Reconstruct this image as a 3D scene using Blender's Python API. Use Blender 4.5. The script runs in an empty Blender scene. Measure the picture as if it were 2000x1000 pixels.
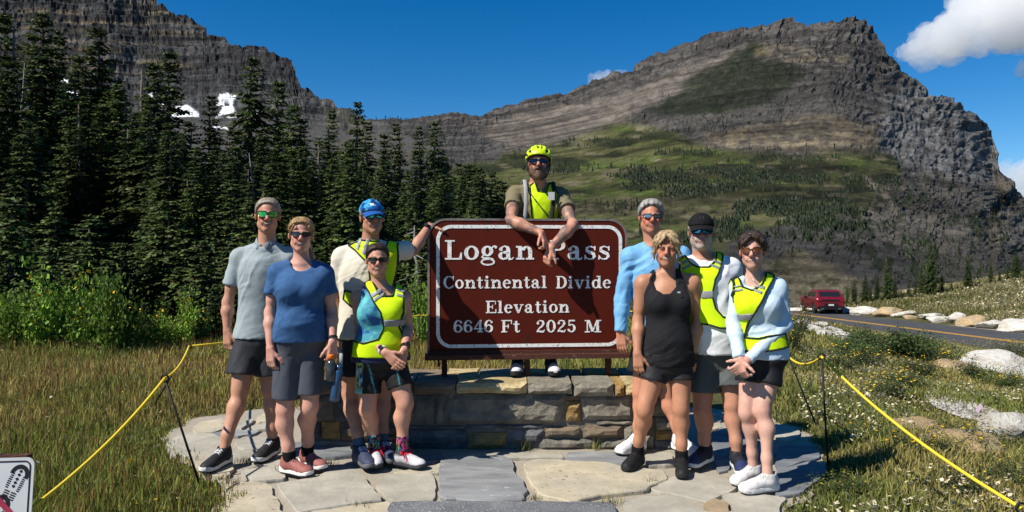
import bpy, bmesh, math, random
import numpy as np
random.seed(7)
RNG = np.random.default_rng(7)
C = bpy.context.scene.collection
scene = bpy.context.scene
R = math.radians

# ---------------------------------------------------------------- camera
F = 1400.0            # focal length in photograph pixels (2000 wide)
CX, HY, CAMH = 1000.0, 480.0, 1.5
cam = bpy.data.cameras.new('camera')
cam.sensor_width = 36.0
cam.lens = F / 2000.0 * 36.0
cam.shift_y = -(500.0 - HY) / 2000.0
cam.clip_start = 0.05
cam.clip_end = 40000
cam_o = bpy.data.objects.new('camera', cam)
C.objects.link(cam_o)
cam_o.location = (0, 0, CAMH)
cam_o.rotation_euler = (R(90), 0, 0)
scene.camera = cam_o

# ---------------------------------------------------------------- sky and sun
SUN_TO = np.array([-0.79, -0.46, 1.0]); SUN_TO /= np.linalg.norm(SUN_TO)
SUN_EL = math.asin(SUN_TO[2])
world = bpy.data.worlds.new('World')
scene.world = world
world.use_nodes = True
wn = world.node_tree
wn.nodes.clear()
w_out = wn.nodes.new('ShaderNodeOutputWorld')
w_bg = wn.nodes.new('ShaderNodeBackground')
w_sky = wn.nodes.new('ShaderNodeTexSky')
w_sky.sky_type = 'NISHITA'
w_sky.sun_disc = False
w_sky.sun_elevation = SUN_EL
w_sky.sun_rotation = math.atan2(SUN_TO[0], SUN_TO[1])
w_sky.altitude = 2000
w_sky.air_density = 1.0
w_sky.dust_density = 0.0
w_sky.ozone_density = 4.0
w_bg.inputs['Strength'].default_value = 0.080
w_hs = wn.nodes.new('ShaderNodeHueSaturation')      # the clear, dry air of a high pass: a deeper blue than at sea level
w_hs.inputs['Saturation'].default_value = 1.38
wn.links.new(w_sky.outputs[0], w_hs.inputs['Color'])
wn.links.new(w_hs.outputs[0], w_bg.inputs['Color'])
wn.links.new(w_bg.outputs[0], w_out.inputs['Surface'])
sun = bpy.data.lights.new('sun', 'SUN')
sun.energy = 5.0
sun.angle = R(0.53)
sun.color = (1.0, 0.94, 0.84)
sun_o = bpy.data.objects.new('sun', sun)
C.objects.link(sun_o)
from mathutils import Vector
sun_o.rotation_euler = Vector(SUN_TO).to_track_quat('Z', 'Y').to_euler()
sun_o.location = (-40, -20, 50)
scene.view_settings.view_transform = 'Standard'
scene.view_settings.look = 'None'
scene.view_settings.exposure = 0.5
scene.view_settings.gamma = 1.0
scene.view_settings.use_curve_mapping = False
scene.render.film_transparent = False
scene.cycles.diffuse_bounces = 4
scene.cycles.transparent_max_bounces = 8
scene.cycles.use_denoising = True

# ---------------------------------------------------------------- helpers
def PX(px, py, d):
    """point seen at photograph pixel (px, py), at depth d metres"""
    return np.array([(px - CX) / F * d, d, CAMH - (py - HY) / F * d])
def GP(px, py, z=0.02):
    """point of the horizontal plane at height z seen at a photograph pixel"""
    return PX(px, py, (CAMH - z) * F / (py - HY))

ORG = {}
def setp(o, label=None, cat=None, group=None, kind=None):
    if label: o['label'] = label
    if cat: o['category'] = cat
    if group: o['group'] = group
    if kind: o['kind'] = kind
    return o
def thing(name, label, cat, loc=(0, 0, 0), group=None):
    o = bpy.data.objects.new(name, None)
    C.objects.link(o)
    o.empty_display_size = 0.1
    o.location = [float(v) for v in loc]
    ORG[o.name] = np.array(loc, float)
    return setp(o, label, cat, group)
def mesh_from(name, verts, faces, mats, smooth=True, col=None, fmat=None):
    verts = np.asarray(verts, np.float32)
    me = bpy.data.meshes.new(name)
    if isinstance(faces, np.ndarray):
        nf, k = faces.shape
        me.vertices.add(len(verts)); me.vertices.foreach_set('co', verts.ravel())
        me.loops.add(nf * k); me.loops.foreach_set('vertex_index', faces.astype(np.int32).ravel())
        me.polygons.add(nf)
        me.polygons.foreach_set('loop_start', np.arange(0, nf * k, k, dtype=np.int32))
        me.update(calc_edges=True)
    else:
        me.from_pydata(verts.tolist(), [], [list(map(int, f)) for f in faces])
    if not isinstance(mats, (list, tuple)): mats = [mats]
    for m in mats: me.materials.append(m)
    if fmat is not None: me.polygons.foreach_set('material_index', np.asarray(fmat, np.int32))
    me.polygons.foreach_set('use_smooth', np.full(len(me.polygons), bool(smooth)))
    if col is not None:
        ca = me.color_attributes.new('col', 'FLOAT_COLOR', 'POINT')
        c4 = np.ones((len(verts), 4), np.float32); c4[:, :col.shape[1]] = col
        ca.data.foreach_set('color', c4.ravel())
    me.validate(); me.update()
    return me
def thin(o, ratio):
    """fewer triangles where the surface is plain"""
    md = o.modifiers.new('thin', 'DECIMATE'); md.ratio = ratio
    dg = bpy.context.evaluated_depsgraph_get()
    me = bpy.data.meshes.new_from_object(o.evaluated_get(dg), depsgraph=dg)
    o.modifiers.clear(); old = o.data; o.data = me; bpy.data.meshes.remove(old)
    me.polygons.foreach_set('use_smooth', np.ones(len(me.polygons), bool))
    return o
def obj(name, verts, faces, mats, parent=None, smooth=True, col=None, fmat=None, loc=None, ratio=None):
    """one mesh object; verts are world coordinates"""
    verts = np.asarray(verts, float)
    org = np.zeros(3)
    if parent is not None: org = ORG[parent.name]
    elif loc is not None: org = np.array(loc, float)
    me = mesh_from(name, verts - org, faces, mats, smooth, col, fmat)
    o = bpy.data.objects.new(name, me)
    C.objects.link(o)
    ORG[o.name] = org
    if ratio: thin(o, ratio)
    if parent is not None: o.parent = parent
    elif loc is not None: o.location = org
    return o
def place(name, me, parent=None, loc=(0, 0, 0), rot=(0, 0, 0), scale=(1, 1, 1)):
    o = bpy.data.objects.new(name, me)
    C.objects.link(o)
    loc = np.array(loc, float)
    ORG[o.name] = loc
    if parent is not None:
        o.parent = parent
        loc = loc - ORG[parent.name]
    o.location = loc; o.rotation_euler = rot; o.scale = scale
    return o
def copy_tree(o, parent=None):
    c = o.copy(); C.objects.link(c)
    if parent is not None: c.parent = parent
    for ch in list(o.children): copy_tree(ch, c)
    return c

class MB:
    """collects faces into one mesh"""
    def __init__(s): s.v = []; s.f = []; s.m = []
    def add(s, verts, faces, mi=0):
        b = len(s.v)
        s.v += [tuple(map(float, p)) for p in verts]
        s.f += [tuple(int(i) + b for i in f) for f in faces]
        s.m += [mi] * len(faces)
    def box(s, c, h, ax=None, mi=0):
        c = np.array(c, float); h = np.array(h, float)
        A = np.eye(3) if ax is None else np.array(ax, float)
        vs = [c + A[0] * h[0] * i + A[1] * h[1] * j + A[2] * h[2] * k for i in (-1, 1) for j in (-1, 1) for k in (-1, 1)]
        s.add(vs, [(0, 1, 3, 2), (4, 6, 7, 5), (0, 4, 5, 1), (2, 3, 7, 6), (0, 2, 6, 4), (1, 5, 7, 3)], mi)
    def tube(s, pts, r, n=8, mi=0, caps=True, flat=1.0):
        pts = np.asarray(pts, float); m = len(pts)
        rr = np.full(m, r, float) if np.isscalar(r) else np.asarray(r, float)
        T = np.gradient(pts, axis=0); T /= np.linalg.norm(T, axis=1)[:, None] + 1e-12
        up = np.array([0, 0, 1.0]) if abs(T[0][2]) < .9 else np.array([0, 1.0, 0])
        vs = []
        for i in range(m):
            a = np.cross(T[i], up); a /= np.linalg.norm(a) + 1e-12
            b = np.cross(a, T[i]); up = b
            for k in range(n):
                t = 2 * math.pi * k / n
                vs.append(pts[i] + rr[i] * (math.cos(t) * a + flat * math.sin(t) * b))
        fs = [(i * n + k, i * n + (k + 1) % n, (i + 1) * n + (k + 1) % n, (i + 1) * n + k) for i in range(m - 1) for k in range(n)]
        if caps:
            fs.append(tuple(range(n - 1, -1, -1))); fs.append(tuple((m - 1) * n + k for k in range(n)))
        s.add(vs, fs, mi)
    def prism(s, poly, A, B, N, h0, h1, o, mi=0):
        """2-D polygon in axes A,B at origin o, extruded along N from h0 to h1"""
        o = np.array(o, float); A, B, N = (np.array(t, float) for t in (A, B, N))
        n = len(poly)
        vs = [o + A * x + B * y + N * h0 for x, y in poly] + [o + A * x + B * y + N * h1 for x, y in poly]
        fs = [tuple(range(n - 1, -1, -1)), tuple(range(n, 2 * n))] + [(i, (i + 1) % n, (i + 1) % n + n, i + n) for i in range(n)]
        s.add(vs, fs, mi)
    def build(s, name, mats, parent=None, smooth=False, loc=None):
        return obj(name, np.array(s.v), s.f, mats, parent, smooth, None, s.m, loc)

# ---------------------------------------------------------------- noise
def _h(ix, iy, iz, seed):
    n = (ix.astype(np.int64) * 374761393 + iy.astype(np.int64) * 668265263 + iz.astype(np.int64) * 2147483647 + seed * 1274126177) & 0xffffffff
    n = ((n ^ (n >> 13)) * 1274126177) & 0xffffffff
    n = ((n ^ (n >> 15)) * 2246822519) & 0xffffffff
    return ((n ^ (n >> 16)) & 0xffffff).astype(np.float32) / float(0xffffff)
def vnoise(x, y, z, seed=0):
    x, y, z = np.broadcast_arrays(np.asarray(x, float), np.asarray(y, float), np.asarray(z, float))
    ix, iy, iz = np.floor(x), np.floor(y), np.floor(z)
    fx, fy, fz = x - ix, y - iy, z - iz
    fx, fy, fz = (t * t * (3 - 2 * t) for t in (fx, fy, fz))
    r = 0
    for a in (0, 1):
        for b in (0, 1):
            for c in (0, 1):
                w = (fx if a else 1 - fx) * (fy if b else 1 - fy) * (fz if c else 1 - fz)
                r = r + w * _h(ix + a, iy + b, iz + c, seed)
    return r * 2 - 1
def _rot(x, y, z):
    x, y, z = np.asarray(x, float), np.asarray(y, float), np.asarray(z, float)
    return .80 * y + .60 * z, -.80 * x + .36 * y - .48 * z, -.60 * x - .48 * y + .64 * z
def fbm(x, y, z=0.0, octv=4, seed=0, gain=.5):
    r = 0; a = 1.0; f = 1.0; t = 0
    for i in range(octv):
        x, y, z = _rot(x, y, z)
        r = r + a * vnoise(np.asarray(x) * f + 17.3 * i, np.asarray(y) * f - 9.1 * i, np.asarray(z) * f + 4.7 * i, seed + i * 13)
        t += a; a *= gain; f *= 2.03
    return r / t
def ridged(x, y, z=0.0, octv=4, seed=0, gain=.5):
    r = 0; a = 1.0; f = 1.0; t = 0
    for i in range(octv):
        x, y, z = _rot(x, y, z)
        r = r + a * (1 - 2 * np.abs(vnoise(np.asarray(x) * f + 7.7 * i, np.asarray(y) * f + 3.1 * i, np.asarray(z) * f, seed + i * 7)))
        t += a; a *= gain; f *= 2.1
    return r / t
def sstep(a, b, x):
    t = np.clip((x - a) / (b - a), 0, 1)
    return t * t * (3 - 2 * t)

# ---------------------------------------------------------------- materials
def material(name, col=(.5, .5, .5), rough=.7, attr=False, amt=.25, scale=8.0, detail=6.0, bump=0.0, bscale=None,
             spec=.3, metal=0.0, sss=0.0, stretch=(1, 1, 1), coords='pos', col2=None, spots=None, coat=0.0, trans=0.0,
             wave=None, bdist=0.01, sheen=0.0):
    m = bpy.data.materials.new(name); m.use_nodes = True
    nt = m.node_tree; N = nt.nodes; L = nt.links
    b = N['Principled BSDF']
    b.inputs['Roughness'].default_value = rough
    b.inputs['Metallic'].default_value = metal
    b.inputs['Specular IOR Level'].default_value = spec
    if coat: b.inputs['Coat Weight'].default_value = coat
    if trans: b.inputs['Transmission Weight'].default_value = trans
    if sheen: b.inputs['Sheen Weight'].default_value = sheen
    if sss:
        b.inputs['Subsurface Weight'].default_value = sss
        b.inputs['Subsurface Radius'].default_value = (.012, .005, .003)
    if coords == 'pos':
        g = N.new('ShaderNodeNewGeometry'); vec = g.outputs['Position']
    else:
        g = N.new('ShaderNodeTexCoord'); vec = g.outputs['Object']
    mp = N.new('ShaderNodeMapping'); mp.inputs['Scale'].default_value = stretch
    L.new(vec, mp.inputs['Vector']); vec = mp.outputs[0]
    if attr:
        a = N.new('ShaderNodeAttribute'); a.attribute_name = 'col'; base = a.outputs['Color']
    else:
        a = N.new('ShaderNodeRGB'); a.outputs[0].default_value = (*col, 1); base = a.outputs[0]
    if col2 is not None:
        nz = N.new('ShaderNodeTexNoise'); nz.inputs['Scale'].default_value = scale * .37; nz.inputs['Detail'].default_value = detail
        L.new(vec, nz.inputs['Vector'])
        rp = N.new('ShaderNodeValToRGB'); rp.color_ramp.elements[0].position = .42; rp.color_ramp.elements[1].position = .6
        L.new(nz.outputs['Fac'], rp.inputs[0])
        mx = N.new('ShaderNodeMix'); mx.data_type = 'RGBA'
        L.new(rp.outputs[0], mx.inputs[0]); L.new(base, mx.inputs[6]); mx.inputs[7].default_value = (*col2, 1)
        base = mx.outputs[2]
    if amt:
        n1 = N.new('ShaderNodeTexNoise'); n1.inputs['Scale'].default_value = scale; n1.inputs['Detail'].default_value = detail
        n1.inputs['Roughness'].default_value = .65
        L.new(vec, n1.inputs['Vector'])
        mr = N.new('ShaderNodeMapRange'); mr.inputs[1].default_value = .25; mr.inputs[2].default_value = .75
        mr.inputs[3].default_value = 1 - amt; mr.inputs[4].default_value = 1 + amt
        L.new(n1.outputs['Fac'], mr.inputs[0])
        mu = N.new('ShaderNodeVectorMath'); mu.operation = 'SCALE'
        L.new(base, mu.inputs[0]); L.new(mr.outputs[0], mu.inputs['Scale'])
        base = mu.outputs[0]
    if spots:   # (scale, threshold, colour): small flecks with a shape of their own
        sc_, th, sc_col = spots
        vo = N.new('ShaderNodeTexNoise'); vo.inputs['Scale'].default_value = sc_; vo.inputs['Detail'].default_value = 3
        L.new(vec, vo.inputs['Vector'])
        gt = N.new('ShaderNodeMapRange'); gt.inputs[1].default_value = th; gt.inputs[2].default_value = th + .04
        L.new(vo.outputs['Fac'], gt.inputs[0])
        mx = N.new('ShaderNodeMix'); mx.data_type = 'RGBA'
        L.new(gt.outputs[0], mx.inputs[0]); L.new(base, mx.inputs[6]); mx.inputs[7].default_value = (*sc_col, 1)
        base = mx.outputs[2]
    L.new(base, b.inputs['Base Color'])
    if bump:
        n2 = N.new('ShaderNodeTexNoise'); n2.inputs['Scale'].default_value = bscale or scale * 2; n2.inputs['Detail'].default_value = 8
        n2.inputs['Roughness'].default_value = .65
        L.new(vec, n2.inputs['Vector'])
        bp = N.new('ShaderNodeBump'); bp.inputs['Strength'].default_value = bump; bp.inputs['Distance'].default_value = bdist
        L.new(n2.outputs['Fac'], bp.inputs['Height'])
        L.new(bp.outputs[0], b.inputs['Normal'])
    return m

# ---------------------------------------------------------------- smooth solids (distance field -> one continuous mesh)
class Field:
    def __init__(s, lo, hi, vox):
        s.vox = vox; s.lo = np.array(lo, float) - 2 * vox
        s.n = np.ceil((np.array(hi, float) + 2 * vox - s.lo) / vox).astype(int) + 1
        s.a = np.full(s.n, max(9.0, 1e3 * vox), np.float32)
        s.ax = [(s.lo[i] + vox * np.arange(s.n[i])).astype(np.float32) for i in range(3)]
    def reg(s, lo, hi):
        i0 = np.clip(np.floor((np.array(lo) - s.lo) / s.vox).astype(int), 0, s.n)
        i1 = np.clip(np.ceil((np.array(hi) - s.lo) / s.vox).astype(int) + 1, 0, s.n)
        sl = tuple(slice(i0[k], i1[k]) for k in range(3))
        return sl, s.ax[0][sl[0]][:, None, None], s.ax[1][sl[1]][None, :, None], s.ax[2][sl[2]][None, None, :]
    def union(s, prim, k=.01):
        f, lo, hi = prim
        m = k + 3 * s.vox
        sl, X, Y, Z = s.reg(np.array(lo) - m, np.array(hi) + m)
        if 0 in s.a[sl].shape: return
        d = f(X, Y, Z).astype(np.float32); c = s.a[sl]
        h = np.clip(.5 + .5 * (c - d) / k, 0, 1)
        s.a[sl] = c + (d - c) * h - k * h * (1 - h)
    def cut(s, prim, k=.004):
        """subtract"""
        f, lo, hi = prim
        m = k + 3 * s.vox
        sl, X, Y, Z = s.reg(np.array(lo) - m, np.array(hi) + m)
        if 0 in s.a[sl].shape: return
        d = -f(X, Y, Z).astype(np.float32); c = s.a[sl]
        h = np.clip(.5 - .5 * (c - d) / k, 0, 1)
        s.a[sl] = c + (d - c) * h + k * h * (1 - h)
    def keep(s, f, k=None):
        """intersect with f(X,Y,Z)<0 over the whole grid"""
        X, Y, Z = s.ax[0][:, None, None], s.ax[1][None, :, None], s.ax[2][None, None, :]
        s.a = np.maximum(s.a, f(X, Y, Z).astype(np.float32))
    def mesh(s):
        a = s.a; neg = a < 0
        n = a.shape
        cn = np.zeros((n[0] - 1, n[1] - 1, n[2] - 1), np.uint8)
        for i in (0, 1):
            for j in (0, 1):
                for k in (0, 1):
                    cn += neg[i:n[0] - 1 + i, j:n[1] - 1 + j, k:n[2] - 1 + k]
        act = (cn > 0) & (cn < 8)
        idx = np.argwhere(act)
        ids = np.full(act.shape, -1, np.int32)
        ids[act] = np.arange(len(idx))
        V = {}
        for i in (0, 1):
            for j in (0, 1):
                for k in (0, 1):
                    V[i, j, k] = a[idx[:, 0] + i, idx[:, 1] + j, idx[:, 2] + k]
        acc = np.zeros((len(idx), 3)); cnt = np.zeros(len(idx))
        cs = list(V)
        for p in cs:
            for ax_ in range(3):
                if p[ax_] == 0:
                    q = list(p); q[ax_] = 1; q = tuple(q)
                    va, vb = V[p], V[q]
                    mk = (va < 0) != (vb < 0)
                    t = np.where(mk, va / np.where(mk, va - vb, 1), 0)
                    pt = np.tile(np.array(p, float), (len(idx), 1)); pt[:, ax_] += t
                    acc[mk] += pt[mk]; cnt[mk] += 1
        verts = (idx + acc / np.maximum(cnt, 1)[:, None]) * s.vox + s.lo
        quads = []
        for ax_ in range(3):
            u, v = (ax_ + 1) % 3, (ax_ + 2) % 3
            sa = [slice(None)] * 3; sb = [slice(None)] * 3
            sa[ax_] = slice(0, n[ax_] - 1); sb[ax_] = slice(1, n[ax_])
            A = neg[tuple(sa)]; B = neg[tuple(sb)]
            e = np.argwhere(A != B)
            e = e[(e[:, u] > 0) & (e[:, v] > 0) & (e[:, u] < n[u] - 1) & (e[:, v] < n[v] - 1)]
            if not len(e): continue
            inside = A[tuple(e.T)]
            def cell(du, dv):
                c = e.copy(); c[:, u] -= du; c[:, v] -= dv
                return ids[tuple(c.T)]
            q = np.stack([cell(1, 1), cell(0, 1), cell(0, 0), cell(1, 0)], 1)
            q[~inside] = q[~inside][:, ::-1]
            quads.append(q)
        q = np.concatenate(quads)
        q = q[(q >= 0).all(1)]
        return verts, q

def vnormals(v, q):
    a, b, c, d = (v[q[:, i]] for i in range(4))
    nr = np.cross(c - a, d - b)
    N = np.zeros_like(v)
    for i in range(4): np.add.at(N, q[:, i], nr)
    return N / (np.linalg.norm(N, axis=1)[:, None] + 1e-12)

def p_cone(p, q, r1, r2):
    p = np.array(p, np.float32); q = np.array(q, np.float32); v = q - p; L2 = float(v @ v) + 1e-9
    def f(X, Y, Z):
        t = np.clip(((X - p[0]) * v[0] + (Y - p[1]) * v[1] + (Z - p[2]) * v[2]) / L2, 0, 1)
        return np.sqrt((X - p[0] - t * v[0]) ** 2 + (Y - p[1] - t * v[1]) ** 2 + (Z - p[2] - t * v[2]) ** 2) - (r1 + (r2 - r1) * t)
    r = max(r1, r2)
    return f, np.minimum(p, q) - r, np.maximum(p, q) + r
def p_ball(c, r): return p_cone(c, np.array(c) + [0, 0, 1e-4], r, r)
def p_cyl(p, q, r1, r2):
    """cone with flat ends"""
    p = np.array(p, np.float32); q = np.array(q, np.float32); v = q - p; L = float(np.linalg.norm(v)); u = v / L
    def f(X, Y, Z):
        s_ = (X - p[0]) * u[0] + (Y - p[1]) * u[1] + (Z - p[2]) * u[2]
        rad = np.sqrt(np.maximum((X - p[0]) ** 2 + (Y - p[1]) ** 2 + (Z - p[2]) ** 2 - s_ ** 2, 0))
        t = np.clip(s_ / L, 0, 1)
        return np.maximum(rad - (r1 + (r2 - r1) * t), np.maximum(-s_, s_ - L))
    r = max(r1, r2)
    return f, np.minimum(p, q) - r, np.maximum(p, q) + r
def p_ell(c, r, Rm=None):
    """ellipsoid; Rm rows are its axes in world"""
    c = np.array(c, np.float32); r = np.array(r, np.float32)
    Rm = np.eye(3, dtype=np.float32) if Rm is None else np.array(Rm, np.float32)
    def f(X, Y, Z):
        dx, dy, dz = X - c[0], Y - c[1], Z - c[2]
        k0 = 0; k1 = 0
        for i in range(3):
            l = dx * Rm[i, 0] + dy * Rm[i, 1] + dz * Rm[i, 2]
            k0 = k0 + (l / r[i]) ** 2; k1 = k1 + (l / r[i] ** 2) ** 2
        k0 = np.sqrt(k0); k1 = np.sqrt(k1) + 1e-6
        return k0 * (k0 - 1) / k1
    m = float(max(r))
    return f, c - m, c + m
def p_loft(zs, cx, cy, a, b, yaw=0.0):
    """vertical body with elliptical sections"""
    zs = np.array(zs, float); o = np.argsort(zs); zs = zs[o]
    cx, cy, a, b = (np.array(t, float)[o] for t in (cx, cy, a, b))
    zz = np.linspace(zs[0], zs[-1], 160)
    def sm(t):
        g = np.interp(zz, zs, t); kk = np.ones(9) / 9
        return np.convolve(np.pad(g, 4, mode='edge'), kk, 'valid')
    tx, ty, ta, tb = sm(cx), sm(cy), sm(a), sm(b)
    cs, sn = math.cos(yaw), math.sin(yaw)
    def f(X, Y, Z):
        x0, y0, A, B = (np.interp(Z, zz, t).astype(np.float32) for t in (tx, ty, ta, tb))
        dx, dy = X - x0, Y - y0
        l = dx * cs + dy * sn; m = -dx * sn + dy * cs
        k0 = np.sqrt((l / A) ** 2 + (m / B) ** 2); k1 = np.sqrt((l / A ** 2) ** 2 + (m / B ** 2) ** 2) + 1e-6
        d = np.where(k0 < .05, -np.minimum(A, B), k0 * (k0 - 1) / k1)
        return np.maximum(d, np.maximum(zs[0] - Z, Z - zs[-1]))
    mr = max(a.max(), b.max())
    return f, np.array([cx.min() - mr, cy.min() - mr, zs[0]]), np.array([cx.max() + mr, cy.max() + mr, zs[-1]])
def poly_sd(P, X, Z):
    """signed distance to a 2-D polygon (negative inside), broadcast"""
    P = np.array(P, float); n = len(P)
    X, Z = np.broadcast_arrays(X, Z)
    d = np.full(X.shape, 1e9); inside = np.zeros(X.shape, bool)
    for i in range(n):
        a = P[i]; b = P[(i + 1) % n]; e = b - a
        wx, wz = X - a[0], Z - a[1]
        t = np.clip((wx * e[0] + wz * e[1]) / (e @ e + 1e-12), 0, 1)
        d = np.minimum(d, (wx - t * e[0]) ** 2 + (wz - t * e[1]) ** 2)
        c = ((a[1] > Z) != (b[1] > Z)) & (X < (b[0] - a[0]) * (Z - a[1]) / (b[1] - a[1] + 1e-12) + a[0])
        inside ^= c
    d = np.sqrt(d)
    return np.where(inside, -d, d)
# ---------------------------------------------------------------- ground, road
def zroad(y):
    y = np.asarray(y, float)
    return -2.4 - .038 * (y - 28) - .014 * np.maximum(y - 52, 0) ** 2
def xroad(y):
    y = np.asarray(y, float)
    return 20.5 - .059 * (np.minimum(y, 300) - 28.7) - .012 * np.clip(y - 52, 0, 40) ** 2
def gh(x, y):
    """height of the ground"""
    x = np.asarray(x, float); y = np.asarray(y, float)
    zr = np.maximum(zroad(y), -14.0)
    xe = xroad(y) - 3.6
    xp = 3.2 + .02 * np.maximum(y - 6, 0)
    t = np.clip((x - xp) / np.maximum(xe - xp, 1), 0, 1)
    h = zr * t
    far = sstep(24, 70, y) * (1 - t)
    h = h - 9.0 * far * sstep(-60, 10, x) - 3.0 * far
    xr = xroad(y) + 4.0
    rise = .155 * np.maximum(x - xr, 0) * (1 - .85 * sstep(62, 120, y))
    rise = np.where(rise > 5, 5 + (rise - 5) * .15, rise)
    h = h + np.where(x > xr, rise, 0) + .35 * sstep(0, 1.6, x - xr) * (1 - sstep(55, 80, y))
    rough = .05 * fbm(x * .45, y * .45, 0, 3, 5) * sstep(2.6, 4.5, np.hypot(x * .8, (y - 5.2))) * (1 - sstep(60, 150, y))
    onroad = 1 - sstep(3.6, 4.8, np.abs(x - xroad(y)))
    h = h + rough * (1 - onroad)
    d = np.hypot(x, y)
    return h - 12 * sstep(100, 500, d)
def ground_hit(px, py, d0=2.0, d1=140.0):
    ds = np.geomspace(d0, d1, 1500)
    X = (px - CX) / F * ds; Z = CAMH - (py - HY) / F * ds
    below = Z < gh(X, ds)
    i = int(np.argmax(below)) if below.any() else len(ds) - 1
    return np.array([X[i], ds[i], float(gh(X[i], ds[i]))])

m_ground = material('meadow_soil', (.085, .075, .03), .95, amt=.5, scale=3.0, detail=8, bump=.6, bscale=30, bdist=.03, col2=(.05, .06, .02), spec=.1,
                    spots=(60, .62, (.2, .17, .09)))
def warp(n, near, far):
    u = np.linspace(-1, 1, n); k = 7.5
    return np.sinh(k * u) / math.sinh(k) * far
GN = 201
gx = warp(GN, 0, 3500) + 6; gy = warp(GN, 0, 3500) + 12
GX, GY = np.meshgrid(gx, gy, indexing='ij')
GZ = gh(GX, GY) - .012
gv = np.stack([GX, GY, GZ], -1).reshape(-1, 3)
ii, jj = np.meshgrid(np.arange(GN - 1), np.arange(GN - 1), indexing='ij')
gq = np.stack([ii * GN + jj, (ii + 1) * GN + jj, (ii + 1) * GN + jj + 1, ii * GN + jj + 1], -1).reshape(-1, 4)
setp(obj('ground', gv, gq, m_ground), kind='structure')

def strip(name, offs0, offs1, lift, mat, y0=-25, y1=95, n=220, parent=None):
    ys = np.linspace(y0, y1, n)
    xa, xb = xroad(ys) + offs0, xroad(ys) + offs1
    zz = zroad(ys) + lift
    v = np.concatenate([np.stack([xa, ys, zz], 1), np.stack([xb, ys, zz], 1)])
    q = np.array([(i, n + i, n + i + 1, i + 1) for i in range(n - 1)])
    return obj(name, v, q, mat, parent)
m_asph = material('asphalt', (.058, .058, .06), .85, amt=.3, scale=1.6, detail=9, bump=.25, bscale=90, spots=(140, .66, (.13, .13, .13)), stretch=(1, .25, 1))
m_shoulder = material('gravel_shoulder', (.26, .24, .2), .95, amt=.5, scale=14, detail=9, bump=.8, bscale=60)
m_yellow = material('road_paint', (.72, .38, .03), .7, amt=.25, scale=6, spots=(25, .63, (.2, .13, .05)))
setp(strip('road_shoulder', -4.3, 4.3, .02, m_shoulder), kind='structure')
rd = setp(strip('road', -3.4, 3.4, .045, m_asph), kind='structure')
strip('road_marking', -.19, -.07, .05, m_yellow, parent=rd)
strip('road_marking', .07, .19, .05, m_yellow, parent=rd)

# ---------------------------------------------------------------- mountains
def zone(px, py, poly, soft=14):
    return 1 - sstep(-soft, soft, poly_sd(poly, px, py))
def mixc(c, col, w):
    return c * (1 - w[..., None]) + np.array(col) * w[..., None]
def rock_material(name, sc, vstretch, bdist, lam=1.0):
    m = bpy.data.materials.new(name); m.use_nodes = True
    nt = m.node_tree; N = nt.nodes; L = nt.links; b = N['Principled BSDF']
    b.inputs['Roughness'].default_value = .95; b.inputs['Specular IOR Level'].default_value = .12
    at = N.new('ShaderNodeAttribute'); at.attribute_name = 'col'
    g = N.new('ShaderNodeNewGeometry')
    def noise(scale, stretch, detail=8, rough=.65):
        mp = N.new('ShaderNodeMapping'); mp.inputs['Scale'].default_value = stretch
        L.new(g.outputs['Position'], mp.inputs[0])
        nz = N.new('ShaderNodeTexNoise'); nz.inputs['Scale'].default_value = scale; nz.inputs['Detail'].default_value = detail; nz.inputs['Roughness'].default_value = rough
        L.new(mp.outputs[0], nz.inputs['Vector'])
        return nz.outputs['Fac']
    strata = noise(sc, (.06, .06, vstretch), 6)
    fine = noise(sc * 2.2, (1, 1, 1), 10, .75)
    def mr(v, a, b_, c, d):
        r = N.new('ShaderNodeMapRange'); r.inputs[1].default_value = a; r.inputs[2].default_value = b_; r.inputs[3].default_value = c; r.inputs[4].default_value = d
        L.new(v, r.inputs[0]); return r.outputs[0]
    mu = N.new('ShaderNodeMath'); mu.operation = 'MULTIPLY'
    L.new(mr(strata, .36, .62, .45, 1.45), mu.inputs[0]); L.new(mr(fine, .32, .68, .32, 1.7), mu.inputs[1])
    sm_ = N.new('ShaderNodeMix'); sm_.data_type = 'FLOAT'          # snow (alpha of the attribute) is even, rock is not
    L.new(at.outputs['Alpha'], sm_.inputs[0]); sm_.inputs[2].default_value = 1.0; L.new(mu.outputs[0], sm_.inputs[3])
    sc_ = N.new('ShaderNodeVectorMath'); sc_.operation = 'SCALE'
    L.new(at.outputs['Color'], sc_.inputs[0]); L.new(sm_.outputs[0], sc_.inputs['Scale'])
    L.new(sc_.outputs[0], b.inputs['Base Color'])
    ad = N.new('ShaderNodeMath'); ad.operation = 'ADD'
    L.new(strata, ad.inputs[0]); L.new(fine, ad.inputs[1])
    bp = N.new('ShaderNodeBump'); bp.inputs['Strength'].default_value = 1.0; bp.inputs['Distance'].default_value = bdist
    L.new(ad.outputs[0], bp.inputs['Height']); L.new(bp.outputs[0], b.inputs['Normal'])
    return m

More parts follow.
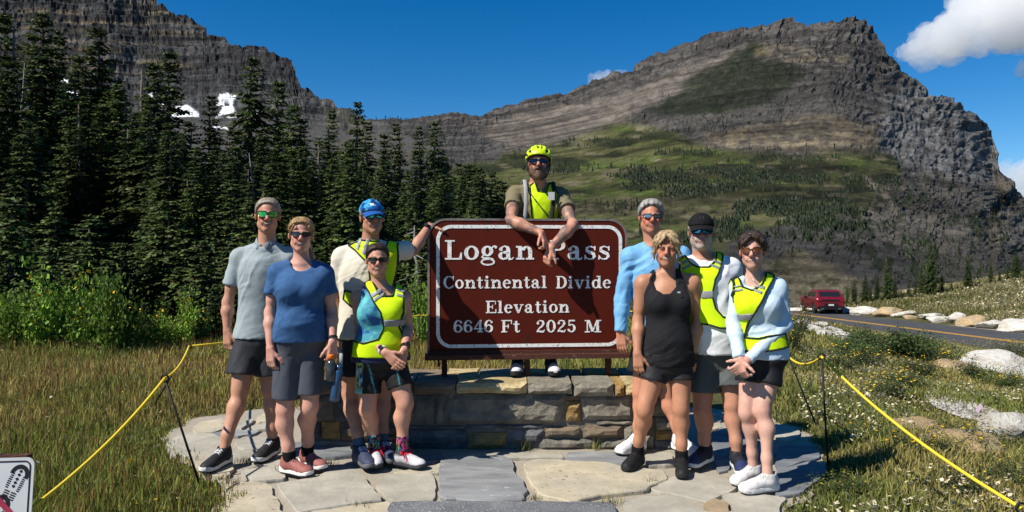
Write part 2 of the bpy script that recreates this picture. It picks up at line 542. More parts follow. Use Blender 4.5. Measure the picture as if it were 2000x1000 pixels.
def sheet(name, px, py, d, disp_fn, col_fn, mat, label=None):
    """px,py,d grids (columns, rows foot->ridge); last rows fold over the back"""
    X = (px - CX) / F * d; Z = CAMH - (py - HY) / F * d
    P = np.stack([X, d, Z], -1)
    P = disp_fn(P, px, py, d)
    nc, nr = px.shape
    # carry the top over the ridge and down the far side
    back = []
    for k, (dy, dz) in enumerate(((25, -2), (90, -30), (400, -260), (900, -700))):
        b = P[:, -1].copy(); b[:, 1] += dy; b[:, 0] *= (b[:, 1]) / P[:, -1, 1]; b[:, 2] += dz
        back.append(b[:, None])
    colr = col_fn(px, py, d, P)
    P = np.concatenate([P] + back, 1)
    colr = np.concatenate([colr] + [colr[:, -1:]] * 4, 1)
    nr = P.shape[1]
    i, j = np.meshgrid(np.arange(nc - 1), np.arange(nr - 1), indexing='ij')
    q = np.stack([i * nr + j, (i + 1) * nr + j, (i + 1) * nr + j + 1, i * nr + j + 1], -1).reshape(-1, 4)
    o = obj(name, P.reshape(-1, 3), q, mat, None, False, colr.reshape(-1, 4).astype(np.float32))
    setp(o, kind='structure')
    return P

# lingering snow, as zones of the slopes
SNOW_L = ([(424, 203), (446, 184), (462, 187), (461, 200), (450, 212), (462, 222), (424, 226), (438, 217), (440, 208)],
          [(425, 228), (470, 227), (482, 233), (422, 233)], [(415, 247), (440, 246), (448, 254), (418, 253)],
          [(334, 222), (346, 211), (370, 214), (392, 220), (390, 226), (334, 227)], [(480, 222), (508, 222), (505, 229), (482, 229)], [(490, 233), (504, 234), (502, 240), (488, 238)],
          [(205, 212), (232, 206), (232, 214), (210, 216)], [(120, 152), (135, 158), (136, 170), (118, 168)], [(115, 185), (140, 180), (158, 192), (120, 192)],
          [(294, 183), (304, 182), (302, 198), (296, 198)], [(316, 200), (334, 203), (318, 208)])
SNOW_R = ([(1045, 262), (1052, 258), (1055, 263), (1050, 267)],)
def snow_w(px, py, polys):
    w = np.zeros(px.shape)
    jx = px + 2.5 * fbm(px * .12, py * .2, 0, 3, 81); jy = py + 1.6 * fbm(px * .15, py * .15, 3, 3, 82)
    for P in polys:
        P = np.array(P, float); x0, y0 = P.min(0) - 8; x1, y1 = P.max(0) + 8
        mk = (px > x0) & (px < x1) & (py > y0) & (py < y1)
        w[mk] = np.maximum(w[mk], 1 - sstep(-.8, .8, poly_sd(P, jx[mk], jy[mk])))
    return w * sstep(-.28, -.08, fbm(px * .09, py * .22, 7, 3, 83))
def with_snow(c, w, even=0.0):
    c = np.clip(mixc(c, (.85, .87, .9), w), .01, .9)
    return np.concatenate([c, ((1 - w) * (1 - even))[..., None]], -1)

# right-hand mountain, its bench and the saddle
RIDGE = [(560, 236), (640, 236), (690, 234), (731, 233), (780, 231), (852, 228), (894, 226), (947, 222), (1000, 209), (1050, 199), (1108, 183), (1138, 171),
         (1186, 151), (1231, 144), (1240, 130), (1270, 111), (1312, 93), (1360, 78), (1420, 63), (1480, 51), (1515, 41), (1532, 36), (1550, 35), (1556, 46),
         (1579, 51), (1590, 44), (1604, 46), (1622, 41), (1636, 42), (1650, 39), (1668, 37), (1684, 45), (1692, 57), (1699, 59), (1711, 76), (1718, 96), (1727, 115), (1747, 129),
         (1774, 156), (1810, 192), (1840, 196), (1870, 207), (1900, 234), (1920, 252), (1929, 262), (1934, 290), (1948, 336), (1972, 372), (1996, 399),
         (2060, 440), (2200, 500), (2420, 540)]
rx, ry = np.array(RIDGE, float).T
NC, NR = 640, 250
pxs = np.interp(np.linspace(0, 1, NC), [0, .12, .86, 1], [560, 720, 2010, 2420])
yr = np.interp(pxs, rx, ry) + 1.8 * fbm(pxs * .11, 0, 0, 4, 3) + 1.2 * fbm(pxs * .5, 3, 0, 2, 9)
Dr = np.interp(pxs, [560, 1000, 1300, 1550, 1720, 1930, 2000, 2420], [2600, 2400, 2100, 1900, 1700, 1350, 1150, 700])
yf = np.interp(pxs, [560, 2000, 2420], [604, 604, 604])
s = np.linspace(0, 1, NR)
PXg = np.repeat(pxs[:, None], NR, 1)
PYg = yf[:, None] + (yr - yf)[:, None] * s[None]
def smooth_line(t, n):
    return np.convolve(np.pad(t, n, mode='edge'), np.ones(2 * n + 1) / (2 * n + 1), 'valid')
yrs = smooth_line(smooth_line(np.interp(pxs, rx, ry), 20), 20)
sw = (604 - PYg) / (604 - yrs[:, None])
Dg = 92 * (Dr[:, None] / 92) ** (np.clip(sw, 0, 1.2) ** .92)
Z_bench = [(880, 335), (960, 318), (1050, 288), (1150, 258), (1240, 240), (1300, 262), (1420, 296), (1560, 306), (1650, 296), (1740, 300), (1765, 335), (1720, 360), (1700, 405),
           (1600, 430), (1530, 440), (1450, 470), (1380, 520), (1300, 600), (880, 600)]
Z_scree = [(930, 262), (1000, 232), (1090, 215), (1190, 190), (1300, 150), (1420, 100), (1450, 100), (1400, 135), (1290, 195), (1180, 258), (1080, 285), (1000, 288)]
Z_krum = [(1470, 85), (1500, 100), (1480, 122), (1540, 128), (1570, 150), (1530, 180), (1480, 205), (1400, 225), (1300, 232), (1265, 222), (1330, 168), (1400, 125)]
Z_dark = [(1250, 238), (1320, 210), (1500, 130), (1640, 140), (1730, 170), (1740, 230), (1650, 240), (1500, 240), (1400, 256), (1330, 262)]
Z_tan1 = [(1470, 98), (1540, 88), (1600, 108), (1690, 115), (1680, 122), (1590, 128), (1530, 128), (1470, 118)]
Z_tan2 = [(1370, 262), (1450, 250), (1600, 222), (1640, 232), (1700, 255), (1720, 285), (1620, 300), (1500, 292), (1390, 280)]
Z_face = [(1700, 190), (1780, 170), (1850, 190), (1960, 280), (1960, 360), (1850, 360), (1760, 320), (1710, 260)]
Z_talus = [(1490, 515), (1555, 492), (1640, 520), (1680, 560), (1690, 604), (1400, 604)]
Z_low = [(1700, 340), (1960, 350), (2100, 440), (2400, 560), (2400, 604), (1690, 604), (1660, 520), (1560, 470), (1690, 420)]
Z_head = [(720, 240), (860, 242), (930, 268), (1000, 290), (1030, 310), (940, 335), (850, 330), (720, 330)]
Z_outc = [(1460, 452), (1560, 432), (1660, 425), (1760, 500), (1790, 560), (1690, 560), (1620, 520), (1550, 488), (1460, 520), (1400, 505)]
def r_disp(P, px, py, d):
    wx = px + 10 * fbm(px * .02, py * .02, 0, 3, 41); wy = py + 8 * fbm(px * .03, py * .03, 5, 3, 42)
    bench = zone(wx, wy, Z_bench, 12)
    talus = np.maximum(zone(wx, wy, Z_talus, 10), zone(wx, wy, Z_scree, 10) * .9)
    rock = np.clip(1 - .8 * bench - .9 * talus - .5 * zone(wx, wy, Z_tan2, 10) - .45 * zone(wx, wy, Z_krum, 8), .1, 1)
    cliff = np.clip(zone(px, py, Z_head, 10) + zone(px, py, Z_face, 15) * .4 + zone(px, py, Z_outc, 8) + sstep(55, 10, py - np.interp(px, rx, ry)) * .9, 0, 1.3)
    k = d / F                                     # metres per photograph pixel at that distance
    gx_ = px + 40 * fbm(px * .012, py * .012, 3, 4, 43); gy_ = py + 30 * fbm(px * .012, py * .012, 8, 4, 44)
    rib = ridged(gx_ * .034 + gy_ * .012, gy_ * .011, 0, 4, 11)
    big = fbm(px * .011, py * .013, 0, 4, 12)
    crag = ridged(gx_ * .07, gy_ * .10, 0, 4, 13)
    P = P.copy()
    dy = -(10 * rib * (rock * .4 + cliff * .9) + 26 * big * (.35 + rock * .65) + 5 * crag * rock) * k
    P[..., 1] += dy * 1.3
    per = np.interp(py, [60, 300, 420, 600], [13, 15, 11, 9]) * 1.0
    ph = (wy + 5 * fbm(px * .008, py * .01, 9, 3, 15)) / per
    saw = ph - np.floor(ph)
    ter = (sstep(.25, .75, saw) - saw)
    P[..., 2] += ter * per * k * (.25 + .55 * rock) * .9
    P[..., 2] += (3.5 * crag * rock + 2.2 * fbm(px * .2, py * .25, 0, 3, 16) * (.3 + rock)) * k * .8
    return P
def r_col(px, py, d, P):
    wx = px + 16 * fbm(px * .02, py * .03, 0, 4, 21); wy = py + 12 * fbm(px * .02, py * .04, 7, 4, 22)
    n1 = fbm(px * .02, py * .07, 0, 4, 23); n2 = fbm(px * .09, py * .16, 0, 4, 24); n3 = fbm(px * .25, py * .3, 0, 3, 25)
    c = np.ones(px.shape + (3,)) * np.array([.165, .152, .138])
    c = c * (1 + .45 * n2 + .3 * n3)[..., None]
    bx_, by_ = px + 20 * fbm(px * .02, py * .02, 2, 3, 36), py + 9 * fbm(px * .02, py * .03, 4, 3, 37)
    beds = sstep(.30, .70, ridged(bx_ * .010, by_ * .17, 0, 3, 35)); joints = sstep(.35, .75, ridged(bx_ * .12, by_ * .035, 0, 3, 38))
    c = c * (1 - .38 * beds - .28 * joints * (1 - beds))[..., None]
    c = mixc(c, (.13, .125, .12), zone(wx, wy, Z_head, 8) * .7)
    c = mixc(c, (.30, .295, .285), zone(wx, wy, Z_face, 20) * sstep(-.1, .5, ridged(px * .12, py * .03, 0, 3, 26)) * .9)
    c = mixc(c, (.23, .205, .16), zone(wx, wy, Z_low, 20) * (.55 + .35 * np.sin(wy * .8)))
    c = mixc(c, (.29, .245, .20), zone(wx, wy, Z_scree, 8) * (.45 + .4 * sstep(-.25, .25, n2)))
    c = mixc(c, (.10, .095, .085), zone(wx, wy, Z_dark, 16) * .6)
    c = mixc(c, (.034, .043, .018), zone(wx, wy, Z_krum, 6) * (.65 + .35 * sstep(-.3, .2, n2)))
    c = mixc(c, (.36, .30, .19), zone(wx, wy, Z_tan1, 5) * .5 * sstep(-.3, .25, n2))
    c = mixc(c, (.36, .29, .18), zone(wx, wy, Z_tan2, 8) * (.2 + .6 * sstep(-.25, .3, n2)))
    bench = zone(wx, wy, Z_bench, 9)
    c = mixc(c, (.15, .155, .05), bench * .9)
    c = mixc(c, (.12, .165, .036), bench * sstep(-.05, .35, n1) * .9)
    c = mixc(c, (.034, .042, .017), bench * sstep(-.05, .15, fbm(px * .014, py * .075, 0, 3, 19)) * .85)
    c = mixc(c, (.30, .26, .16), bench * sstep(.12, .4, fbm(px * .025, py * .11, 6, 4, 28)) * .75)
    band = np.exp(-((wy - 405) / 16) ** 2) * sstep(1040, 1100, px) * (1 - sstep(1480, 1600, px))
    c = mixc(c, (.36, .30, .18), band * .6 * sstep(-.3, .2, n2))
    c = mixc(c, (.31, .26, .16), zone(wx, wy, Z_talus, 8) * .85)
    c = mixc(c, (.10, .105, .035), zone(wx, wy, Z_talus, 8) * sstep(.02, .25, fbm(px * .05, py * .09, 4, 4, 33)) * .85)
    c = mixc(c, (.44, .39, .28), zone(wx, wy, Z_talus, 8) * sstep(.2, .3, fbm(px * .2, py * .3, 8, 3, 34)) * .8)
    c = mixc(c, (.115, .11, .11), zone(wx, wy, Z_outc, 8) * .7)
    # sparse low shrubs caught on ledges of the lower right-hand slopes
    c = mixc(c, (.035, .045, .018), zone(wx, wy, Z_low, 20) * sstep(.18, .34, fbm(px * .03 + py * .02, py * .04 - px * .03, 2, 4, 29)) * .85)
    gul = np.exp(-((px - (1690 + (py - 345) * .85)) / 6) ** 2) * sstep(340, 350, py) * (1 - sstep(410, 425, py))
    c = mixc(c, (.42, .36, .27), gul * .9)
    c = np.clip(c * .44, .006, .5)
    return with_snow(c, np.zeros(px.shape))
m_rock_r = rock_material('mountain_rock', .035, 1.6, 5.0)
RP = sheet('mountain', PXg, PYg, Dg, r_disp, r_col, m_rock_r)
def right_pt(px, py):
    i = int(np.argmin(np.abs(pxs - px))); j = int(np.argmin(np.abs(PYg[i] - py)))
    return RP[i, j]

# left-hand mountain with its layered cliffs
LR = [(-700, -420), (-200, -300), (60, -190), (200, -120), (285, -40), (306, -6), (314, 14), (324, 21), (360, 38), (394, 50), (404, 66), (409, 76), (444, 84), (476, 102), (481, 104), (484, 95), (500, 94),
      (529, 107), (563, 116), (573, 130), (580, 157), (590, 172), (598, 181), (628, 193), (662, 211), (690, 224), (740, 240), (800, 268), (860, 300)]
lx, ly = np.array(LR, float).T
LC, LRW = 360, 230
lpx = np.interp(np.linspace(0, 1, LC), [0, .12, 1], [-700, -30, 860])
lyr = np.interp(lpx, lx, ly) + 1.4 * fbm(lpx * .15, 0, 0, 4, 53)
lPX = np.repeat(lpx[:, None], LRW, 1)
s_l = np.linspace(0, 1, LRW)
lPY = 600 + (lyr - 600)[:, None] * np.interp(s_l, [0, .12, 1], [0, .36, 1])[None]
lyrs = smooth_line(smooth_line(np.interp(lpx, lx, ly), 14), 14)
lDr = np.interp(lpx, [-700, 300, 500, 700, 860], [2000, 1850, 1750, 1650, 1500])
lsw = (430 - lPY) / (430 - lyrs[:, None])
foot = np.interp(lPY, [-300, 60, 185, 250, 300, 430], [1.0, .90, .78, .62, .45, .0])   # gentle apron, then cliffs
lD = 450 + (lDr[:, None] - 450) * np.clip(.25 * np.clip(lsw, 0, 1.2) + .75 * foot, 0, 1.1)
lD = np.where(lPY > 430, 450 - (lPY - 430) / 170 * 260, lD)
Z_snow = []
Z_cliffdark = [(395, 105), (478, 106), (486, 96), (575, 130), (600, 182), (560, 170), (500, 160), (440, 178), (390, 170)]
def l_disp(P, px, py, d):
    wy = py + 4 * fbm(px * .012, py * .02, 5, 3, 62) - .03 * px
    rock = 1 - sstep(195, 250, py + 12 * fbm(px * .02, py * .02, 0, 3, 61) - .08 * (px - 400))
    k = d / F
    P = P.copy()
    gx_ = px + 30 * fbm(px * .012, py * .012, 3, 4, 43); rib = ridged(gx_ * .045, py * .014, 0, 4, 63); big = fbm(px * .016, py * .008, 0, 3, 64); crag = ridged(px * .13, py * .11, 0, 3, 65)
    P[..., 1] -= (6 * rib * rock + 22 * big * (.3 + .7 * rock) + 3 * crag * (.2 + rock)) * k * 1.2
    for per, amp, sd in ((19.0, 1.25, 0), (7.3, 1.0, 3)):
        ph = (wy + 3 * fbm(px * .01, py * .01, sd, 2, 66)) / per
        saw = ph - np.floor(ph)
        P[..., 2] += (sstep(.38, .62, saw) - saw) * per * k * amp * (.05 + .95 * rock)
    P[..., 2] += 2.0 * crag * k * (.2 + rock) * .6
    return P
def l_col(px, py, d, P):
    n2 = fbm(px * .08, py * .16, 0, 4, 71); wy = py - .03 * px + 4 * fbm(px * .012, py * .02, 5, 3, 62)
    c = np.ones(px.shape + (3,)) * np.array([.132, .133, .136]) * (1 + .4 * n2)[..., None]
    bds = sstep(.25, .7, ridged(px * .008 + 3, wy * .15, 0, 3, 74)); c = c * (1 - .5 * bds)[..., None]
    led = sstep(.45, .9, np.sin(wy / 19 * 2 * math.pi + 1.2)) * sstep(-.3, .15, fbm(px * .01, py * .05, 0, 3, 73))
    c = mixc(c, (.36, .28, .18), led * .75 * (1 - sstep(120, 170, py)) * (1 - sstep(330, 420, px)))
    apron = sstep(195, 250, py + 12 * fbm(px * .02, py * .02, 0, 3, 61) - .08 * (px - 400))
    c = mixc(c, (.165, .16, .158), apron * .8)
    c = mixc(c, (.09, .09, .098), zone(px, py, Z_cliffdark, 8) * .5)
    c = mixc(c, (.20, .18, .13), sstep(600, 660, px) * sstep(-.1, .3, n2) * .7)
    c = np.clip(c * .43, .008, .5)
    return with_snow(c, snow_w(px, py, SNOW_L), apron * .75)
m_rock_l = rock_material('cliff_rock', .03, 2.2, 5.0)
LP = sheet('mountain', lPX, lPY, lD, l_disp, l_col, m_rock_l)
def left_pt(px, py):
    i = int(np.argmin(np.abs(lpx - px))); j = int(np.argmin(np.abs(lPY[i] - py)))
    return LP[i, j]

# ---------------------------------------------------------------- clouds: real bodies of billows far beyond the ridges
m_cloud = material('cloud', (.93, .93, .94), 1.0, amt=.0, spec=0.0)
_n = m_cloud.node_tree; _n.nodes.remove(_n.nodes['Principled BSDF'])
_pv = _n.nodes.new('ShaderNodeVolumePrincipled'); _pv.inputs['Color'].default_value = (.998, .998, .998, 1); _pv.inputs['Density'].default_value = .0042; _pv.inputs['Anisotropy'].default_value = .2
_n.links.new(_pv.outputs[0], _n.nodes['Material Output'].inputs['Volume'])
scene.cycles.volume_bounces = 18; scene.cycles.max_bounces = 18
def cloud(name, label, blobs, D, seed, vox):
    """blobs: (px, py, radius px)"""
    rg = np.random.default_rng(seed)
    k = D / F
    B = []
    for px, py, r in blobs:
        B.append((px, py, r, rg.uniform(-.5, .5) * r))
        for _ in range(16):
            a = rg.uniform(0, 2 * math.pi); e = rg.uniform(-.35, 1.0)
            B.append((px + r * .95 * math.cos(a), py - r * .75 * e * abs(math.sin(a)) + rg.normal() * r * .1, r * rg.uniform(.14, .48), rg.uniform(-.8, .5) * r))
    B = np.array(B)
    c = np.stack([(B[:, 0] - CX) * k, D + B[:, 3] * k, CAMH - (B[:, 1] - HY) * k], 1); rr = B[:, 2] * k
    Fd = Field((c - rr[:, None] * 1.35).min(0), (c + rr[:, None] * 1.35).max(0), vox * k)
    for p, r in zip(c, rr): Fd.union(p_ell(p, (r, r, r * .82)), 3 * k)
    X, Y, Z = Fd.ax[0][:, None, None] / k, Fd.ax[1][None, :, None] / k, Fd.ax[2][None, None, :] / k
    near = np.abs(Fd.a) < 16 * k
    idx = np.argwhere(near)
    xx, yy, zz = Fd.ax[0][idx[:, 0]] / k, Fd.ax[1][idx[:, 1]] / k, Fd.ax[2][idx[:, 2]] / k
    nz = fbm(xx * .035, yy * .035, zz * .045, 2, seed) * 9 - (1 - np.abs(vnoise(xx * .07, yy * .07, zz * .07, seed + 5))) * 5 - (1 - np.abs(vnoise(xx * .17, yy * .17, zz * .17, seed + 6))) * 2.2 + fbm(xx * .16, yy * .16, zz * .16, 3, seed + 9) * 9
    Fd.a[near] += (nz * k).astype(np.float32)
    v, q = Fd.mesh()
    o = obj(name, v, q, m_cloud, None, True, loc=c.mean(0), ratio=.5)
    setp(o, label, 'cloud')
cloud('cloud', 'large white cumulus cloud drifting right of the rocky summit',
      [(1778, 104, 18), (1800, 100, 30), (1838, 84, 40), (1880, 62, 50), (1925, 36, 60), (1985, 10, 80), (2060, 0, 95), (1905, 82, 32), (1950, 70, 38), (2000, 62, 45), (2070, 60, 50), (1815, 118, 18), (1860, 108, 20), (2012, 132, 16)], 7000, 3, 3.4)
cloud('cloud', 'white cloud low behind the steep right flank of the mountain',
      [(1970, 342, 22), (2005, 345, 34), (2050, 355, 44), (1985, 378, 24), (2030, 400, 40)], 6500, 8, 3.0)
cloud('cloud', 'small sliver of white cloud peeking over the left shoulder ridge', [(1172, 160, 12), (1190, 154, 12), (1160, 168, 8), (1208, 150, 8), (1185, 175, 14)], 7500, 12, 2.2)
# ---------------------------------------------------------------- flagstone patio
def shrink(poly, k):
    P = np.array(poly, float); c = P.mean(0)
    return c + (P - c) * k
def chaikin(P, n=1):
    P = np.array(P, float)
    for _ in range(n):
        Q = np.roll(P, -1, 0)
        P = np.stack([.9 * P + .1 * Q, .1 * P + .9 * Q], 1).reshape(-1, P.shape[1])
    return P
def jag(P, amp, seed, step=.06):
    """break a straight outline into a chipped one"""
    rg = np.random.default_rng(seed); out = []
    for a, b in zip(P, np.roll(P, -1, 0)):
        L = np.linalg.norm(b - a); n = max(1, int(L / step))
        nrm = np.array([b[1] - a[1], a[0] - b[0]]) / (L + 1e-9)
        for i in range(n):
            out.append(a + (b - a) * i / n + nrm * rg.normal() * amp * (0 if i == 0 else 1))
    return np.array(out)
m_mortar = material('pebbly_mortar', (.33, .295, .235), .95, amt=.35, scale=90, detail=6, bump=.9, bscale=140, bdist=.006, spots=(170, .6, (.25, .21, .16)))
PATIO = [(322, 862), (335, 838), (372, 818), (440, 806), (540, 797), (640, 792), (1000, 785), (1330, 792), (1430, 800), (1500, 812), (1568, 835), (1604, 868), (1614, 905), (1588, 950),
         (1548, 985), (1530, 1040), (1540, 1120), (400, 1120), (405, 1040), (415, 990), (432, 962), (428, 938), (396, 924), (352, 896)]
pv = np.array([GP(x, y, .006) for x, y in PATIO])
pv2 = jag(pv[:, :2], .035, 5, .10)
nb = len(pv2)
patio = obj('patio', np.concatenate([np.c_[pv2, np.full(nb, .002)], np.c_[pv2, np.full(nb, -.06)]]),
            [tuple(range(nb))] + [(i, nb + i, nb + (i + 1) % nb, (i + 1) % nb) for i in range(nb)], m_mortar, None, False)
setp(patio, kind='structure')
PATIO_XY = pv2.copy()
def slab_mat(name, c, c2, st=(1, 1, 1), spots=None, bump=.5, sc=7):
    return material(name, c, .85, amt=.22, scale=sc, detail=10, bump=bump, bscale=26, bdist=.008, col2=c2, stretch=st, spots=spots, spec=.25)
M_slab = {'g': slab_mat('grey_flagstone', (.31, .29, .24), (.37, .345, .285), bump=.7),
          't': slab_mat('tan_flagstone', (.43, .375, .27), (.36, .325, .25), spots=(30, .64, (.22, .17, .11))),
          's': slab_mat('blue_slate', (.185, .19, .195), (.25, .255, .255), (1.2, 4, 1), spots=(9, .68, (.40, .42, .43)), sc=5),
          'd': slab_mat('dark_granite', (.11, .115, .125), (.15, .155, .16), spots=(110, .6, (.36, .36, .37))),
          'b': slab_mat('brown_flagstone', (.33, .25, .15), (.27, .21, .14)),
          'k': slab_mat('shaded_slate', (.13, .14, .155), (.19, .2, .21), (1.2, 4, 1))}  # darker slate copy for slabs lying in shade, shade put into the colour
def ZA(*p): return [(320 + u * .22, 780 + v * .22) for u, v in p]
def ZB(*p): return [(680 + u * .2, 850 + v * .2) for u, v in p]
def ZC(*p): return [(1000 + u * .2, 850 + v * .2) for u, v in p]
def ZD(*p): return [(1280 + u * .22, 780 + v * .22) for u, v in p]
SLABS = [('g', ZA((150, 305), (420, 310), (520, 350), (490, 440), (440, 480), (230, 490), (120, 440))),
         ('t', ZA((280, 245), (330, 200), (520, 165), (560, 200), (540, 240), (450, 275), (300, 280))),
         ('s', ZA((450, 290), (560, 270), (830, 265), (780, 295), (640, 315), (440, 305))),
         ('g', ZA((650, 370), (720, 325), (930, 330), (930, 410), (700, 420))),
         ('g', ZA((640, 460), (900, 455), (1000, 500), (760, 520), (640, 510))),
         ('t', ZA((260, 500), (440, 490), (600, 560), (560, 660), (420, 655), (300, 600))),
         ('g', ZA((820, 535), (1040, 530), (1030, 575), (980, 585), (800, 560))),
         ('g', ZA((700, 640), (840, 595), (1010, 590), (1060, 690), (820, 705))),
         ('t', ZA((550, 745), (780, 720), (920, 735), (1000, 870), (1060, 1000), (1080, 1120), (530, 1120), (540, 1000), (560, 850))),
         ('g', [(545, 943), (612, 932), (637, 921), (690, 916), (697, 920), (746, 975), (680, 984), (640, 990), (584, 1000), (566, 976), (549, 954)]),
         ('t', [(610, 1002), (690, 990), (755, 982), (753, 1060), (590, 1060)]),
         ('g', ZB((340, 400), (500, 375), (780, 370), (820, 450), (810, 590), (650, 600), (430, 590), (310, 480))),
         ('t', ZB((480, 340), (740, 300), (895, 262), (890, 350), (500, 356))),
         ('s', ZB((920, 240), (1050, 235), (1090, 255), (1170, 215), (1500, 200), (1590, 235), (1610, 290), (1600, 340), (1690, 420), (1735, 520), (1700, 595), (1480, 620), (920, 600), (905, 450), (910, 300))),
         ('d', [(768, 983), (800, 979), (1000, 979), (1186, 978), (1197, 1000), (1200, 1040), (765, 1040)]),
         ('t', ZC((140, 255), (300, 225), (560, 240), (860, 255), (1060, 300), (1260, 320), (1450, 340), (1500, 425), (1340, 480), (1290, 525), (960, 560), (780, 590), (660, 620), (560, 628), (290, 560), (200, 440))),
         ('s', ZC((560, 200), (580, 165), (1090, 160), (1060, 290), (900, 250), (560, 235))),
         ('g', ZC((1310, 190), (1530, 170), (1580, 270), (1330, 290))),
         ('g', [(884, 890), (966, 882), (1094, 884), (1098, 892), (1040, 892), (905, 896)]),
         ('g', ZD((0, 780), (160, 690), (330, 650), (600, 720), (690, 770), (460, 880), (370, 860), (270, 835))),
         ('g', [(1228, 978), (1260, 970), (1320, 970), (1345, 985), (1385, 1002), (1400, 1060), (1240, 1060), (1232, 995)]),
         ('b', ZD((440, 930), (520, 880), (640, 920), (640, 995), (560, 1010), (480, 975))),
         ('g', ZD((620, 840), (760, 825), (1130, 860), (1070, 940), (1080, 1060), (720, 1050), (700, 930))),
         ('g', ZD((650, 640), (690, 630), (720, 700), (700, 740), (660, 690))),
         ('k', ZD((1110, 630), (1300, 565), (1400, 545), (1490, 600), (1440, 690), (1300, 795), (1110, 830), (1085, 700))),
         ('k', ZD((1110, 410), (1380, 410), (1440, 500), (1300, 530), (1200, 570), (1100, 615), (1090, 500))),
         ('k', ZD((500, 290), (640, 280), (660, 450), (520, 460))), ('k', ZD((760, 280), (880, 285), (920, 370), (780, 405))),
         ('k', ZD((770, 445), (900, 432), (930, 570), (850, 582))), ('k', ZD((510, 480), (640, 470), (650, 600), (560, 620))),
         ('g', ZD((1070, 210), (1270, 270), (1270, 300), (1170, 340), (1080, 330))),
         ('g', ZD((480, 110), (630, 130), (600, 146), (480, 138))), ('g', ZD((480, 152), (580, 152), (580, 180), (480, 182))),
         ('t', ZD((470, 215), (560, 200), (590, 238), (470, 258))), ('g', ZD((600, 228), (760, 222), (800, 262), (570, 268))),
         ('g', ZD((0, 480), (130, 480), (140, 560), (0, 570))),
         ('t', ZA((830, 160), (890, 115), (940, 110), (1000, 130), (990, 185), (840, 185))), ('g', ZA((790, 232), (940, 200), (1000, 210), (990, 258), (820, 260))),
         ('g', ZA((640, 230), (790, 165), (780, 195), (700, 240))), ('g', ZA((20, 400), (110, 330), (100, 430), (110, 480), (60, 470))),
         ('g', [(1400, 1005), (1430, 1000), (1530, 1020), (1530, 1060), (1410, 1060)]), ('k', ZA((1080, 400), (1300, 370), (1600, 380), (1650, 480), (1400, 500), (1200, 440))),
         ('k', ZB((240, 120), (420, 110), (500, 160), (430, 220), (230, 200))), ('k', ZB((620, 200), (900, 170), (920, 225), (700, 262)))]
for i, (k, poly) in enumerate(SLABS):
    P = np.array([GP(x, y, .03)[:2] for x, y in poly])
    P = shrink(P, 1.05 if np.ptp(P[:, 0]) > .55 else 1.16)
    P = jag(chaikin(P, 1), .006, 100 + i, .05)
    area = 0.5 * np.sum(P[:, 0] * np.roll(P[:, 1], -1) - np.roll(P[:, 0], -1) * P[:, 1])
    if area < 0: P = P[::-1]
    rg = np.random.default_rng(i)
    h = .018 + rg.uniform(0, .014); tx, ty = rg.normal(size=2) * .006
    c = P.mean(0); n = len(P)
    rings = []
    for kk, zz in ((1.0, -.03), (1.0, h - .008), (.985, h)):
        Q = c + (P - c) * kk
        rings.append(np.c_[Q, zz + (Q[:, 0] - c[0]) * tx + (Q[:, 1] - c[1]) * ty])
    v = np.concatenate(rings)
    f = [(r * n + a, r * n + (a + 1) % n, (r + 1) * n + (a + 1) % n, (r + 1) * n + a) for r in range(2) for a in range(n)] + [tuple(range(2 * n, 3 * n))]
    obj('flagstone', v, f, M_slab[k], patio, False)

# ---------------------------------------------------------------- stone wall under the sign
WY0, WY1, WTOP = 5.25, 5.88, .495
wall = thing('stone_wall', 'low mortared stone wall carrying the brown pass sign', 'wall', (0, WY0 + .3, 0))
m_wm = material('wall_mortar', (.17, .155, .13), .95, amt=.35, scale=40, bump=.8, bscale=80, bdist=.008)
wb = MB()
wx0, wx1 = (603 - 1000) / F * WY0, (1318 - 1000) / F * WY0
wb.box(((wx0 + wx1) / 2, (WY0 + WY1) / 2 + .01, (WTOP - .05) / 2 + .0), ((wx1 - wx0) / 2 - .02, (WY1 - WY0) / 2 - .035, (WTOP - .05) / 2))
wb.build('mortar_core', m_wm, wall)
def st_mat(name, c, c2, st=(1, 1, 1)):
    return material(name, c, .9, amt=.4, scale=16, detail=10, bump=1.0, bscale=34, bdist=.016, col2=c2, stretch=st, spec=.2)
M_st = {'g': st_mat('wall_stone_grey', (.14, .13, .112), (.21, .19, .15)), 'o': st_mat('wall_stone_ochre', (.34, .21, .07), (.25, .17, .08), (1, 1, 3)),
        'd': st_mat('wall_stone_dark', (.085, .085, .09), (.15, .15, .15), (1, 1, 2)), 'b': st_mat('wall_stone_brown', (.20, .15, .10), (.14, .12, .09), (.6, 1, 4)),
        'l': st_mat('wall_stone_light', (.235, .215, .17), (.18, .16, .125)), 'c': st_mat('coping_stone_cream', (.46, .37, .2), (.36, .27, .14)), 'r': st_mat('wall_stone_rust', (.20, .13, .075), (.12, .10, .08))}
def wx(px): return (px - 1000) / F * WY0
def wz(py): return CAMH - (py - HY) / F * WY0
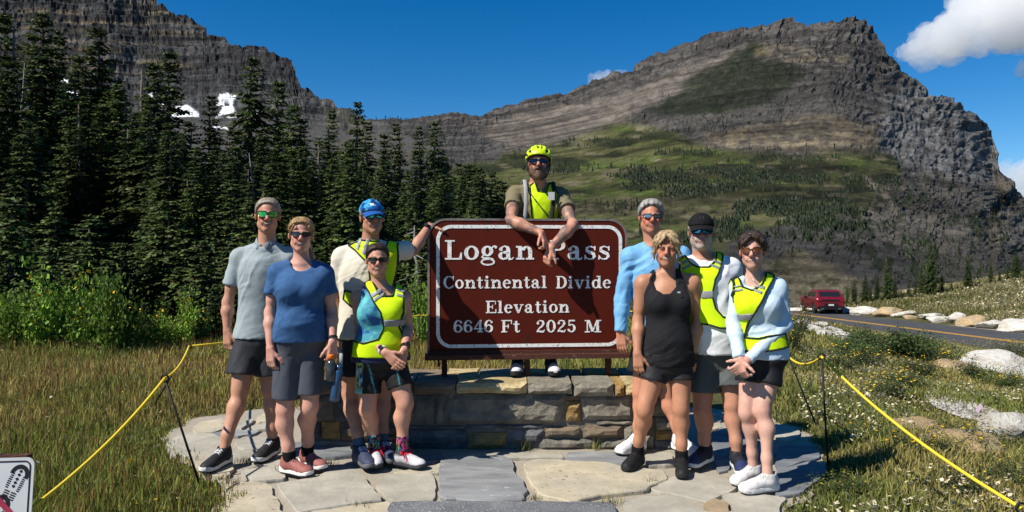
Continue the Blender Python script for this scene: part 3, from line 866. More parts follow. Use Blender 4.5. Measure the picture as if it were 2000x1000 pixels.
def rough_block(x0, x1, z0, z1, y0, y1, mat, seed, proud=.02, parent=wall, top_rough=.006, trap=0.0):
    nx = max(4, int((x1 - x0) / .045)); nz = max(3, int((z1 - z0) / .035)); nx = min(nx, 16); nz = min(nz, 9)
    rg = np.random.default_rng(seed)
    U, V = np.meshgrid(np.linspace(0, 1, nx + 1), np.linspace(0, 1, nz + 1), indexing='ij')
    edge = np.minimum(np.minimum(U, 1 - U) * (x1 - x0), np.minimum(V, 1 - V) * (z1 - z0))
    rnd = np.minimum(edge / .03, 1) ** .5
    X = x0 + (x1 - x0) * U; Z = z0 + (z1 - z0) * V
    sk = rg.normal() * trap
    X = X + sk * (V - .5) * (x1 - x0)
    cr = .35 * (z1 - z0) * .25
    X = X + .008 * fbm(Z * 14, X * 3, seed, 2, 1) ; Z = Z + .008 * fbm(X * 11, Z * 3, seed + 5, 2, 2)
    Y = y0 + .022 - proud * rnd - .03 * (fbm(X * 9, Z * 16, seed * 3.1, 4, 7)) * rnd - .012 * ridged(X * 5, Z * 22, seed, 3, 8) * rnd
    fr = np.stack([X, Y, Z], -1)
    m = (nx + 1) * (nz + 1)
    bk = fr.copy(); bk[..., 1] = y1
    v = np.concatenate([fr.reshape(-1, 3), bk.reshape(-1, 3)])
    f = []
    w = nz + 1
    for i in range(nx):
        for j in range(nz):
            a = i * w + j
            f.append((a, a + w, a + w + 1, a + 1))
    rim = [i * w for i in range(nx + 1)] + [nx * w + j for j in range(1, w)] + [i * w + nz for i in range(nx - 1, -1, -1)] + [j for j in range(nz - 1, 0, -1)]
    for a, b in zip(rim, rim[1:] + rim[:1]): f.append((b, a, a + m, b + m))
    return obj('stone', v, f, mat, parent, False)
STONES = [('b', 812, 884, 752, 771), ('d', 886, 900, 750, 768), ('g', 801, 847, 776, 832), ('g', 850, 866, 774, 831), ('g', 870, 1101, 771, 830), ('r', 1103, 1133, 770, 784), ('o', 1106, 1135, 786, 826),
          ('l', 1137, 1243, 770, 822), ('d', 800, 912, 842, 878), ('o', 914, 988, 847, 879), ('d', 990, 1062, 841, 870), ('b', 1065, 1134, 837, 856), ('b', 1139, 1218, 833, 857), ('l', 1221, 1243, 834, 862),
          ('g', 1052, 1165, 860, 880), ('g', 1170, 1232, 860, 879), ('g', 800, 905, 834, 840), ('d', 908, 1060, 832, 839), ('o', 627, 662, 826, 860), ('r', 664, 735, 829, 862), ('g', 606, 650, 776, 824), ('d', 653, 720, 778, 826),
          ('b', 722, 798, 775, 826), ('g', 738, 798, 829, 850), ('d', 606, 625, 828, 862), ('l', 606, 690, 864, 880), ('g', 693, 797, 864, 880), ('r', 738, 797, 853, 862), ('g', 1246, 1316, 772, 815), ('b', 1246, 1280, 818, 850),
          ('l', 1283, 1317, 818, 842), ('o', 1283, 1316, 845, 862), ('g', 1236, 1278, 853, 880), ('d', 1281, 1317, 864, 880), ('g', 1166, 1236, 824, 831)]
for i, (k, a, b, c, d) in enumerate(STONES):
    rough_block(wx(a), wx(b), wz(d), wz(c), WY0 + .01, WY0 + .2, M_st[k], 40 + i, .026 if k != 'd' else .018, trap=.05)
COPE = [('b', 603, 700), ('l', 702, 806), ('b', 809, 890), ('c', 893, 1028), ('l', 1031, 1116), ('l', 1121, 1198), ('o', 1201, 1219), ('c', 1222, 1268), ('l', 1270, 1320)]
for i, (k, a, b) in enumerate(COPE):
    rg = np.random.default_rng(i + 900)
    zb = wz(768 + rg.uniform(-2, 5)); zt = WTOP + rg.uniform(-.006, .006)
    rough_block(wx(a), wx(b), zb, zt, WY0 - .035 - rg.uniform(0, .02), WY0 + .30 + rg.uniform(0, .06), M_st[k], 140 + i, .02)
XB = [603, 690, 770, 860, 930, 1020, 1085, 1150, 1230, 1318]
for i in range(len(XB) - 1):
    rg = np.random.default_rng(i + 700)
    k = ['g', 'l', 'b', 'c', 'l', 'c', 'r', 'o', 'l'][i]
    mbt = MB(); x0, x1 = wx(XB[i]) + .008, wx(XB[i + 1]) - .008; zt = WTOP - .004 + rg.uniform(-.004, .012)
    P = jag(np.array([(x0, WY0 + .385), (x1, WY0 + .375), (x1, WY1 + rg.uniform(-.03, .03)), (x0, WY1 + rg.uniform(-.03, .03))]), .012, i, .09)
    mbt.prism([tuple(p) for p in P], (1, 0, 0), (0, 1, 0), (0, 0, 1), zt - .09, zt, (0, 0, 0))
    mbt.build('stone', M_st[k], wall)
# a few lighter end and back stones so the wall reads whole from the side
for i, (y0, z0) in enumerate([(5.30, .02), (5.55, .03), (5.34, .23), (5.6, .24)]):
    for sx, xx in ((-1, wx0), (1, wx1)):
        mbt = MB(); P = jag(np.array([(y0, z0), (y0 + .22, z0), (y0 + .22, z0 + .18), (y0, z0 + .18)]), .01, i, .06)
        mbt.prism([tuple(p) for p in P], (0, 1, 0), (0, 0, 1), (1, 0, 0), -.04, .02, (xx, 0, 0)) if sx > 0 else mbt.prism([tuple(p) for p in P], (0, 1, 0), (0, 0, 1), (1, 0, 0), -.02, .04, (xx, 0, 0))
        mbt.build('stone', M_st['gbdl'[i]], wall)

# ---------------------------------------------------------------- the pass sign
SA = PX(838, 690, 5.44); SB = PX(1222, 686, 5.56)
SA[2] = SB[2] = 0
sign = thing('pass_sign', 'brown wooden park sign with white lettering and rounded border on the stone wall', 'sign', ((SA[0] + SB[0]) / 2, (SA[1] + SB[1]) / 2, WTOP))
Ux = (SB - SA); SW = np.linalg.norm(Ux); Ux = Ux / SW
Un = np.array([Ux[1], -Ux[0], 0.0])            # towards the camera
Uz = np.array([0, 0, 1.0])
def on_sign(px, py):
    """sign-plane coordinates (along, height) of a photograph pixel"""
    dr = PX(px, py, 1.0) - np.array([0, 0, CAMH]); o = np.array([0, 0, CAMH])
    t = ((SA - o) @ Un) / (dr @ Un)
    p = o + dr * t
    return np.array([(p - SA) @ Ux, p[2]])
zlo = on_sign(1030, 690)[1]; zhi = on_sign(1030, 430)[1]
m_brown = material('brown_sign_paint', (.088, .0120, .0055), .55, amt=.12, scale=5, detail=6, spec=.12, bump=.15, bscale=24, stretch=(1, 1, .5), spots=(9, .68, (.055, .014, .009)))
m_brown_d = material('weathered_brown_wood', (.075, .026, .016), .75, amt=.45, scale=14, bump=.5, bscale=30, stretch=(1, 1, 6), spots=(18, .66, (.2, .17, .15)))
m_edge = material('weathered_grey_edge', (.19, .16, .145), .8, amt=.4, scale=22, bump=.5, spots=(13, .62, (.1, .03, .02)))
m_white = material('worn_white_paint', (.84, .83, .80), .6, amt=.22, scale=30, spots=(75, .60, (.30, .24, .20)), spec=.3)
def rrect(x0, y0, x1, y1, r, n=8, rb=None):
    rb = r if rb is None else rb
    out = []
    for cx_, cy_, a0, rr in ((x1 - rb, y0 + rb, -90, rb), (x1 - r, y1 - r, 0, r), (x0 + r, y1 - r, 90, r), (x0 + rb, y0 + rb, 180, rb)):
        for i in range(n + 1):
            a = R(a0 + 90 * i / n); out.append((cx_ + rr * math.cos(a), cy_ + rr * math.sin(a)))
    return out
sm = MB(); sm.prism(rrect(0.0, zlo, SW, zhi, .13, 10, .01), Ux, Uz, Un, -.075, 0, SA); sm.build('sign_panel', [m_brown], sign)
# grey weathered rim round the top edge
def ring(mb, outer, inner, h0, h1, mi=0):
    n = len(outer)
    vs = [SA + Ux * x + Uz * y + Un * h for h in (h0, h1) for P in (outer, inner) for x, y in P]
    f = []
    for i in range(n):
        j = (i + 1) % n
        f += [(2 * n + i, 2 * n + j, 3 * n + j, 3 * n + i), (i, 2 * n + i, 3 * n + i - 2 * n + 0 + 0, i)] if False else [(2 * n + i, 2 * n + j, 3 * n + j, 3 * n + i), (i, j, 2 * n + j, 2 * n + i), (n + j, n + i, 3 * n + i, 3 * n + j)]
    mb.add(vs, f, mi)
rm = MB(); ring(rm, rrect(-.012, zlo + .0, SW + .012, zhi + .012, .14, 10, .012), rrect(.004, zlo + .004, SW - .004, zhi - .004, .126, 10, .008), -.083, .004); rm.build('rim', m_edge, sign)
b0 = on_sign(852, 680); b1 = on_sign(1215, 440)
bx0, bz0 = b0; bx1, bz1 = b1
wt = .026
bm_ = MB(); ring(bm_, rrect(bx0, bz0, bx1, bz1, .115, 12), rrect(bx0 + wt, bz0 + wt, bx1 - wt, bz1 - wt, .092, 12), .0005, .0035); bm_.build('painted_border', m_white, sign)
# bottom ledge and posts
lm = MB(); lm.box(SA + Ux * SW / 2 + Uz * (zlo - .018) + Un * (-.02), (SW / 2 + .03, .085, .018), (Ux, Un, Uz)); lm.box(SA + Ux * SW / 2 + Uz * (zlo + .012) + Un * .012, (SW / 2, .009, .012), (Ux, Un, Uz)); lm.build('ledge', m_brown_d, sign)
for px in (868, 1030, 1189):
    a = on_sign(px, 700)[0]
    pm = MB(); pm.box(SA + Ux * a + Un * -.03 + Uz * ((zlo - .036 + WTOP - .02) / 2), (.021, .021, (zlo - .036 - WTOP + .02) / 2), (Ux, Un, Uz)); pm.build('post', m_brown_d, sign)
pm = MB(); a = on_sign(857, 710)[0]; pm.tube([SA + Ux * a + Un * .03 + Uz * (zlo - .036), SA + Ux * a + Un * .03 + Uz * (zlo - .09)], .008); pm.build('bolt', material('black_iron', (.02, .02, .02), .6, metal=.3), sign)
# back battens
for fx in (.2, .5, .8):
    pm = MB(); pm.box(SA + Ux * SW * fx + Un * -.093 + Uz * ((zlo + zhi) / 2), (.04, .017, (zhi - zlo) / 2 - .1), (Ux, Un, Uz)); pm.build('batten', m_brown_d, sign)

# slab-serif lettering, cap height 1, built from strokes
XH = .70
def rect(x0, y0, x1, y1): return [(x0, y0), (x1, y0), (x1, y1), (x0, y1)]
def arc(cx, cy, rx_, ry_, tx, ty, a0, a1, n=18):
    """stroke along an ellipse: thickness tx at the sides, ty at top and bottom"""
    o, i = [], []
    for k in range(n + 1):
        a = R(a0 + (a1 - a0) * k / n); c, s_ = math.cos(a), math.sin(a)
        o.append((cx + rx_ * c, cy + ry_ * s_)); i.append((cx + (rx_ - tx) * c, cy + (ry_ - ty) * s_))
    return ('strip', o, i)
def stroke(pts, w):
    pts = np.array(pts, float); T = np.gradient(pts, axis=0); T /= np.linalg.norm(T, axis=1)[:, None]
    N_ = np.c_[-T[:, 1], T[:, 0]]; w = np.array(w if hasattr(w, '__len__') else [w] * len(pts))[:, None] / 2
    return ('strip', [tuple(p) for p in pts + N_ * w], [tuple(p) for p in pts - N_ * w])
def ball(x, y, r): return [(x + r * math.cos(2 * math.pi * k / 12), y + r * math.sin(2 * math.pi * k / 12)) for k in range(12)]
SV, SH, SF = .19, .085, .085      # stem, thin stroke, serif
def bowl(x, y, rx_, ry_): return arc(x, y, rx_, ry_, SV * .98, SH, 0, 360, 30)
G = {
 'L': (.80, [rect(.12, 0, .12 + SV, 1), rect(.0, 0, .8, SF), rect(0, 1 - SF, .46, 1), [(.66, SF - .01), (.80, SF - .01), (.80, .36), (.73, .36)]]),
 'o': (.70, [bowl(.35, XH / 2, .35, XH / 2 + .015)]),
 'g': (.72, [bowl(.30, .44, .28, .27), arc(.32, -.12, .34, .19, .09, SH, 0, 360, 28), stroke([(.12, .24), (.05, .13), (.16, .06), (.4, .05), (.58, .0)], [.06, .1, .13, .13, .10]), stroke([(.5, .58), (.58, .68), (.68, .70)], [.06, .07, .07]), ball(.69, .64, .075)]),
 'a': (.74, [stroke([(.08, .5), (.14, .62), (.3, .69), (.44, .62), (.47, .5), (.47, .12), (.53, .03), (.66, .03), (.72, .12)], [.05, .07, .08, .15, SV, SV, .14, .06, .05]), ball(.12, .53, .09), arc(.25, .20, .25, .21, SV * .9, SH, 40, 320), stroke([(.44, .40), (.25, .40)], SH)]),
 'n': (.86, [rect(.1, 0, .1 + SV, XH), rect(0, 0, .4, SF), rect(0, XH - SF, .2, XH), rect(.58, 0, .58 + SV, .45), rect(.47, 0, .86, SF), arc(.50, .42, .27, .28, SV, .1, 0, 165)]),
 'P': (.78, [rect(.1, 0, .1 + SV, 1), rect(0, 0, .44, SF), rect(0, 1 - SF, .45, 1), arc(.43, .73, .33, .27, SV, SH, -90, 90), rect(.28, .46, .44, .46 + SH)]),
 's': (.60, [stroke([(.52, .52), (.46, .63), (.28, .68), (.12, .6), (.12, .46), (.28, .37), (.45, .3), (.5, .17), (.4, .05), (.25, .02), (.1, .08), (.04, .2)], [.05, .06, .07, .13, .16, .17, .17, .15, .09, .07, .06, .05]), rect(.50, .46, .555, .69), rect(.0, .0, .055, .24)]),
 'C': (.84, [arc(.46, .5, .46, .515, SV * 1.1, SH, 38, 322, 26), rect(.76, .64, .83, 1.0), ball(.76, .22, .06)]),
 't': (.52, [stroke([(.22, .92), (.22, .14), (.3, .04), (.42, .04), (.5, .16)], [SV * .9, SV, .16, .07, .05]), rect(0, XH - SF, .46, XH)]),
 'i': (.42, [rect(.1, 0, .1 + SV, XH), rect(0, 0, .40, SF), rect(0, XH - SF, .2, XH), ball(.19, .91, .115)]),
 'e': (.66, [arc(.34, XH / 2, .34, XH / 2 + .015, SV, SH, 15, 320, 26), rect(.14, .36, .64, .36 + SH * .8), stroke([(.58, .40), (.57, .50)], .16)]),
 'l': (.42, [rect(.1, 0, .1 + SV, 1), rect(0, 0, .40, SF), rect(0, 1 - SF, .2, 1)]),
 'D': (.90, [rect(.1, 0, .1 + SV, 1), rect(0, 0, .42, SF), rect(0, 1 - SF, .42, 1), arc(.40, .5, .48, .5, SV * 1.1, SF, -90, 90)]),
 'v': (.80, [stroke([(.14, XH - .02), (.40, .0)], [SV * 1.05, .17]), stroke([(.66, XH - .02), (.42, .0)], .085), rect(0, XH - SF, .34, XH), rect(.5, XH - SF, .80, XH)]),
 'd': (.82, [arc(.34, XH / 2, .34, XH / 2 + .01, SV, SH, 0, 360, 28), rect(.52, .04, .52 + SV, 1), rect(.40, 1 - SF, .6, 1), rect(.6, 0, .82, SF)]),
 'E': (.86, [rect(.1, 0, .1 + SV, 1), rect(0, 0, .84, SF), rect(0, 1 - SF, .80, 1), rect(.28, .46, .56, .46 + SH), rect(.5, .34, .57, .66), rect(.77, 0, .84, .32), rect(.73, .70, .80, 1)]),
 'F': (.80, [rect(.1, 0, .1 + SV, 1), rect(0, 0, .44, SF), rect(0, 1 - SF, .80, 1), rect(.28, .45, .54, .45 + SH), rect(.49, .33, .56, .65), rect(.73, .68, .80, 1)]),
 '6': (.70, [arc(.35, .31, .35, .32, SV, SH, 0, 360, 28), stroke([(.6, .82), (.5, .94), (.36, .97), (.2, .88), (.1, .66), (.095, .35)], [.06, .07, .08, .14, SV, SV]), ball(.58, .82, .085)]),
 '4': (.74, [rect(.42, 0, .42 + SV, 1), rect(.3, 0, .74, SF), rect(.02, .24, .74, .24 + SH), stroke([(.05, .28), (.48, .96)], .085)]),
 '2': (.70, [stroke([(.1, .72), (.16, .9), (.34, .97), (.52, .9), (.57, .72), (.46, .52), (.24, .33), (.08, .12)], [.05, .07, .08, .15, SV, .15, .09, .06]), ball(.14, .74, .095), stroke([(.04, .05), (.2, .12), (.4, .07), (.56, .06), (.66, .22)], [.05, .15, .16, .14, .05])]),
 '0': (.72, [arc(.36, .5, .36, .51, SV, SH, 0, 360, 30)]),
 '5': (.68, [arc(.32, .33, .33, .34, SV, SH, -150, 140, 24), ball(.1, .2, .085), rect(.1, .52, .17, 1), rect(.1, 1 - SF * 1.4, .6, 1)]),
 'M': (1.14, [rect(.14, 0, .22, 1), rect(.80, 0, .80 + SV, 1), rect(0, 0, .36, SF), rect(.66, 0, 1.14, SF), rect(0, 1 - SF, .3, 1), rect(.84, 1 - SF, 1.14, 1), stroke([(.25, .98), (.55, .08)], [SV, SV]), stroke([(.85, .98), (.55, .06)], .085)]),
}
def text(s_, px0, px1, ytop, ybase, gap=.10):
    a = on_sign(px0, ybase); b = on_sign(px1, ybase); top = on_sign((px0 + px1) / 2, ytop)[1]; base = on_sign((px0 + px1) / 2, ybase)[1]
    Hh = top - base
    tot = sum(G[c][0] + gap for c in s_) - gap
    sx = (b[0] - a[0]) / tot; x = a[0]
    for c in s_:
        w, parts = G[c]
        mb = MB(); zz = .0006
        for p in parts:
            if p and p[0] == 'strip':
                o_, i_ = p[1], p[2]; n = len(o_)
                vs = [SA + Ux * (x + q[0] * sx) + Uz * (base + q[1] * Hh) + Un * h for h in (zz, zz + .0028) for P in (o_, i_) for q in P]
                f = []
                for k in range(n - 1):
                    f += [(2 * n + k, 2 * n + k + 1, 3 * n + k + 1, 3 * n + k), (k, k + 1, 2 * n + k + 1, 2 * n + k), (n + k + 1, n + k, 3 * n + k, 3 * n + k + 1)]
                mb.add(vs, f)
            else:
                mb.prism([(x + q[0] * sx, base + q[1] * Hh) for q in p], Ux, Uz, Un, zz, zz + .0028, SA)
            zz += .00012
        mb.build('letter', m_white, sign)
        x += (w + gap) * sx
text('Logan', 869, 1043, 469, 507); text('Pass', 1074, 1192, 469, 507)
text('Continental', 866, 1068, 539, 563); text('Divide', 1086, 1193, 539, 563)
text('Elevation', 949, 1112, 587, 611)
text('6646', 886, 963, 625, 649); text('Ft', 979, 1016, 625, 649); text('2025', 1047, 1125, 625, 649); text('M', 1142, 1174, 625, 649)
# ---------------------------------------------------------------- people
def skin_material():
    m = material('skin', attr=True, rough=.5, amt=.10, scale=60, detail=5, bump=.12, bscale=160, bdist=.002, spec=.35, sss=.12)
    m.node_tree.nodes['Principled BSDF'].inputs['Subsurface Scale'].default_value = .4
    return m
m_skin = skin_material()
m_clothattr = material('cloth', attr=True, rough=.85, amt=.10, scale=220, detail=3, bump=.25, bscale=400, bdist=.001, spec=.12)
m_techattr = material('sport_cloth', attr=True, rough=.62, amt=.08, scale=160, detail=3, bump=.2, bscale=350, bdist=.001, spec=.25)
m_hivis = material('hi_vis_mesh', (.58, .80, .006), .75, amt=.08, scale=300, bump=.3, bscale=500, bdist=.001, spec=.2)
m_refl = material('reflective_tape', (.23, .235, .24), .45, amt=.12, scale=200, spec=.5)
m_trim = material('black_binding', (.012, .012, .014), .8, amt=.1)
m_black = material('black_plastic', (.012, .012, .013), .35, amt=.0)
m_teeth = material('teeth', (.46, .42, .36), .35, amt=.0)
m_rubber_w = material('white_midsole', (.72, .71, .68), .6, amt=.08, scale=40)
m_rubber_b = material('black_outsole', (.018, .018, .02), .7, amt=.2, scale=60)
m_steel = material('watch_face', (.02, .02, .022), .15, amt=0, spec=.6)
def lens_mat(name, c, c2, rough=.08):
    m = material(name, c, rough, amt=.0, spec=.8, metal=.75, col2=c2, scale=60, coat=.5)
    return m
def hair_mat(name, c, c2):
    return material(name, c, .5, amt=.35, scale=120, detail=4, bump=.7, bscale=200, bdist=.003, col2=c2, stretch=(1, 1, .35), spec=.4)
def unit(v): v = np.array(v, float); return v / (np.linalg.norm(v) + 1e-9)
VOX = .0055

def frame_of(yaw, pitch=0, roll=0):
    """rows: right, back, up of a head or torso that faces the camera at yaw 0"""
    y, p, r = R(yaw), R(pitch), R(roll)
    rx_ = np.array([math.cos(y), math.sin(y), 0]); ry_ = np.array([-math.sin(y), math.cos(y), 0]); rz_ = np.array([0, 0, 1.0])
    ry2 = ry_ * math.cos(p) + rz_ * math.sin(p); rz2 = -ry_ * math.sin(p) + rz_ * math.cos(p)
    rx3 = rx_ * math.cos(r) - rz2 * math.sin(r); rz3 = rx_ * math.sin(r) + rz2 * math.cos(r)
    return np.array([rx3, ry2, rz3])

class Person:
    def __init__(s, label, D, **k):
        s.k = k; s.D = D; s.sex = k.get('sex', 'm'); s.g = k.get('girth', 1.0)
        s.zg = k.get('zg', .03)
        def P(t): return PX(t[0], t[1], D + (t[2] if len(t) > 2 else 0))
        s.P = P
        s.hc = P(k['head']); s.hs = k.get('hs', 1.0)
        s.HM = frame_of(k.get('yaw', 0), k.get('pitch', 0), k.get('roll', 0))
        s.sh = [P(k['sh'][0]), P(k['sh'][1])]
        s.shc = (s.sh[0] + s.sh[1]) / 2
        s.hip = P(k['hip']); s.hj = [s.hip + np.array([-k.get('hipw', .085), 0, -.03]), s.hip + np.array([k.get('hipw', .085), 0, -.03])]
        s.tyaw = R(k.get('tyaw', 0))
        if k.get('tyaw'):
            for i, sg in ((0, -1), (1, 1)): s.hj[i] = s.hip + sg * k.get('hipw', .085) * np.array([math.cos(s.tyaw), math.sin(s.tyaw), 0]) + [0, 0, -.03]
        s.arm = [[P(q) for q in k['arm'][i]] for i in (0, 1)]       # elbow, wrist
        s.kn = [P(k['kn'][0]), P(k['kn'][1])]
        s.feet = []
        for i in (0, 1):
            h, t = k['foot'][i]
            h = GP(*h, s.zg) ; t = GP(*t, s.zg)
            d = t - h; d[2] = 0; d = unit(d); h[2] = s.zg
            s.feet.append((h, d))
        s.ank = [h + d * .058 + np.array([0, 0, .105]) for h, d in s.feet]
        base = (s.feet[0][0] + s.feet[1][0]) / 2; base[2] = s.zg
        s.root = thing('person', label, 'person', base)
        pts = np.array([s.hc + [0, 0, .15], s.hc] + s.sh + s.arm[0] + s.arm[1] + s.ank + s.kn + [s.hip] + [q[0] for q in s.feet] + [P(t) for t in k.get('tips', [])])
        s.lo = pts.min(0) - .17; s.hi = pts.max(0) + .17
        s.lo[2] = s.zg; s.hi[2] = min(s.hi[2], s.hc[2] + .16)
    # torso sections: fraction from hip (0) to shoulder line (1)
    def torso(s, off=0.0, loose=0.0, tmin=-.24, tmax=1.08, belly=None, legs=False):
        if s.sex == 'm':
            T = [-.24, -.1, 0, .2, .42, .62, .8, .92, 1.0, 1.08]; a = [.115, .155, .157, .147, .143, .158, .168, .158, .12, .07]; b = [.10, .118, .12, .112, .11, .122, .126, .115, .088, .06]
        else:
            T = [-.24, -.1, 0, .2, .42, .62, .8, .92, 1.0, 1.08]; a = [.13, .178, .178, .155, .137, .142, .147, .132, .098, .055]; b = [.105, .124, .122, .112, .102, .108, .110, .100, .078, .05]
        T, a, b = (np.array(t) for t in (T, a, b))
        gb = belly if belly is not None else s.k.get('belly', 0)
        a = a * s.g; b = b * s.g
        b = b + gb * np.exp(-((T - .25) / .22) ** 2)
        wl = loose * (1 - sstep(.55, 1.0, T))
        a = a + off + wl; b = b + off + wl * .8
        if loose > 0: a = np.where(T <= .12, np.maximum(a, s.k.get('hipw', .075) + .092 * s.k.get('legr', 1.0) + .010), a)
        cx = s.hip[0] + (s.shc[0] - s.hip[0]) * T; cy = s.hip[1] + (s.shc[1] - s.hip[1]) * T; cz = s.hip[2] + (s.shc[2] - s.hip[2]) * T
        cy = cy - gb * .8 * np.exp(-((T - .25) / .22) ** 2)
        mk = (T >= tmin - 1e-6) & (T <= tmax + 1e-6)
        TT = np.concatenate([[tmin], T[(T > tmin) & (T < tmax)], [tmax]])
        itp = lambda q: np.interp(TT, T, q)
        L = [(p_loft(itp(cz), itp(cx), itp(cy), itp(a), itp(b), s.tyaw), .02)]
        nb = s.neckbase()
        for i in (0, 1):
            L.append((p_cone(nb + [0, 0, -.020], s.sh[i] + [0, 0, -.010], .046 * s.g + off, .044 * s.g + off), .04))
            L.append((p_cone(s.shc + (s.sh[i] - s.shc) * .5 + [0, 0, -.09], s.sh[i] + [0, 0, -.03], .072 * s.g + off, .045 * s.g + off), .04))
        if s.sex == 'f':
            fw = np.array([math.sin(s.tyaw), -math.cos(s.tyaw), 0]); rt = np.array([math.cos(s.tyaw), math.sin(s.tyaw), 0])
            c = s.hip + (s.shc - s.hip) * .70
            bs = s.k.get('bust', .062)
            for sg in (-1, 1):
                L.append((p_ell(c + fw * .075 * s.g + rt * sg * .068 * s.g, np.array([bs, bs * .95, bs]) + off), .05))
        return L
    def neckbase(s): return s.shc + (s.hc - s.shc) * .28 + np.array([0, .012, 0])
    def h(s, x, y, z): return s.hc + (s.HM[0] * x + s.HM[1] * y + s.HM[2] * z) * s.hs
    def hell(s, c, r): return p_ell(s.h(*c), np.array(r) * s.hs, s.HM)
    def hcone(s, a, b, r1, r2): return p_cone(s.h(*a), s.h(*b), r1 * s.hs, r2 * s.hs)
    def hloc(s, v): return ((v - s.hc) @ s.HM.T) / s.hs

    def hand(s, Fd, w, d, n, t, size=1.0, curl=25, spread=.05, thumb=(.75, .55, .3)):
        d, n = unit(d), np.array(n, float); n = unit(n - d * (n @ d)); t = np.array(t, float); t = unit(t - d * (t @ d) - n * (t @ n))
        for i, (o, lf) in enumerate(((.029, .95), (.010, 1.05), (-.010, .98), (-.028, .80))):
            kx = w + (d * .088 + t * o) * size
            Fd.union(p_cone(w + t * o * .55 * size, kx, .0165 * size, .0118 * size), .012)
            p = kx; a = 0.0
            for L_, r1, r2, w_ in ((.040, .0102, .0094, .55), (.026, .0094, .0088, 1.1), (.022, .0088, .0072, .8)):
                a += R(curl) * w_ * (1 + .12 * i)
                q = p + (d * math.cos(a) + n * math.sin(a) + t * spread * (1.5 - i)) * L_ * lf * size
                Fd.union(p_cone(p, q, r1 * size, r2 * size), .003); p = q
        p = w + (d * .022 + t * .022) * size
        v = unit(d * thumb[0] + t * thumb[1] + n * thumb[2])
        for L_, r1, r2, e in ((.045, .0145, .012, 0), (.033, .012, .0105, .25), (.026, .0105, .0085, .35)):
            v = unit(v + d * e * .6 + n * e * .3)
            q = p + v * L_ * size; Fd.union(p_cone(p, q, r1 * size, r2 * size), .008); p = q

    def body(s):
        k = s.k; g = s.g; Fd = Field(s.lo, s.hi, VOX)
        for p, kk in s.torso(-.004): Fd.union(p, kk)
        nb = s.neckbase(); nr = k.get('neck', .056 if s.sex == 'm' else .046)
        Fd.union(p_cone(nb + [0, .005, -.06], s.h(0, .022, -.05), nr * 1.12, nr), .03)
        # head
        fat = k.get('face', 1.0)
        Fd.union(s.hell((0, .018, .030), (.074, .094, .085)), .01)
        Fd.union(s.hell((0, -.022, -.040), (.0565 * fat, .066, .068)), .03)
        Fd.union(s.hcone((-.043 * fat, 0, -.062), (0, -.062, -.092), .018, .019), .03); Fd.union(s.hcone((.043 * fat, 0, -.062), (0, -.062, -.092), .018, .019), .03)
        Fd.union(s.hell((0, -.070, -.096), (.021, .017, .017)), .018)
        for sg in (-1, 1):
            Fd.union(s.hell((sg * .038 * fat, -.062, -.022), (.022, .021, .020)), .02)
            Fd.cut(p_ell(s.h(sg * .031, -.103, .006), np.array((.017, .014, .011)) * s.hs, s.HM), .012)
            Fd.union(s.hell((sg * .031, -.079, .004), (.0135, .0125, .0125)), .004)
            Fd.union(s.hell((sg * .077, .014, -.004), (.0085, .019, .032)), .006)
            Fd.union(s.hell((sg * .0115, -.100, -.031), (.0085, .0095, .008)), .006)
            Fd.union(s.hcone((sg * .012, -.090, .022), (sg * .046, -.078, .021), .0085, .007), .012)
            Fd.union(s.hell((sg * .030 * fat, -.080, -.050), (.014, .012, .016)), .015)
        Fd.union(s.hcone((0, -.090, .016), (0, -.114, -.025), .0085, .0125), .010)
        Fd.union(s.hcone((-.019, -.0865, -.0545), (.019, -.0865, -.0545), .0062, .0062), .008)
        Fd.union(s.hcone((-.015, -.087, -.0685), (.015, -.087, -.0685), .0075, .0075), .008)
        # arms
        ar = k.get('armr', .95 if s.sex == 'm' else .86)
        for i in (0, 1):
            sh, (el, wr) = s.sh[i], s.arm[i]
            Fd.union(p_ell(sh + [0, 0, -.03], (.049 * ar, .051 * ar, .066 * ar)), .035)
            Fd.union(p_cone(sh + [0, 0, -.02], el, .046 * ar, .037 * ar), .03)
            m_ = sh + (el - sh) * .5
            Fd.union(p_cone(sh + (el - sh) * .3, sh + (el - sh) * .7, .046 * ar, .042 * ar), .02)
            Fd.union(p_cone(el, el + (wr - el) * .32, .040 * ar, .0445 * ar), .02)
            Fd.union(p_cone(el + (wr - el) * .32, wr, .0435 * ar, .0265 * ar), .02)
            hd = k['hand'][i]
            s.hand(Fd, wr, hd['d'], hd['n'], hd['t'], hd.get('size', .98 if s.sex == 'm' else .9), hd.get('curl', 24), hd.get('spread', .05), hd.get('thumb', (.75, .55, .3)))
        # legs
        lr = k.get('legr', 1.0)
        for i in (0, 1):
            hj, kn, an = s.hj[i], s.kn[i], s.ank[i]; hh, fd = s.feet[i]
            Fd.union(p_cone(hj, kn, .080 * lr, .054 * lr), .03)
            Fd.union(p_cone(hj + (kn - hj) * .25, hj + (kn - hj) * .8, .080 * lr, .060 * lr), .03)
            Fd.union(p_ell(kn + fd * .012, (.049 * lr, .051 * lr, .066)), .03)
            Fd.union(p_cone(kn + [0, 0, -.03], kn + (an - kn) * .33 - fd * .014, .047 * lr, .0535 * lr), .04)
            Fd.union(p_cone(kn + (an - kn) * .33 - fd * .014, an + (kn - an) * .22, .053 * lr, .037 * lr), .04)
            Fd.union(p_cone(an + (kn - an) * .22, an + [0, 0, -.03], .036 * lr, .033), .03)
            Fd.union(p_cone(an + [0, 0, -.055], hh + fd * .16 + [0, 0, .036], .026, .018), .01)
        v, q = Fd.mesh()
        s.body_o = obj('body', v, q, m_skin, s.root, True, s.skin_col(v), ratio=.30)
        return s.body_o

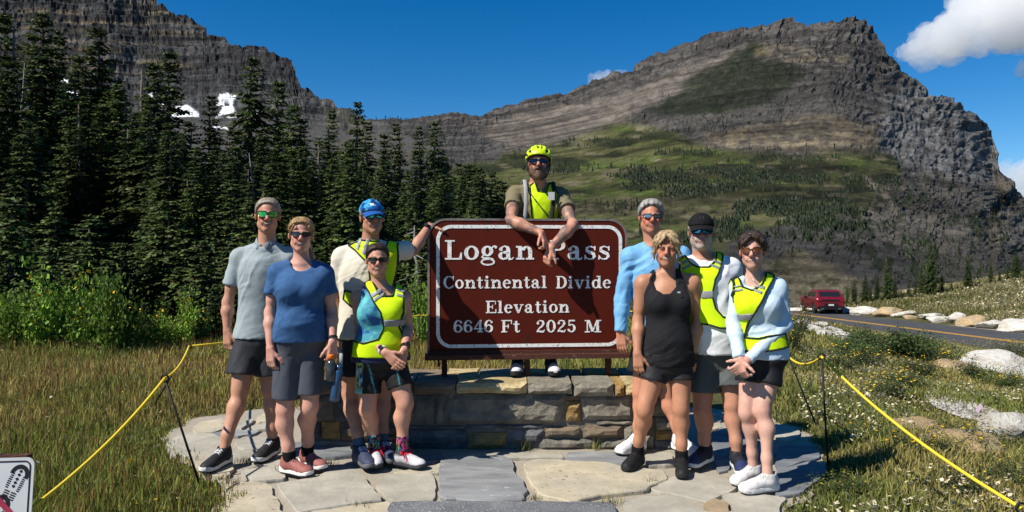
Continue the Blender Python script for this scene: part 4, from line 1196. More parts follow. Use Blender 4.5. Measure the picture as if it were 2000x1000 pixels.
    def skin_col(s, v):
        k = s.k; base = np.array(k.get('skin', (.46, .25, .17)))
        c = np.tile(base, (len(v), 1))
        n = fbm(v[:, 0] * 9, v[:, 1] * 9, v[:, 2] * 9, 3, 5); n2 = fbm(v[:, 0] * 40, v[:, 1] * 40, v[:, 2] * 40, 2, 6)
        c *= (1 + .10 * n + .06 * n2)[:, None]
        red = np.zeros(len(v))
        for i in (0, 1):
            for p, r in ((s.arm[i][0], .06), (s.kn[i], .075), (s.arm[i][1] , .13)):
                red += .22 * np.exp(-np.sum((v - p) ** 2, 1) / r ** 2)
        L = s.hloc(v)
        hd = sstep(-.14, -.11, L[:, 2]) * (np.linalg.norm(L, axis=1) < .2)
        def blob(cx, cy, cz, r): return np.exp(-((L[:, 0] - cx) ** 2 + (L[:, 1] - cy) ** 2 + (L[:, 2] - cz) ** 2) / r ** 2)
        red += blob(0, -.115, -.025, .022) * 1.0 + (blob(.04, -.075, -.022, .03) + blob(-.04, -.075, -.022, .03)) * .9 + (blob(.08, .015, 0, .03) + blob(-.08, .015, 0, .03)) * .8 + .25 * hd
        rs = k.get('red', .5)
        c *= np.stack([1 + .10 * red * rs, 1 - .22 * red * rs, 1 - .24 * red * rs], 1)
        lips = np.exp(-((np.abs(L[:, 2] + .061) / .0095) ** 4)) * np.exp(-((L[:, 0] / .024) ** 4)) * (L[:, 1] < -.075) * hd
        c = c * (1 - lips[:, None] * .75) + np.array([.33, .10, .09]) * lips[:, None] * .75
        slit = np.exp(-(((L[:, 2] + .061) / .003) ** 2)) * np.exp(-((L[:, 0] / .022) ** 4)) * (L[:, 1] < -.075) * hd
        c = c * (1 - slit[:, None] * .8) + np.array([.07, .02, .02]) * slit[:, None] * .8
        if 'stubble' in k:      # short beard: hair colour over jaw, chin and lip
            col, w = k['stubble']
            z = L[:, 2]; jaw = sstep(-.022, -.045, z + .35 * np.maximum(np.abs(L[:, 0]) - .045, 0) * -1) * sstep(.035, .0, L[:, 1]) * sstep(-.135, -.112, z)
            mou = np.exp(-((L[:, 0] / .026) ** 4)) * np.exp(-(((z + .061) / .013) ** 4))
            m_ = np.clip(jaw * (1 - .9 * mou) * w * (.75 + .5 * n2), 0, 1) * hd
            c = c * (1 - m_[:, None]) + np.array(col) * m_[:, None]
        if 'brow' in k:
            m_ = np.exp(-(((L[:, 2] - .027 + .1 * np.abs(np.abs(L[:, 0]) - .03)) / .0045) ** 2)) * (np.abs(np.abs(L[:, 0]) - .03) < .02) * (L[:, 1] < -.06) * hd * .8
            c = c * (1 - m_[:, None]) + np.array(k['brow']) * m_[:, None]
        if k.get('tattoo'):
            for i in (0, 1):
                el, wr = s.arm[i]; sh = s.sh[i]
                near = np.zeros(len(v))
                for a, b in ((sh, el), (el, wr)):
                    e = b - a; t = np.clip(((v - a) @ e) / (e @ e), 0, 1)
                    near = np.maximum(near, (np.linalg.norm(v - a - t[:, None] * e, axis=1) < .075) * sstep(1.0, .9, t if b is wr else 0 * t))
                pat = ridged(v[:, 0] * 19, v[:, 1] * 19, v[:, 2] * 19, 3, 31)
                m_ = near * sstep(.12, .34, pat) * sstep(-.35, .1, fbm(v[:, 0] * 10, v[:, 1] * 10, v[:, 2] * 10, 2, 77)) * .62
                c = c * (1 - m_[:, None]) + np.array([.045, .06, .065]) * m_[:, None]
        return np.clip(c, .005, .95).astype(np.float32)

    def finish(s, name, Fd, mat, col, parent=None, wrinkle=0.0, wsc=10.0, seed=0, folds=((.55, 1), (1, .35)), colfn=None):
        v, q = Fd.mesh()
        if wrinkle:
            n = vnormals(v, q)
            # drapery: long folds, sharp across and slow along, two sets that take turns over the garment
            rel = v - s.hip
            d = 0
            for j, (fx, fz) in enumerate(folds):
                L_ = math.hypot(fx, fz); fx, fz = fx / L_, fz / L_
                al = rel[:, 0] * fx + rel[:, 2] * fz; ac = -rel[:, 0] * fz + rel[:, 2] * fx + rel[:, 1] * .35
                ac = ac + .035 * fbm(al * 7, rel[:, 1] * 7, ac * 5, 2, seed + j)
                rd = ridged(ac * wsc * 1.9 + seed, al * wsc * .28, rel[:, 1] * 2.0, 2, seed + 5 * j)
                w = sstep(-.25, .3, fbm(v[:, 0] * 5 + 3 * j, v[:, 1] * 5, v[:, 2] * 5, 2, seed + 31 + j))
                d = d + np.clip(rd, -.35, 1) * w
            d = wrinkle * (.95 * d + .18 * fbm(v[:, 0] * 38, v[:, 1] * 38, v[:, 2] * 38, 2, seed + 3))
            v = v + n * d[:, None]
        cc = np.tile(np.array(col, np.float32), (len(v), 1)) if colfn is None else colfn(v)
        return obj(name, v, q, mat, parent or s.root, True, np.clip(cc, .004, .95).astype(np.float32), ratio=.34)

    def top(s, name, col, off=.010, loose=.02, hem=-.08, sleeve='short', frac=.62, neck='crew', mat=None, wrinkle=.006, seed=1, colfn=None, flare=1.0, depth=.0):
        mat = mat or m_clothattr
        lo = s.lo.copy(); lo[2] = min(s.hip[2] + hem * (s.shc[2] - s.hip[2]), s.arm[0][1][2], s.arm[1][1][2]) - .03; hi = s.hi.copy(); hi[2] = s.hc[2] - .02
        Fd = Field(lo, hi, .0065)
        for p, kk in s.torso(off, loose, tmin=hem): Fd.union(p, kk)
        ar = s.k.get('armr', .95 if s.sex == 'm' else .86)
        if sleeve != 'none':
            for i in (0, 1):
                sh, (el, wr) = s.sh[i], s.arm[i]
                Fd.union(p_ell(sh + [0, 0, -.03], np.array((.049, .052, .064)) * ar + off), .03)
                if sleeve == 'short':
                    Fd.union(p_cyl(sh + [0, 0, -.01] + (el - sh) * .02, sh + (el - sh) * frac, .050 * ar + off, (.051 * ar + off + .007) * flare), .018)
                else:
                    Fd.union(p_cone(sh + [0, 0, -.015], el, .048 * ar + off, .040 * ar + off + .002), .02)
                    Fd.union(p_cone(el, el + (wr - el) * .4, .041 * ar + off + .002, .043 * ar + off), .015)
                    Fd.union(p_cyl(el + (wr - el) * .2, wr - (wr - el) * .02, .043 * ar + off, .030 * ar + off), .01)
        nb = s.neckbase(); fw = np.array([math.sin(s.tyaw), -math.cos(s.tyaw), 0])
        nr = s.k.get('neck', .056 if s.sex == 'm' else .046)
        if neck == 'crew': Fd.cut(p_cone(nb + [0, 0, .03] + fw * .02, nb + [0, 0, .2], nr + .018, nr + .09), .006); Fd.cut(p_ell(nb + fw * (.06) + [0, 0, .005 - depth], (nr + .012, .06, .035)), .008)
        elif neck == 'scoop': Fd.cut(p_cone(nb + [0, 0, .015] + fw * .01, nb + [0, 0, .2], nr + .03, nr + .1), .006); Fd.cut(p_ell(nb + fw * .08 + [0, 0, -.025 - depth], (nr + .028, .08, .055)), .01)
        elif neck == 'v': Fd.cut(p_cone(nb + [0, 0, .03] + fw * .02, nb + [0, 0, .2], nr + .014, nr + .09), .006); Fd.cut(p_cone(nb + fw * .1 + [0, 0, .02], nb + fw * .13 + [0, 0, -.075], nr * .8, .004), .006)
        return s.finish(name, Fd, mat, col, None, wrinkle, 11, seed, colfn=colfn)

    def shorts(s, col, hem=(.6, .6), r=.105, r2=.115, off=.010, top=.03, mat=None, wrinkle=.006, seed=3, colfn=None, name='shorts', cutz=None):
        lo = s.lo.copy(); lo[2] = min(s.kn[0][2], s.kn[1][2]) - .03; hi = s.hi.copy(); hi[2] = s.hip[2] + .16
        Fd = Field(lo, hi, .0065)
        for p, kk in s.torso(off - .001, .0, tmin=-.24, tmax=top)[:1]: Fd.union(p, kk)
        lr = s.k.get('legr', 1.0)
        for i in (0, 1):
            a, b = s.hj[i], s.kn[i]
            e = a + (b - a) * hem[i]
            Fd.union(p_cyl(a + [0, 0, .005], e, max(r * .90, .090) * lr, r2 * lr), .016)
        Fd.union(p_ell((s.hj[0] + s.hj[1]) / 2 + [0, .0, -.085], (.085, .085, .06)), .03)
        return s.finish(name, Fd, mat or m_techattr, col, None, wrinkle, 9, seed, ((.15, 1), (.8, .6)), colfn)

    def XZ(s, poly, dd=-.11):
        return [(PX(x, y, s.D + dd)[0], PX(x, y, s.D + dd)[2]) for x, y in poly]
    def panel(s, name, poly, off, mat, parent=None, loose=.02, hem=-.2, dd=-.11, band=None, hole=None, col=(1, 1, 1), wrinkle=0.0, vox=.0055, seed=1, colfn=None, extra=None, front=False):
        """cloth that follows the torso at distance off, inside a traced front outline"""
        lo = s.lo.copy(); lo[2] = s.hip[2] - .2; hi = s.hi.copy(); hi[2] = s.hc[2] - .0
        Fd = Field(lo, hi, vox)
        for p, kk in s.torso(off, loose, tmin=hem): Fd.union(p, kk)
        if extra:
            for p, kk in extra: Fd.union(p, kk)
        Fd.a = np.maximum(Fd.a, -(Fd.a + .016))
        Q = s.XZ(poly, dd)
        def f(X, Y, Z):
            sd = poly_sd(Q, X[:, 0, :], Z[0, 0, :][None])[:, None, :]
            if hole is not None: sd = np.maximum(sd, -poly_sd(s.XZ(hole, dd), X[:, 0, :], Z[0, 0, :][None])[:, None, :])
            if band: sd = np.maximum(sd, -sd - band)
            return sd
        Fd.keep(f)
        if front: yc = s.shc[1]; Fd.keep(lambda X, Y, Z: Y - yc + .02 + 0 * X + 0 * Z)
        nb = s.neckbase()
        Fd.cut(p_cone(nb + [0, 0, .012], nb + [0, 0, .3], s.k.get('neck', .05) + .014, .13), .004)
        return s.finish(name, Fd, mat, col, parent, wrinkle, 11, seed, colfn=colfn)
    def vest(s, poly, stripes, off=.026, loose=.02, hem=-.2, dd=-.12, hole=None, extra=None):
        v = s.panel('safety_vest', poly, off, m_hivis, None, loose, hem, dd, None, hole, wrinkle=.0015, extra=extra)
        ex2 = None if not extra else [(p_cone(*a), kk) for a, kk in s.extra2]
        s.panel('binding', poly, off + .0055, m_trim, v, loose, hem, dd, .0115, hole, vox=.0048, extra=ex2)
        for st in stripes: s.panel('reflective_stripe', st, off + .0055, m_refl, v, loose, hem, dd, vox=.0048, front=True)
        return v

    def shoe(s, i, mat_u, mat_s, L=.285, mat_l=None, mat_o=None, collar=None, toe=None, W=1.0, bow=False):
        h, d = s.feet[i]; t = np.array([-d[1], d[0], 0]); k = L / .285; u = np.array([0, 0, 1.0])
        h = h - d * .012
        def q(x, y, z): return h + (d * x + t * y * W + u * z) * k
        M_ = np.array([d, t, u])
        lo = np.minimum(q(-.04, -.08, -.01), q(.34, .08, .16)); hi = np.maximum(q(-.04, -.08, 0), q(.34, .08, .16))
        lo = np.minimum(lo, np.minimum(q(-.04, .08, 0), q(.34, -.08, 0))); hi = np.maximum(hi, np.maximum(q(-.04, .08, .16), q(.34, -.08, .16))); lo[2] = s.zg - .01
        Fd = Field(lo, hi, .0046)
        Fd.union(p_ell(q(.045, 0, .058), np.array((.048, .036 * W, .058)) * k, M_), .01)
        Fd.union(p_cone(q(.066, 0, .065), q(.062, 0, .098), .043 * k, .043 * k), .02)
        Fd.union(p_cone(q(.08, 0, .062), q(.175, 0, .044), .042 * k, .041 * k), .025)
        Fd.union(p_ell(q(.215, 0, .036), np.array((.066, .046 * W, .035)) * k, M_), .02)
        Fd.cut(p_cone(q(.064, 0, .105), q(.06, 0, .16), .035 * k, .045 * k), .006)
        zc = h[2] + .02 * k
        Fd.keep(lambda X, Y, Z: zc - Z + 0 * X + 0 * Y)
        def ucol(v):
            c = np.tile(np.array(mat_u, np.float32), (len(v), 1))
            x = (v - h) @ d / k; z = (v[:, 2] - h[2]) / k
            if toe is not None:
                w = sstep(.19, .205, x + .3 * (z - .03)); c = c * (1 - w[:, None]) + np.array(toe) * w[:, None]
            if collar is not None:
                w = sstep(.075, .085, z) * sstep(.13, .11, x); c = c * (1 - w[:, None]) + np.array(collar) * w[:, None]
            y = np.abs((v - h) @ t) / k
            st = sstep(.75, .95, np.sin(x * 120 + z * 90)) * sstep(.025, .032, y) * sstep(.07, .09, x) * sstep(.2, .17, x)
            return c * (1 - .25 * st[:, None])
        v, f = Fd.mesh()
        up = obj('shoe', v, f, m_techattr, s.root, True, np.clip(ucol(v), .006, .9).astype(np.float32), ratio=.4)
        Fs = Field(lo, hi, .0046)
        def sole(z0, z1, grow):
            def f_(X, Y, Z):
                x = ((X - h[0]) * d[0] + (Y - h[1]) * d[1]) / k; y = ((X - h[0]) * t[0] + (Y - h[1]) * t[1]) / k / W
                r = np.interp(x, [.0, .04, .12, .2, .26, .30], [.036, .038, .037, .047, .042, .03]) + grow
                xc = np.clip(x, .030, .245)
                d2 = np.sqrt((x - xc) ** 2 + y ** 2) - r
                z = (Z - h[2]) / k; lift = .018 * np.clip((x - .2) / .1, 0, 1) ** 2 + .006 * np.clip((.03 - x) / .05, 0, 1)
                top = z1 + .010 * np.clip((.12 - x) / .12, 0, 1)
                return np.maximum(np.maximum(d2, z0 + lift - z), z - top - lift) * k
            return f_, lo, hi
        Fs.union(sole(.008, .034, .0), .004)
        v, f = Fs.mesh(); so = obj('midsole', v, f, mat_s, up, True, ratio=.3)
        Fo = Field(lo, hi, .0046); Fo.union(sole(.0, .0095, -.0015), .002)
        v, f = Fo.mesh(); obj('outsole', v, f, mat_o or m_rubber_b, up, True, ratio=.25)
        if mat_l is not None:
            mb = MB()
            for j in range(6):
                x = .098 + j * .0155; zt = .1085 - j * .0060 - .0006 * j * j; w = .024
                for sg in (-1, 1):
                    pts = [q(x - .006, sg * w, zt - .008), q(x, sg * w * .4, zt), q(x + .008, -sg * w * .5, zt - .002), q(x + .014, -sg * w, zt - .012)]
                    mb.tube(pts, .0042 * k, 5)
            if bow:
                for sg in (-1, 1):
                    pts = [q(.095, 0, .104), q(.10, sg * .03, .122), q(.11, sg * .062, .112), q(.115, sg * .066, .095), q(.105, sg * .03, .103), q(.097, 0, .104)]
                    mb.tube(pts, .0042 * k, 5)
                    mb.tube([q(.097, 0, .104), q(.125, sg * .035, .095), q(.15, sg * .05, .07), q(.155, sg * .056, .045)], .0036 * k, 5)
            mb.build('lace', mat_l, up, True)
        return up
    def sock(s, i, col, h=.07, colfn=None):
        an, kn = s.ank[i], s.kn[i]; e = unit(kn - an); lr = s.k.get('legr', 1.0)
        a, b = an + [0, 0, -.045], an + e * h
        Fd = Field(np.minimum(a, b) - .06, np.maximum(a, b) + .06, .0048)
        Fd.union(p_cyl(a, b, .042, np.interp(h, [.02, .2], [.041, .045]) * max(lr, 1)), .006)
        return s.finish('sock', Fd, m_clothattr, col, None, .0012, 40, 3, colfn=colfn)

    def glasses(s, lens, frame=None, w=.030, hgt=.019, z=.004, wrap=1.0, shield=False, round_=2.6, rim=.0024):
        frame = frame or m_black
        yb = -.110
        def Y(x): return yb + wrap * (abs(x) / .075) ** 2.2 * .046
        root = None
        mf = MB()
        lens_parts = []
        for sg in (-1, 1):
            nu, nv = 12, 8
            cx = sg * (.0345 if not shield else .035); ww = w if not shield else .034
            outl = []
            vs, fs = [], []
            for side in (0, .0028):
                for r_ in np.linspace(0, 1, 5):
                    for a in range(24):
                        an = 2 * math.pi * a / 24; c, sn = math.cos(an), math.sin(an)
                        x = cx + ww * r_ * math.copysign(abs(c) ** (2 / round_), c)
                        zz = z + hgt * r_ * math.copysign(abs(sn) ** (2 / round_), sn) * (1 - .12 * (c * sg > 0) * (sn < 0)) - .05 * (abs(x) - .035) * 0
                        vs.append(s.h(x, Y(x) + side, zz))
                        if r_ == 1 and side == 0: outl.append(s.h(x, Y(x) - .0006, zz))
            n = 24
            for b, flip in ((0, False), (5 * n, True)):
                for r_ in range(4):
                    for a in range(n):
                        q_ = (b + r_ * n + a, b + r_ * n + (a + 1) % n, b + (r_ + 1) * n + (a + 1) % n, b + (r_ + 1) * n + a)
                        fs.append(q_ if flip else q_[::-1])
            for a in range(n): fs.append((4 * n + a, 4 * n + (a + 1) % n, 9 * n + (a + 1) % n, 9 * n + a))
            lens_parts.append((vs, fs))
            mf.tube(outl + [outl[0]], rim * s.hs, 6, caps=False)
            xo = cx + sg * ww
            mf.tube([s.h(xo * .985, Y(xo) + .001, z + hgt * .45), s.h(xo + sg * .008, Y(xo) + .018, z + hgt * .45), s.h(sg * .0805, -.03, z + .006), s.h(sg * .083, .012, z + .008), s.h(sg * .080, .03, z - .012)], .0030 * s.hs, 6)
        mf.tube([s.h(-.008, yb + .0015, z + .004), s.h(0, yb - .001, z + .007), s.h(.008, yb + .0015, z + .004)], .0032 * s.hs, 6)
        fr = mf.build('sunglasses', frame, s.root, True)
        for vs, fs in lens_parts: obj('lens', np.array(vs), fs, lens, fr, True)
        return fr
    def smile(s, w=.021, open_=.0055, z=-.0595, curve=.008):
        vs, fs = [], []; n = 10
        for i in range(n + 1):
            x = -w + 2 * w * i / n; e = 1 - (x / w) ** 2
            zc = z + curve * (x / w) ** 2
            for b in (0, .004):
                for sg in (1, -1): vs.append(s.h(x, -.0958 + 6.5 * x * x + b, zc + sg * open_ * .8 * e ** .6))
        for i in range(n):
            a = i * 4; c = a + 4
            fs += [(a, a + 1, c + 1, c), (a + 2, c + 2, c + 3, a + 3), (a, c, c + 2, a + 2), (a + 1, a + 3, c + 3, c + 1)]
        fs += [(0, 2, 3, 1), (n * 4, n * 4 + 1, n * 4 + 3, n * 4 + 2)]
        return obj('teeth', np.array(vs), fs, m_teeth, s.root, True)
    def hair(s, mat, fn, grow=.008, extra=None, rough=.004, scale=70, seed=1, cuts=None, stretch=(1, 1, .4), name='hair', strands=900, slen=.035, lift=.004, flow=(0, .55, -.6), side=4.0, sweep=1.0):
        """skull shell kept where fn(x,y,z) < 0 (head coordinates), plus extra locks"""
        lo, hi = s.hc - .28, s.hc + .2
        Fd = Field(lo, hi, .0044)
        Fd.union(s.hell((0, .018, .030), (.074 + grow, .094 + grow, .085 + grow)), .01)
        for sg in (-1, 1): Fd.union(s.hell((sg * .02, .0, .045), (.058 + grow, .075 + grow, .07 + grow)), .02)
        hc, HM, hs = s.hc.astype(np.float32), s.HM.astype(np.float32), s.hs
        def f(X, Y, Z):
            dx, dy, dz = X - hc[0], Y - hc[1], Z - hc[2]
            x, y, z = ((dx * HM[i, 0] + dy * HM[i, 1] + dz * HM[i, 2]) / hs for i in range(3))
            return fn(x, y, z) * hs
        Fd.keep(f)
        if extra:
            for a, b, r1, r2 in extra: Fd.union(s.hcone(a, b, r1, r2), .012)
        for c in cuts or (): Fd.cut(s.hell(*c), .006)
        v, q = Fd.mesh(); n = vnormals(v, q); L = s.hloc(v)
        d = rough * (ridged(L[:, 0] * scale * stretch[0], L[:, 1] * scale * stretch[1], L[:, 2] * scale * stretch[2], 3, seed) + .4 * fbm(L[:, 0] * 30, L[:, 1] * 30, L[:, 2] * 30, 2, seed + 4))
        hv = v + n * d[:, None]
        ho = obj(name, hv, q, mat, s.root, True, ratio=.5)
        # loose strands lying over the mass
        rg = np.random.default_rng(seed + 50); k = rg.integers(0, len(v), strands)
        fl = flow[0] * s.HM[0] + flow[1] * s.HM[1] + flow[2] * s.HM[2] + rg.normal(size=(strands, 3)) * .22
        fl = fl + (s.HM[0][None] * (L[k, 0:1] * side)) + s.HM[2][None] * (1.5 * sweep * sstep(.02, -.05, L[k, 1:2]))
        nn = n[k]; t = fl - nn * np.sum(fl * nn, 1)[:, None]; t /= np.linalg.norm(t, axis=1)[:, None] + 1e-9
        sd = np.cross(nn, t); ln = rg.uniform(.5, 1.2, strands)[:, None] * slen; w = .0011
        b0 = hv[k] + nn * .0005; m1 = b0 + t * ln * .5 + nn * (rg.uniform(.0005, lift, (strands, 1)) - (ln * .5) ** 2 / .15); e1 = b0 + t * ln + nn * (rg.uniform(-.001, lift, (strands, 1)) - ln ** 2 / .15) + np.array([0, 0, -.12]) * ln
        sv = np.stack([b0 - sd * w, b0 + sd * w, m1 + sd * w, m1 - sd * w, e1], 1).reshape(-1, 3); i5 = np.arange(strands)[:, None] * 5
        sf = np.concatenate([np.concatenate([i5 + [[0, 1, 2]], i5 + [[0, 2, 3]]]), i5 + [[3, 2, 4]]])
        so = obj('strands', sv, sf, mat, ho, False); so['kind'] = 'stuff'
        return ho
    def watch(s, i, strap, size=.036, face=True, band=.011, at=.06, up=(0, -1, .25)):
        el, wr = s.arm[i]; e = unit(wr - el); c = wr - e * at * .5
        r = .0318 * s.k.get('armr', 1.0 if s.sex == 'm' else .86) + .002
        up = np.array(up, float); up = unit(up - e * (up @ e)); sd = np.cross(e, up)
        n = 20; vs, fs = [], []
        for k in range(n):
            a = 2 * math.pi * k / n
            for rr, ax_ in ((r, -band), (r, band), (r + .003, band), (r + .003, -band)): vs.append(c + e * ax_ + (up * math.cos(a) + sd * math.sin(a)) * rr)
        for k in range(n):
            a = 4 * k; b = 4 * ((k + 1) % n)
            for j in range(4): fs.append((a + j, b + j, b + (j + 1) % 4, a + (j + 1) % 4))
        w = obj('watch' if face else 'wristband', np.array(vs), fs, strap, s.root, False)
        if face:
            mb = MB(); mb.prism([(size / 2 * math.cos(2 * math.pi * k / 14), size / 2 * math.sin(2 * math.pi * k / 14)) for k in range(14)], e, sd, up, 0, .010, c + up * r)
            mb.build('watch_case', m_steel, w, False)
        return w
    def cap(s, col, colfn=None, brim_col=None, name='cap', drop=.0):
        lo, hi = s.hc - .22, s.hc + .22
        Fd = Field(lo, hi, .0046)
        Fd.union(s.hell((0, .016, .034), (.087, .106, .094)), .01)
        hc, HM, hs = s.hc, s.HM, s.hs
        def f(X, Y, Z):
            dx, dy, dz = X - hc[0], Y - hc[1], Z - hc[2]
            y = (dx * HM[1, 0] + dy * HM[1, 1] + dz * HM[1, 2]) / hs; z = (dx * HM[2, 0] + dy * HM[2, 1] + dz * HM[2, 2]) / hs
            return ((.036 - drop - .10 * y) - z) * hs
        Fd.keep(f)
        v, q = Fd.mesh(); L = s.hloc(v)
        cc = np.tile(np.array(col, np.float32), (len(v), 1)) if colfn is None else colfn(L)
        seam = np.exp(-((np.abs(np.sin(np.arctan2(L[:, 0], L[:, 1] - .016) * 3)) / .05) ** 2)) * (L[:, 2] > .05)
        cp = obj(name, v, q, m_clothattr, s.root, True, np.clip(cc * (1 - .3 * seam[:, None]), .005, .9).astype(np.float32))
        vs, fs = [], []; nu, nv = 16, 6
        for side in (0, -.004):
            for i in range(nu + 1):
                a = -1.05 + 2.1 * i / nu
                for j in range(nv + 1):
                    r_ = j / nv
                    x = math.sin(a) * (.085 + .0 * r_); y0 = .016 - math.cos(a) * .104
                    yy = y0 - r_ * .075 * math.cos(a * .85) ** .8; xx = x * (1 - .06 * r_)
                    zz = .040 - drop - .09 * (y0 + .09) - r_ * .022 - .020 * (abs(xx) / .08) ** 2 * (.4 + .6 * r_)
                    vs.append(s.h(xx, yy, zz + side))
        m = (nu + 1) * (nv + 1)
        for i in range(nu):
            for j in range(nv):
                a = i * (nv + 1) + j; b = a + nv + 1
                fs += [(a, b, b + 1, a + 1), (a + m, a + 1 + m, b + 1 + m, b + m)]
            e = i * (nv + 1) + nv; fs.append((e, e + nv + 1, e + nv + 1 + m, e + m))
        bc = np.tile(np.array(brim_col or col, np.float32), (len(vs), 1))
        obj('brim', np.array(vs), fs, m_clothattr, cp, True, bc)
        return cp
DOWN = (0, 0, -1)
def hang(side, curl=24, fwd=-.12, inx=.06, **k):
    """relaxed hanging hand; side -1 is the arm at the viewer's left"""
    return dict(d=(-side * inx, fwd, -1), n=(-side * .45, .9, 0), t=(-side * .9, -.45, 0), curl=curl, **k)
m_hair = {'grey': hair_mat('greying_hair', (.24, .19, .135), (.33, .29, .24)), 'blond': hair_mat('blond_hair', (.42, .27, .12), (.26, .16, .07)), 'dark': hair_mat('dark_brown_hair', (.028, .016, .011), (.05, .028, .018)),
          'salt': hair_mat('salt_and_pepper_hair', (.22, .205, .185), (.38, .36, .34)), 'ash': hair_mat('ash_blond_hair', (.48, .34, .18), (.27, .19, .11)), 'beard': hair_mat('ginger_beard', (.13, .065, .032), (.08, .04, .022))}
def short_hair(front=.058, slope=.72, side=0.0):
    def f(x, y, z):
        return (front - slope * (y + .085) * 1.0 + .0 * x) - z + np.where(np.abs(x) > .055, -.006, 0)
    return f
NOIS = lambda v, sc, sd: fbm(v[:, 0] * sc, v[:, 1] * sc, v[:, 2] * sc, 3, sd)
def heather(col, amt=.10, sc=70):
    col = np.array(col)
    return lambda v: col * (1 + amt * NOIS(v, sc, 3))[:, None]

# ---- 1 tall man, grey polo
p = Person('tall man in light grey polo shirt and charcoal shorts with green mirrored sunglasses', 5.05, head=(523, 421, -.02), hs=1.03, yaw=18, roll=3, sh=((468, 498), (565, 497, .02)), hip=(505, 655), hipw=.076,
           arm=(((445, 590, -.02), (444, 646, -.06)), ((590, 590, .05), (580, 650, 0))), kn=((470, 757, -.08), (528, 757, .02)), foot=(((447, 902), (414, 918)), ((541, 884), (524, 893))),
           hand=(hang(-1, 30), hang(1)), skin=(.47, .24, .155), red=.7, brow=(.25, .17, .1), tyaw=12, girth=.92)
p.body()
p.top('polo_shirt', (.30, .34, .355), .010, .006, -.02, 'short', .64, 'v', wrinkle=.006, seed=4, colfn=heather((.29, .335, .35)), depth=.0)
nb = p.neckbase()
mb = MB()
for sg in (-1, 1):     # polo collar leaves
    a = [nb + [sg * .010, -.074, -.030], nb + [sg * .040, -.082, -.040], nb + [sg * .068, -.050, -.004], nb + [sg * .068, .02, .026], nb + [sg * .045, .052, .036]]
    b = [nb + [sg * .012, -.072, .0], nb + [sg * .035, -.066, .012], nb + [sg * .06, -.02, .045], nb + [sg * .056, .03, .066], nb + [sg * .04, .05, .07]]
    n = len(a); vs = a + b + [q + [0, .006, -.004] for q in a] + [q + [0, .006, 0] for q in b]
    fs = [(i, i + 1, n + i + 1, n + i) for i in range(n - 1)] + [(2 * n + i + 1, 2 * n + i, 3 * n + i, 3 * n + i + 1) for i in range(n - 1)] + [(i + 1, i, 2 * n + i, 2 * n + i + 1) for i in range(n - 1)]
    mb.add(vs, fs)
mb.build('collar', material('polo_collar', (.27, .31, .33), .85, amt=.1, scale=200), p.root, True)
p.shorts((.030, .032, .037), (.72, .72), .092, .108, seed=5)
p.hair(m_hair['grey'], short_hair(.107, 1.08), .002, rough=.002, seed=2, slen=.015, lift=.003)
p.glasses(lens_mat('green_mirror_lens', (.02, .42, .10), (.35, .55, .02)), w=.031, hgt=.0205, round_=3.6)
p.smile(.024, .005)
for i in (0, 1):
    p.shoe(i, (.022, .022, .024), m_rubber_w, .30, material('grey_lace', (.5, .5, .5), .8, amt=.1), collar=(.02, .02, .022))

# ---- 2 woman, blue tee
p = Person('woman in heathered blue T-shirt and slate knee shorts with blond hair tied back', 4.70, sex='f', girth=.93, head=(588, 459, -.02), hs=.95, yaw=16, roll=3, sh=((542, 527), (633, 529)), hip=(588, 655), hipw=.068,
           bust=.075, belly=.02, arm=(((527, 610, -.02), (528, 680, -.10)), ((648, 605, .04), (650, 668, -.06))), kn=((556, 797, -.04), (604, 790, -.02)), foot=(((552, 921), (606, 931)), ((590, 906), (636, 920))),
           hand=(hang(-1, 26), dict(d=(.02, -.15, -1), n=(-.6, .75, 0), t=(-.75, -.6, 0), curl=48)), skin=(.55, .29, .215), red=.8, brow=(.3, .2, .1), legr=.96, tyaw=14)
p.body()
p.top('tee_shirt', (.03, .10, .30), .011, .010, -.08, 'short', .58, 'scoop', wrinkle=.006, seed=9, colfn=heather((.040, .100, .225), .28, 55), depth=-.01)
p.shorts((.062, .068, .085), (.86, .84), .096, .092, off=.008, seed=11, mat=m_techattr)
p.hair(m_hair['blond'], short_hair(.101, .95), .006, [((0, .10, .02), (.03, .135, -.05), .022, .026), ((.03, .135, -.05), (.075, .11, -.15), .026, .024), ((.075, .11, -.15), (.085, .07, -.24), .024, .010),
       ((-.05, -.075, .06), (-.076, -.035, -.005), .008, .006), ((.05, -.075, .06), (.076, -.035, -.005), .008, .006)], rough=.0016, seed=3, slen=.045, lift=.0016, flow=(0, 1, -.15), strands=800, side=0)
p.glasses(lens_mat('dark_lens', (.02, .02, .022), (.05, .05, .06)), w=.029, hgt=.015, round_=3)
p.smile(.024, .0052)
p.watch(1, m_trim, face=False, band=.007)
for i in (0, 1):
    p.shoe(i, (.28, .10, .085), m_rubber_w, .265, material('rose_lace', (.36, .17, .15), .8, amt=.1)); p.sock(i, (.008, .008, .009), .035)
P2 = p

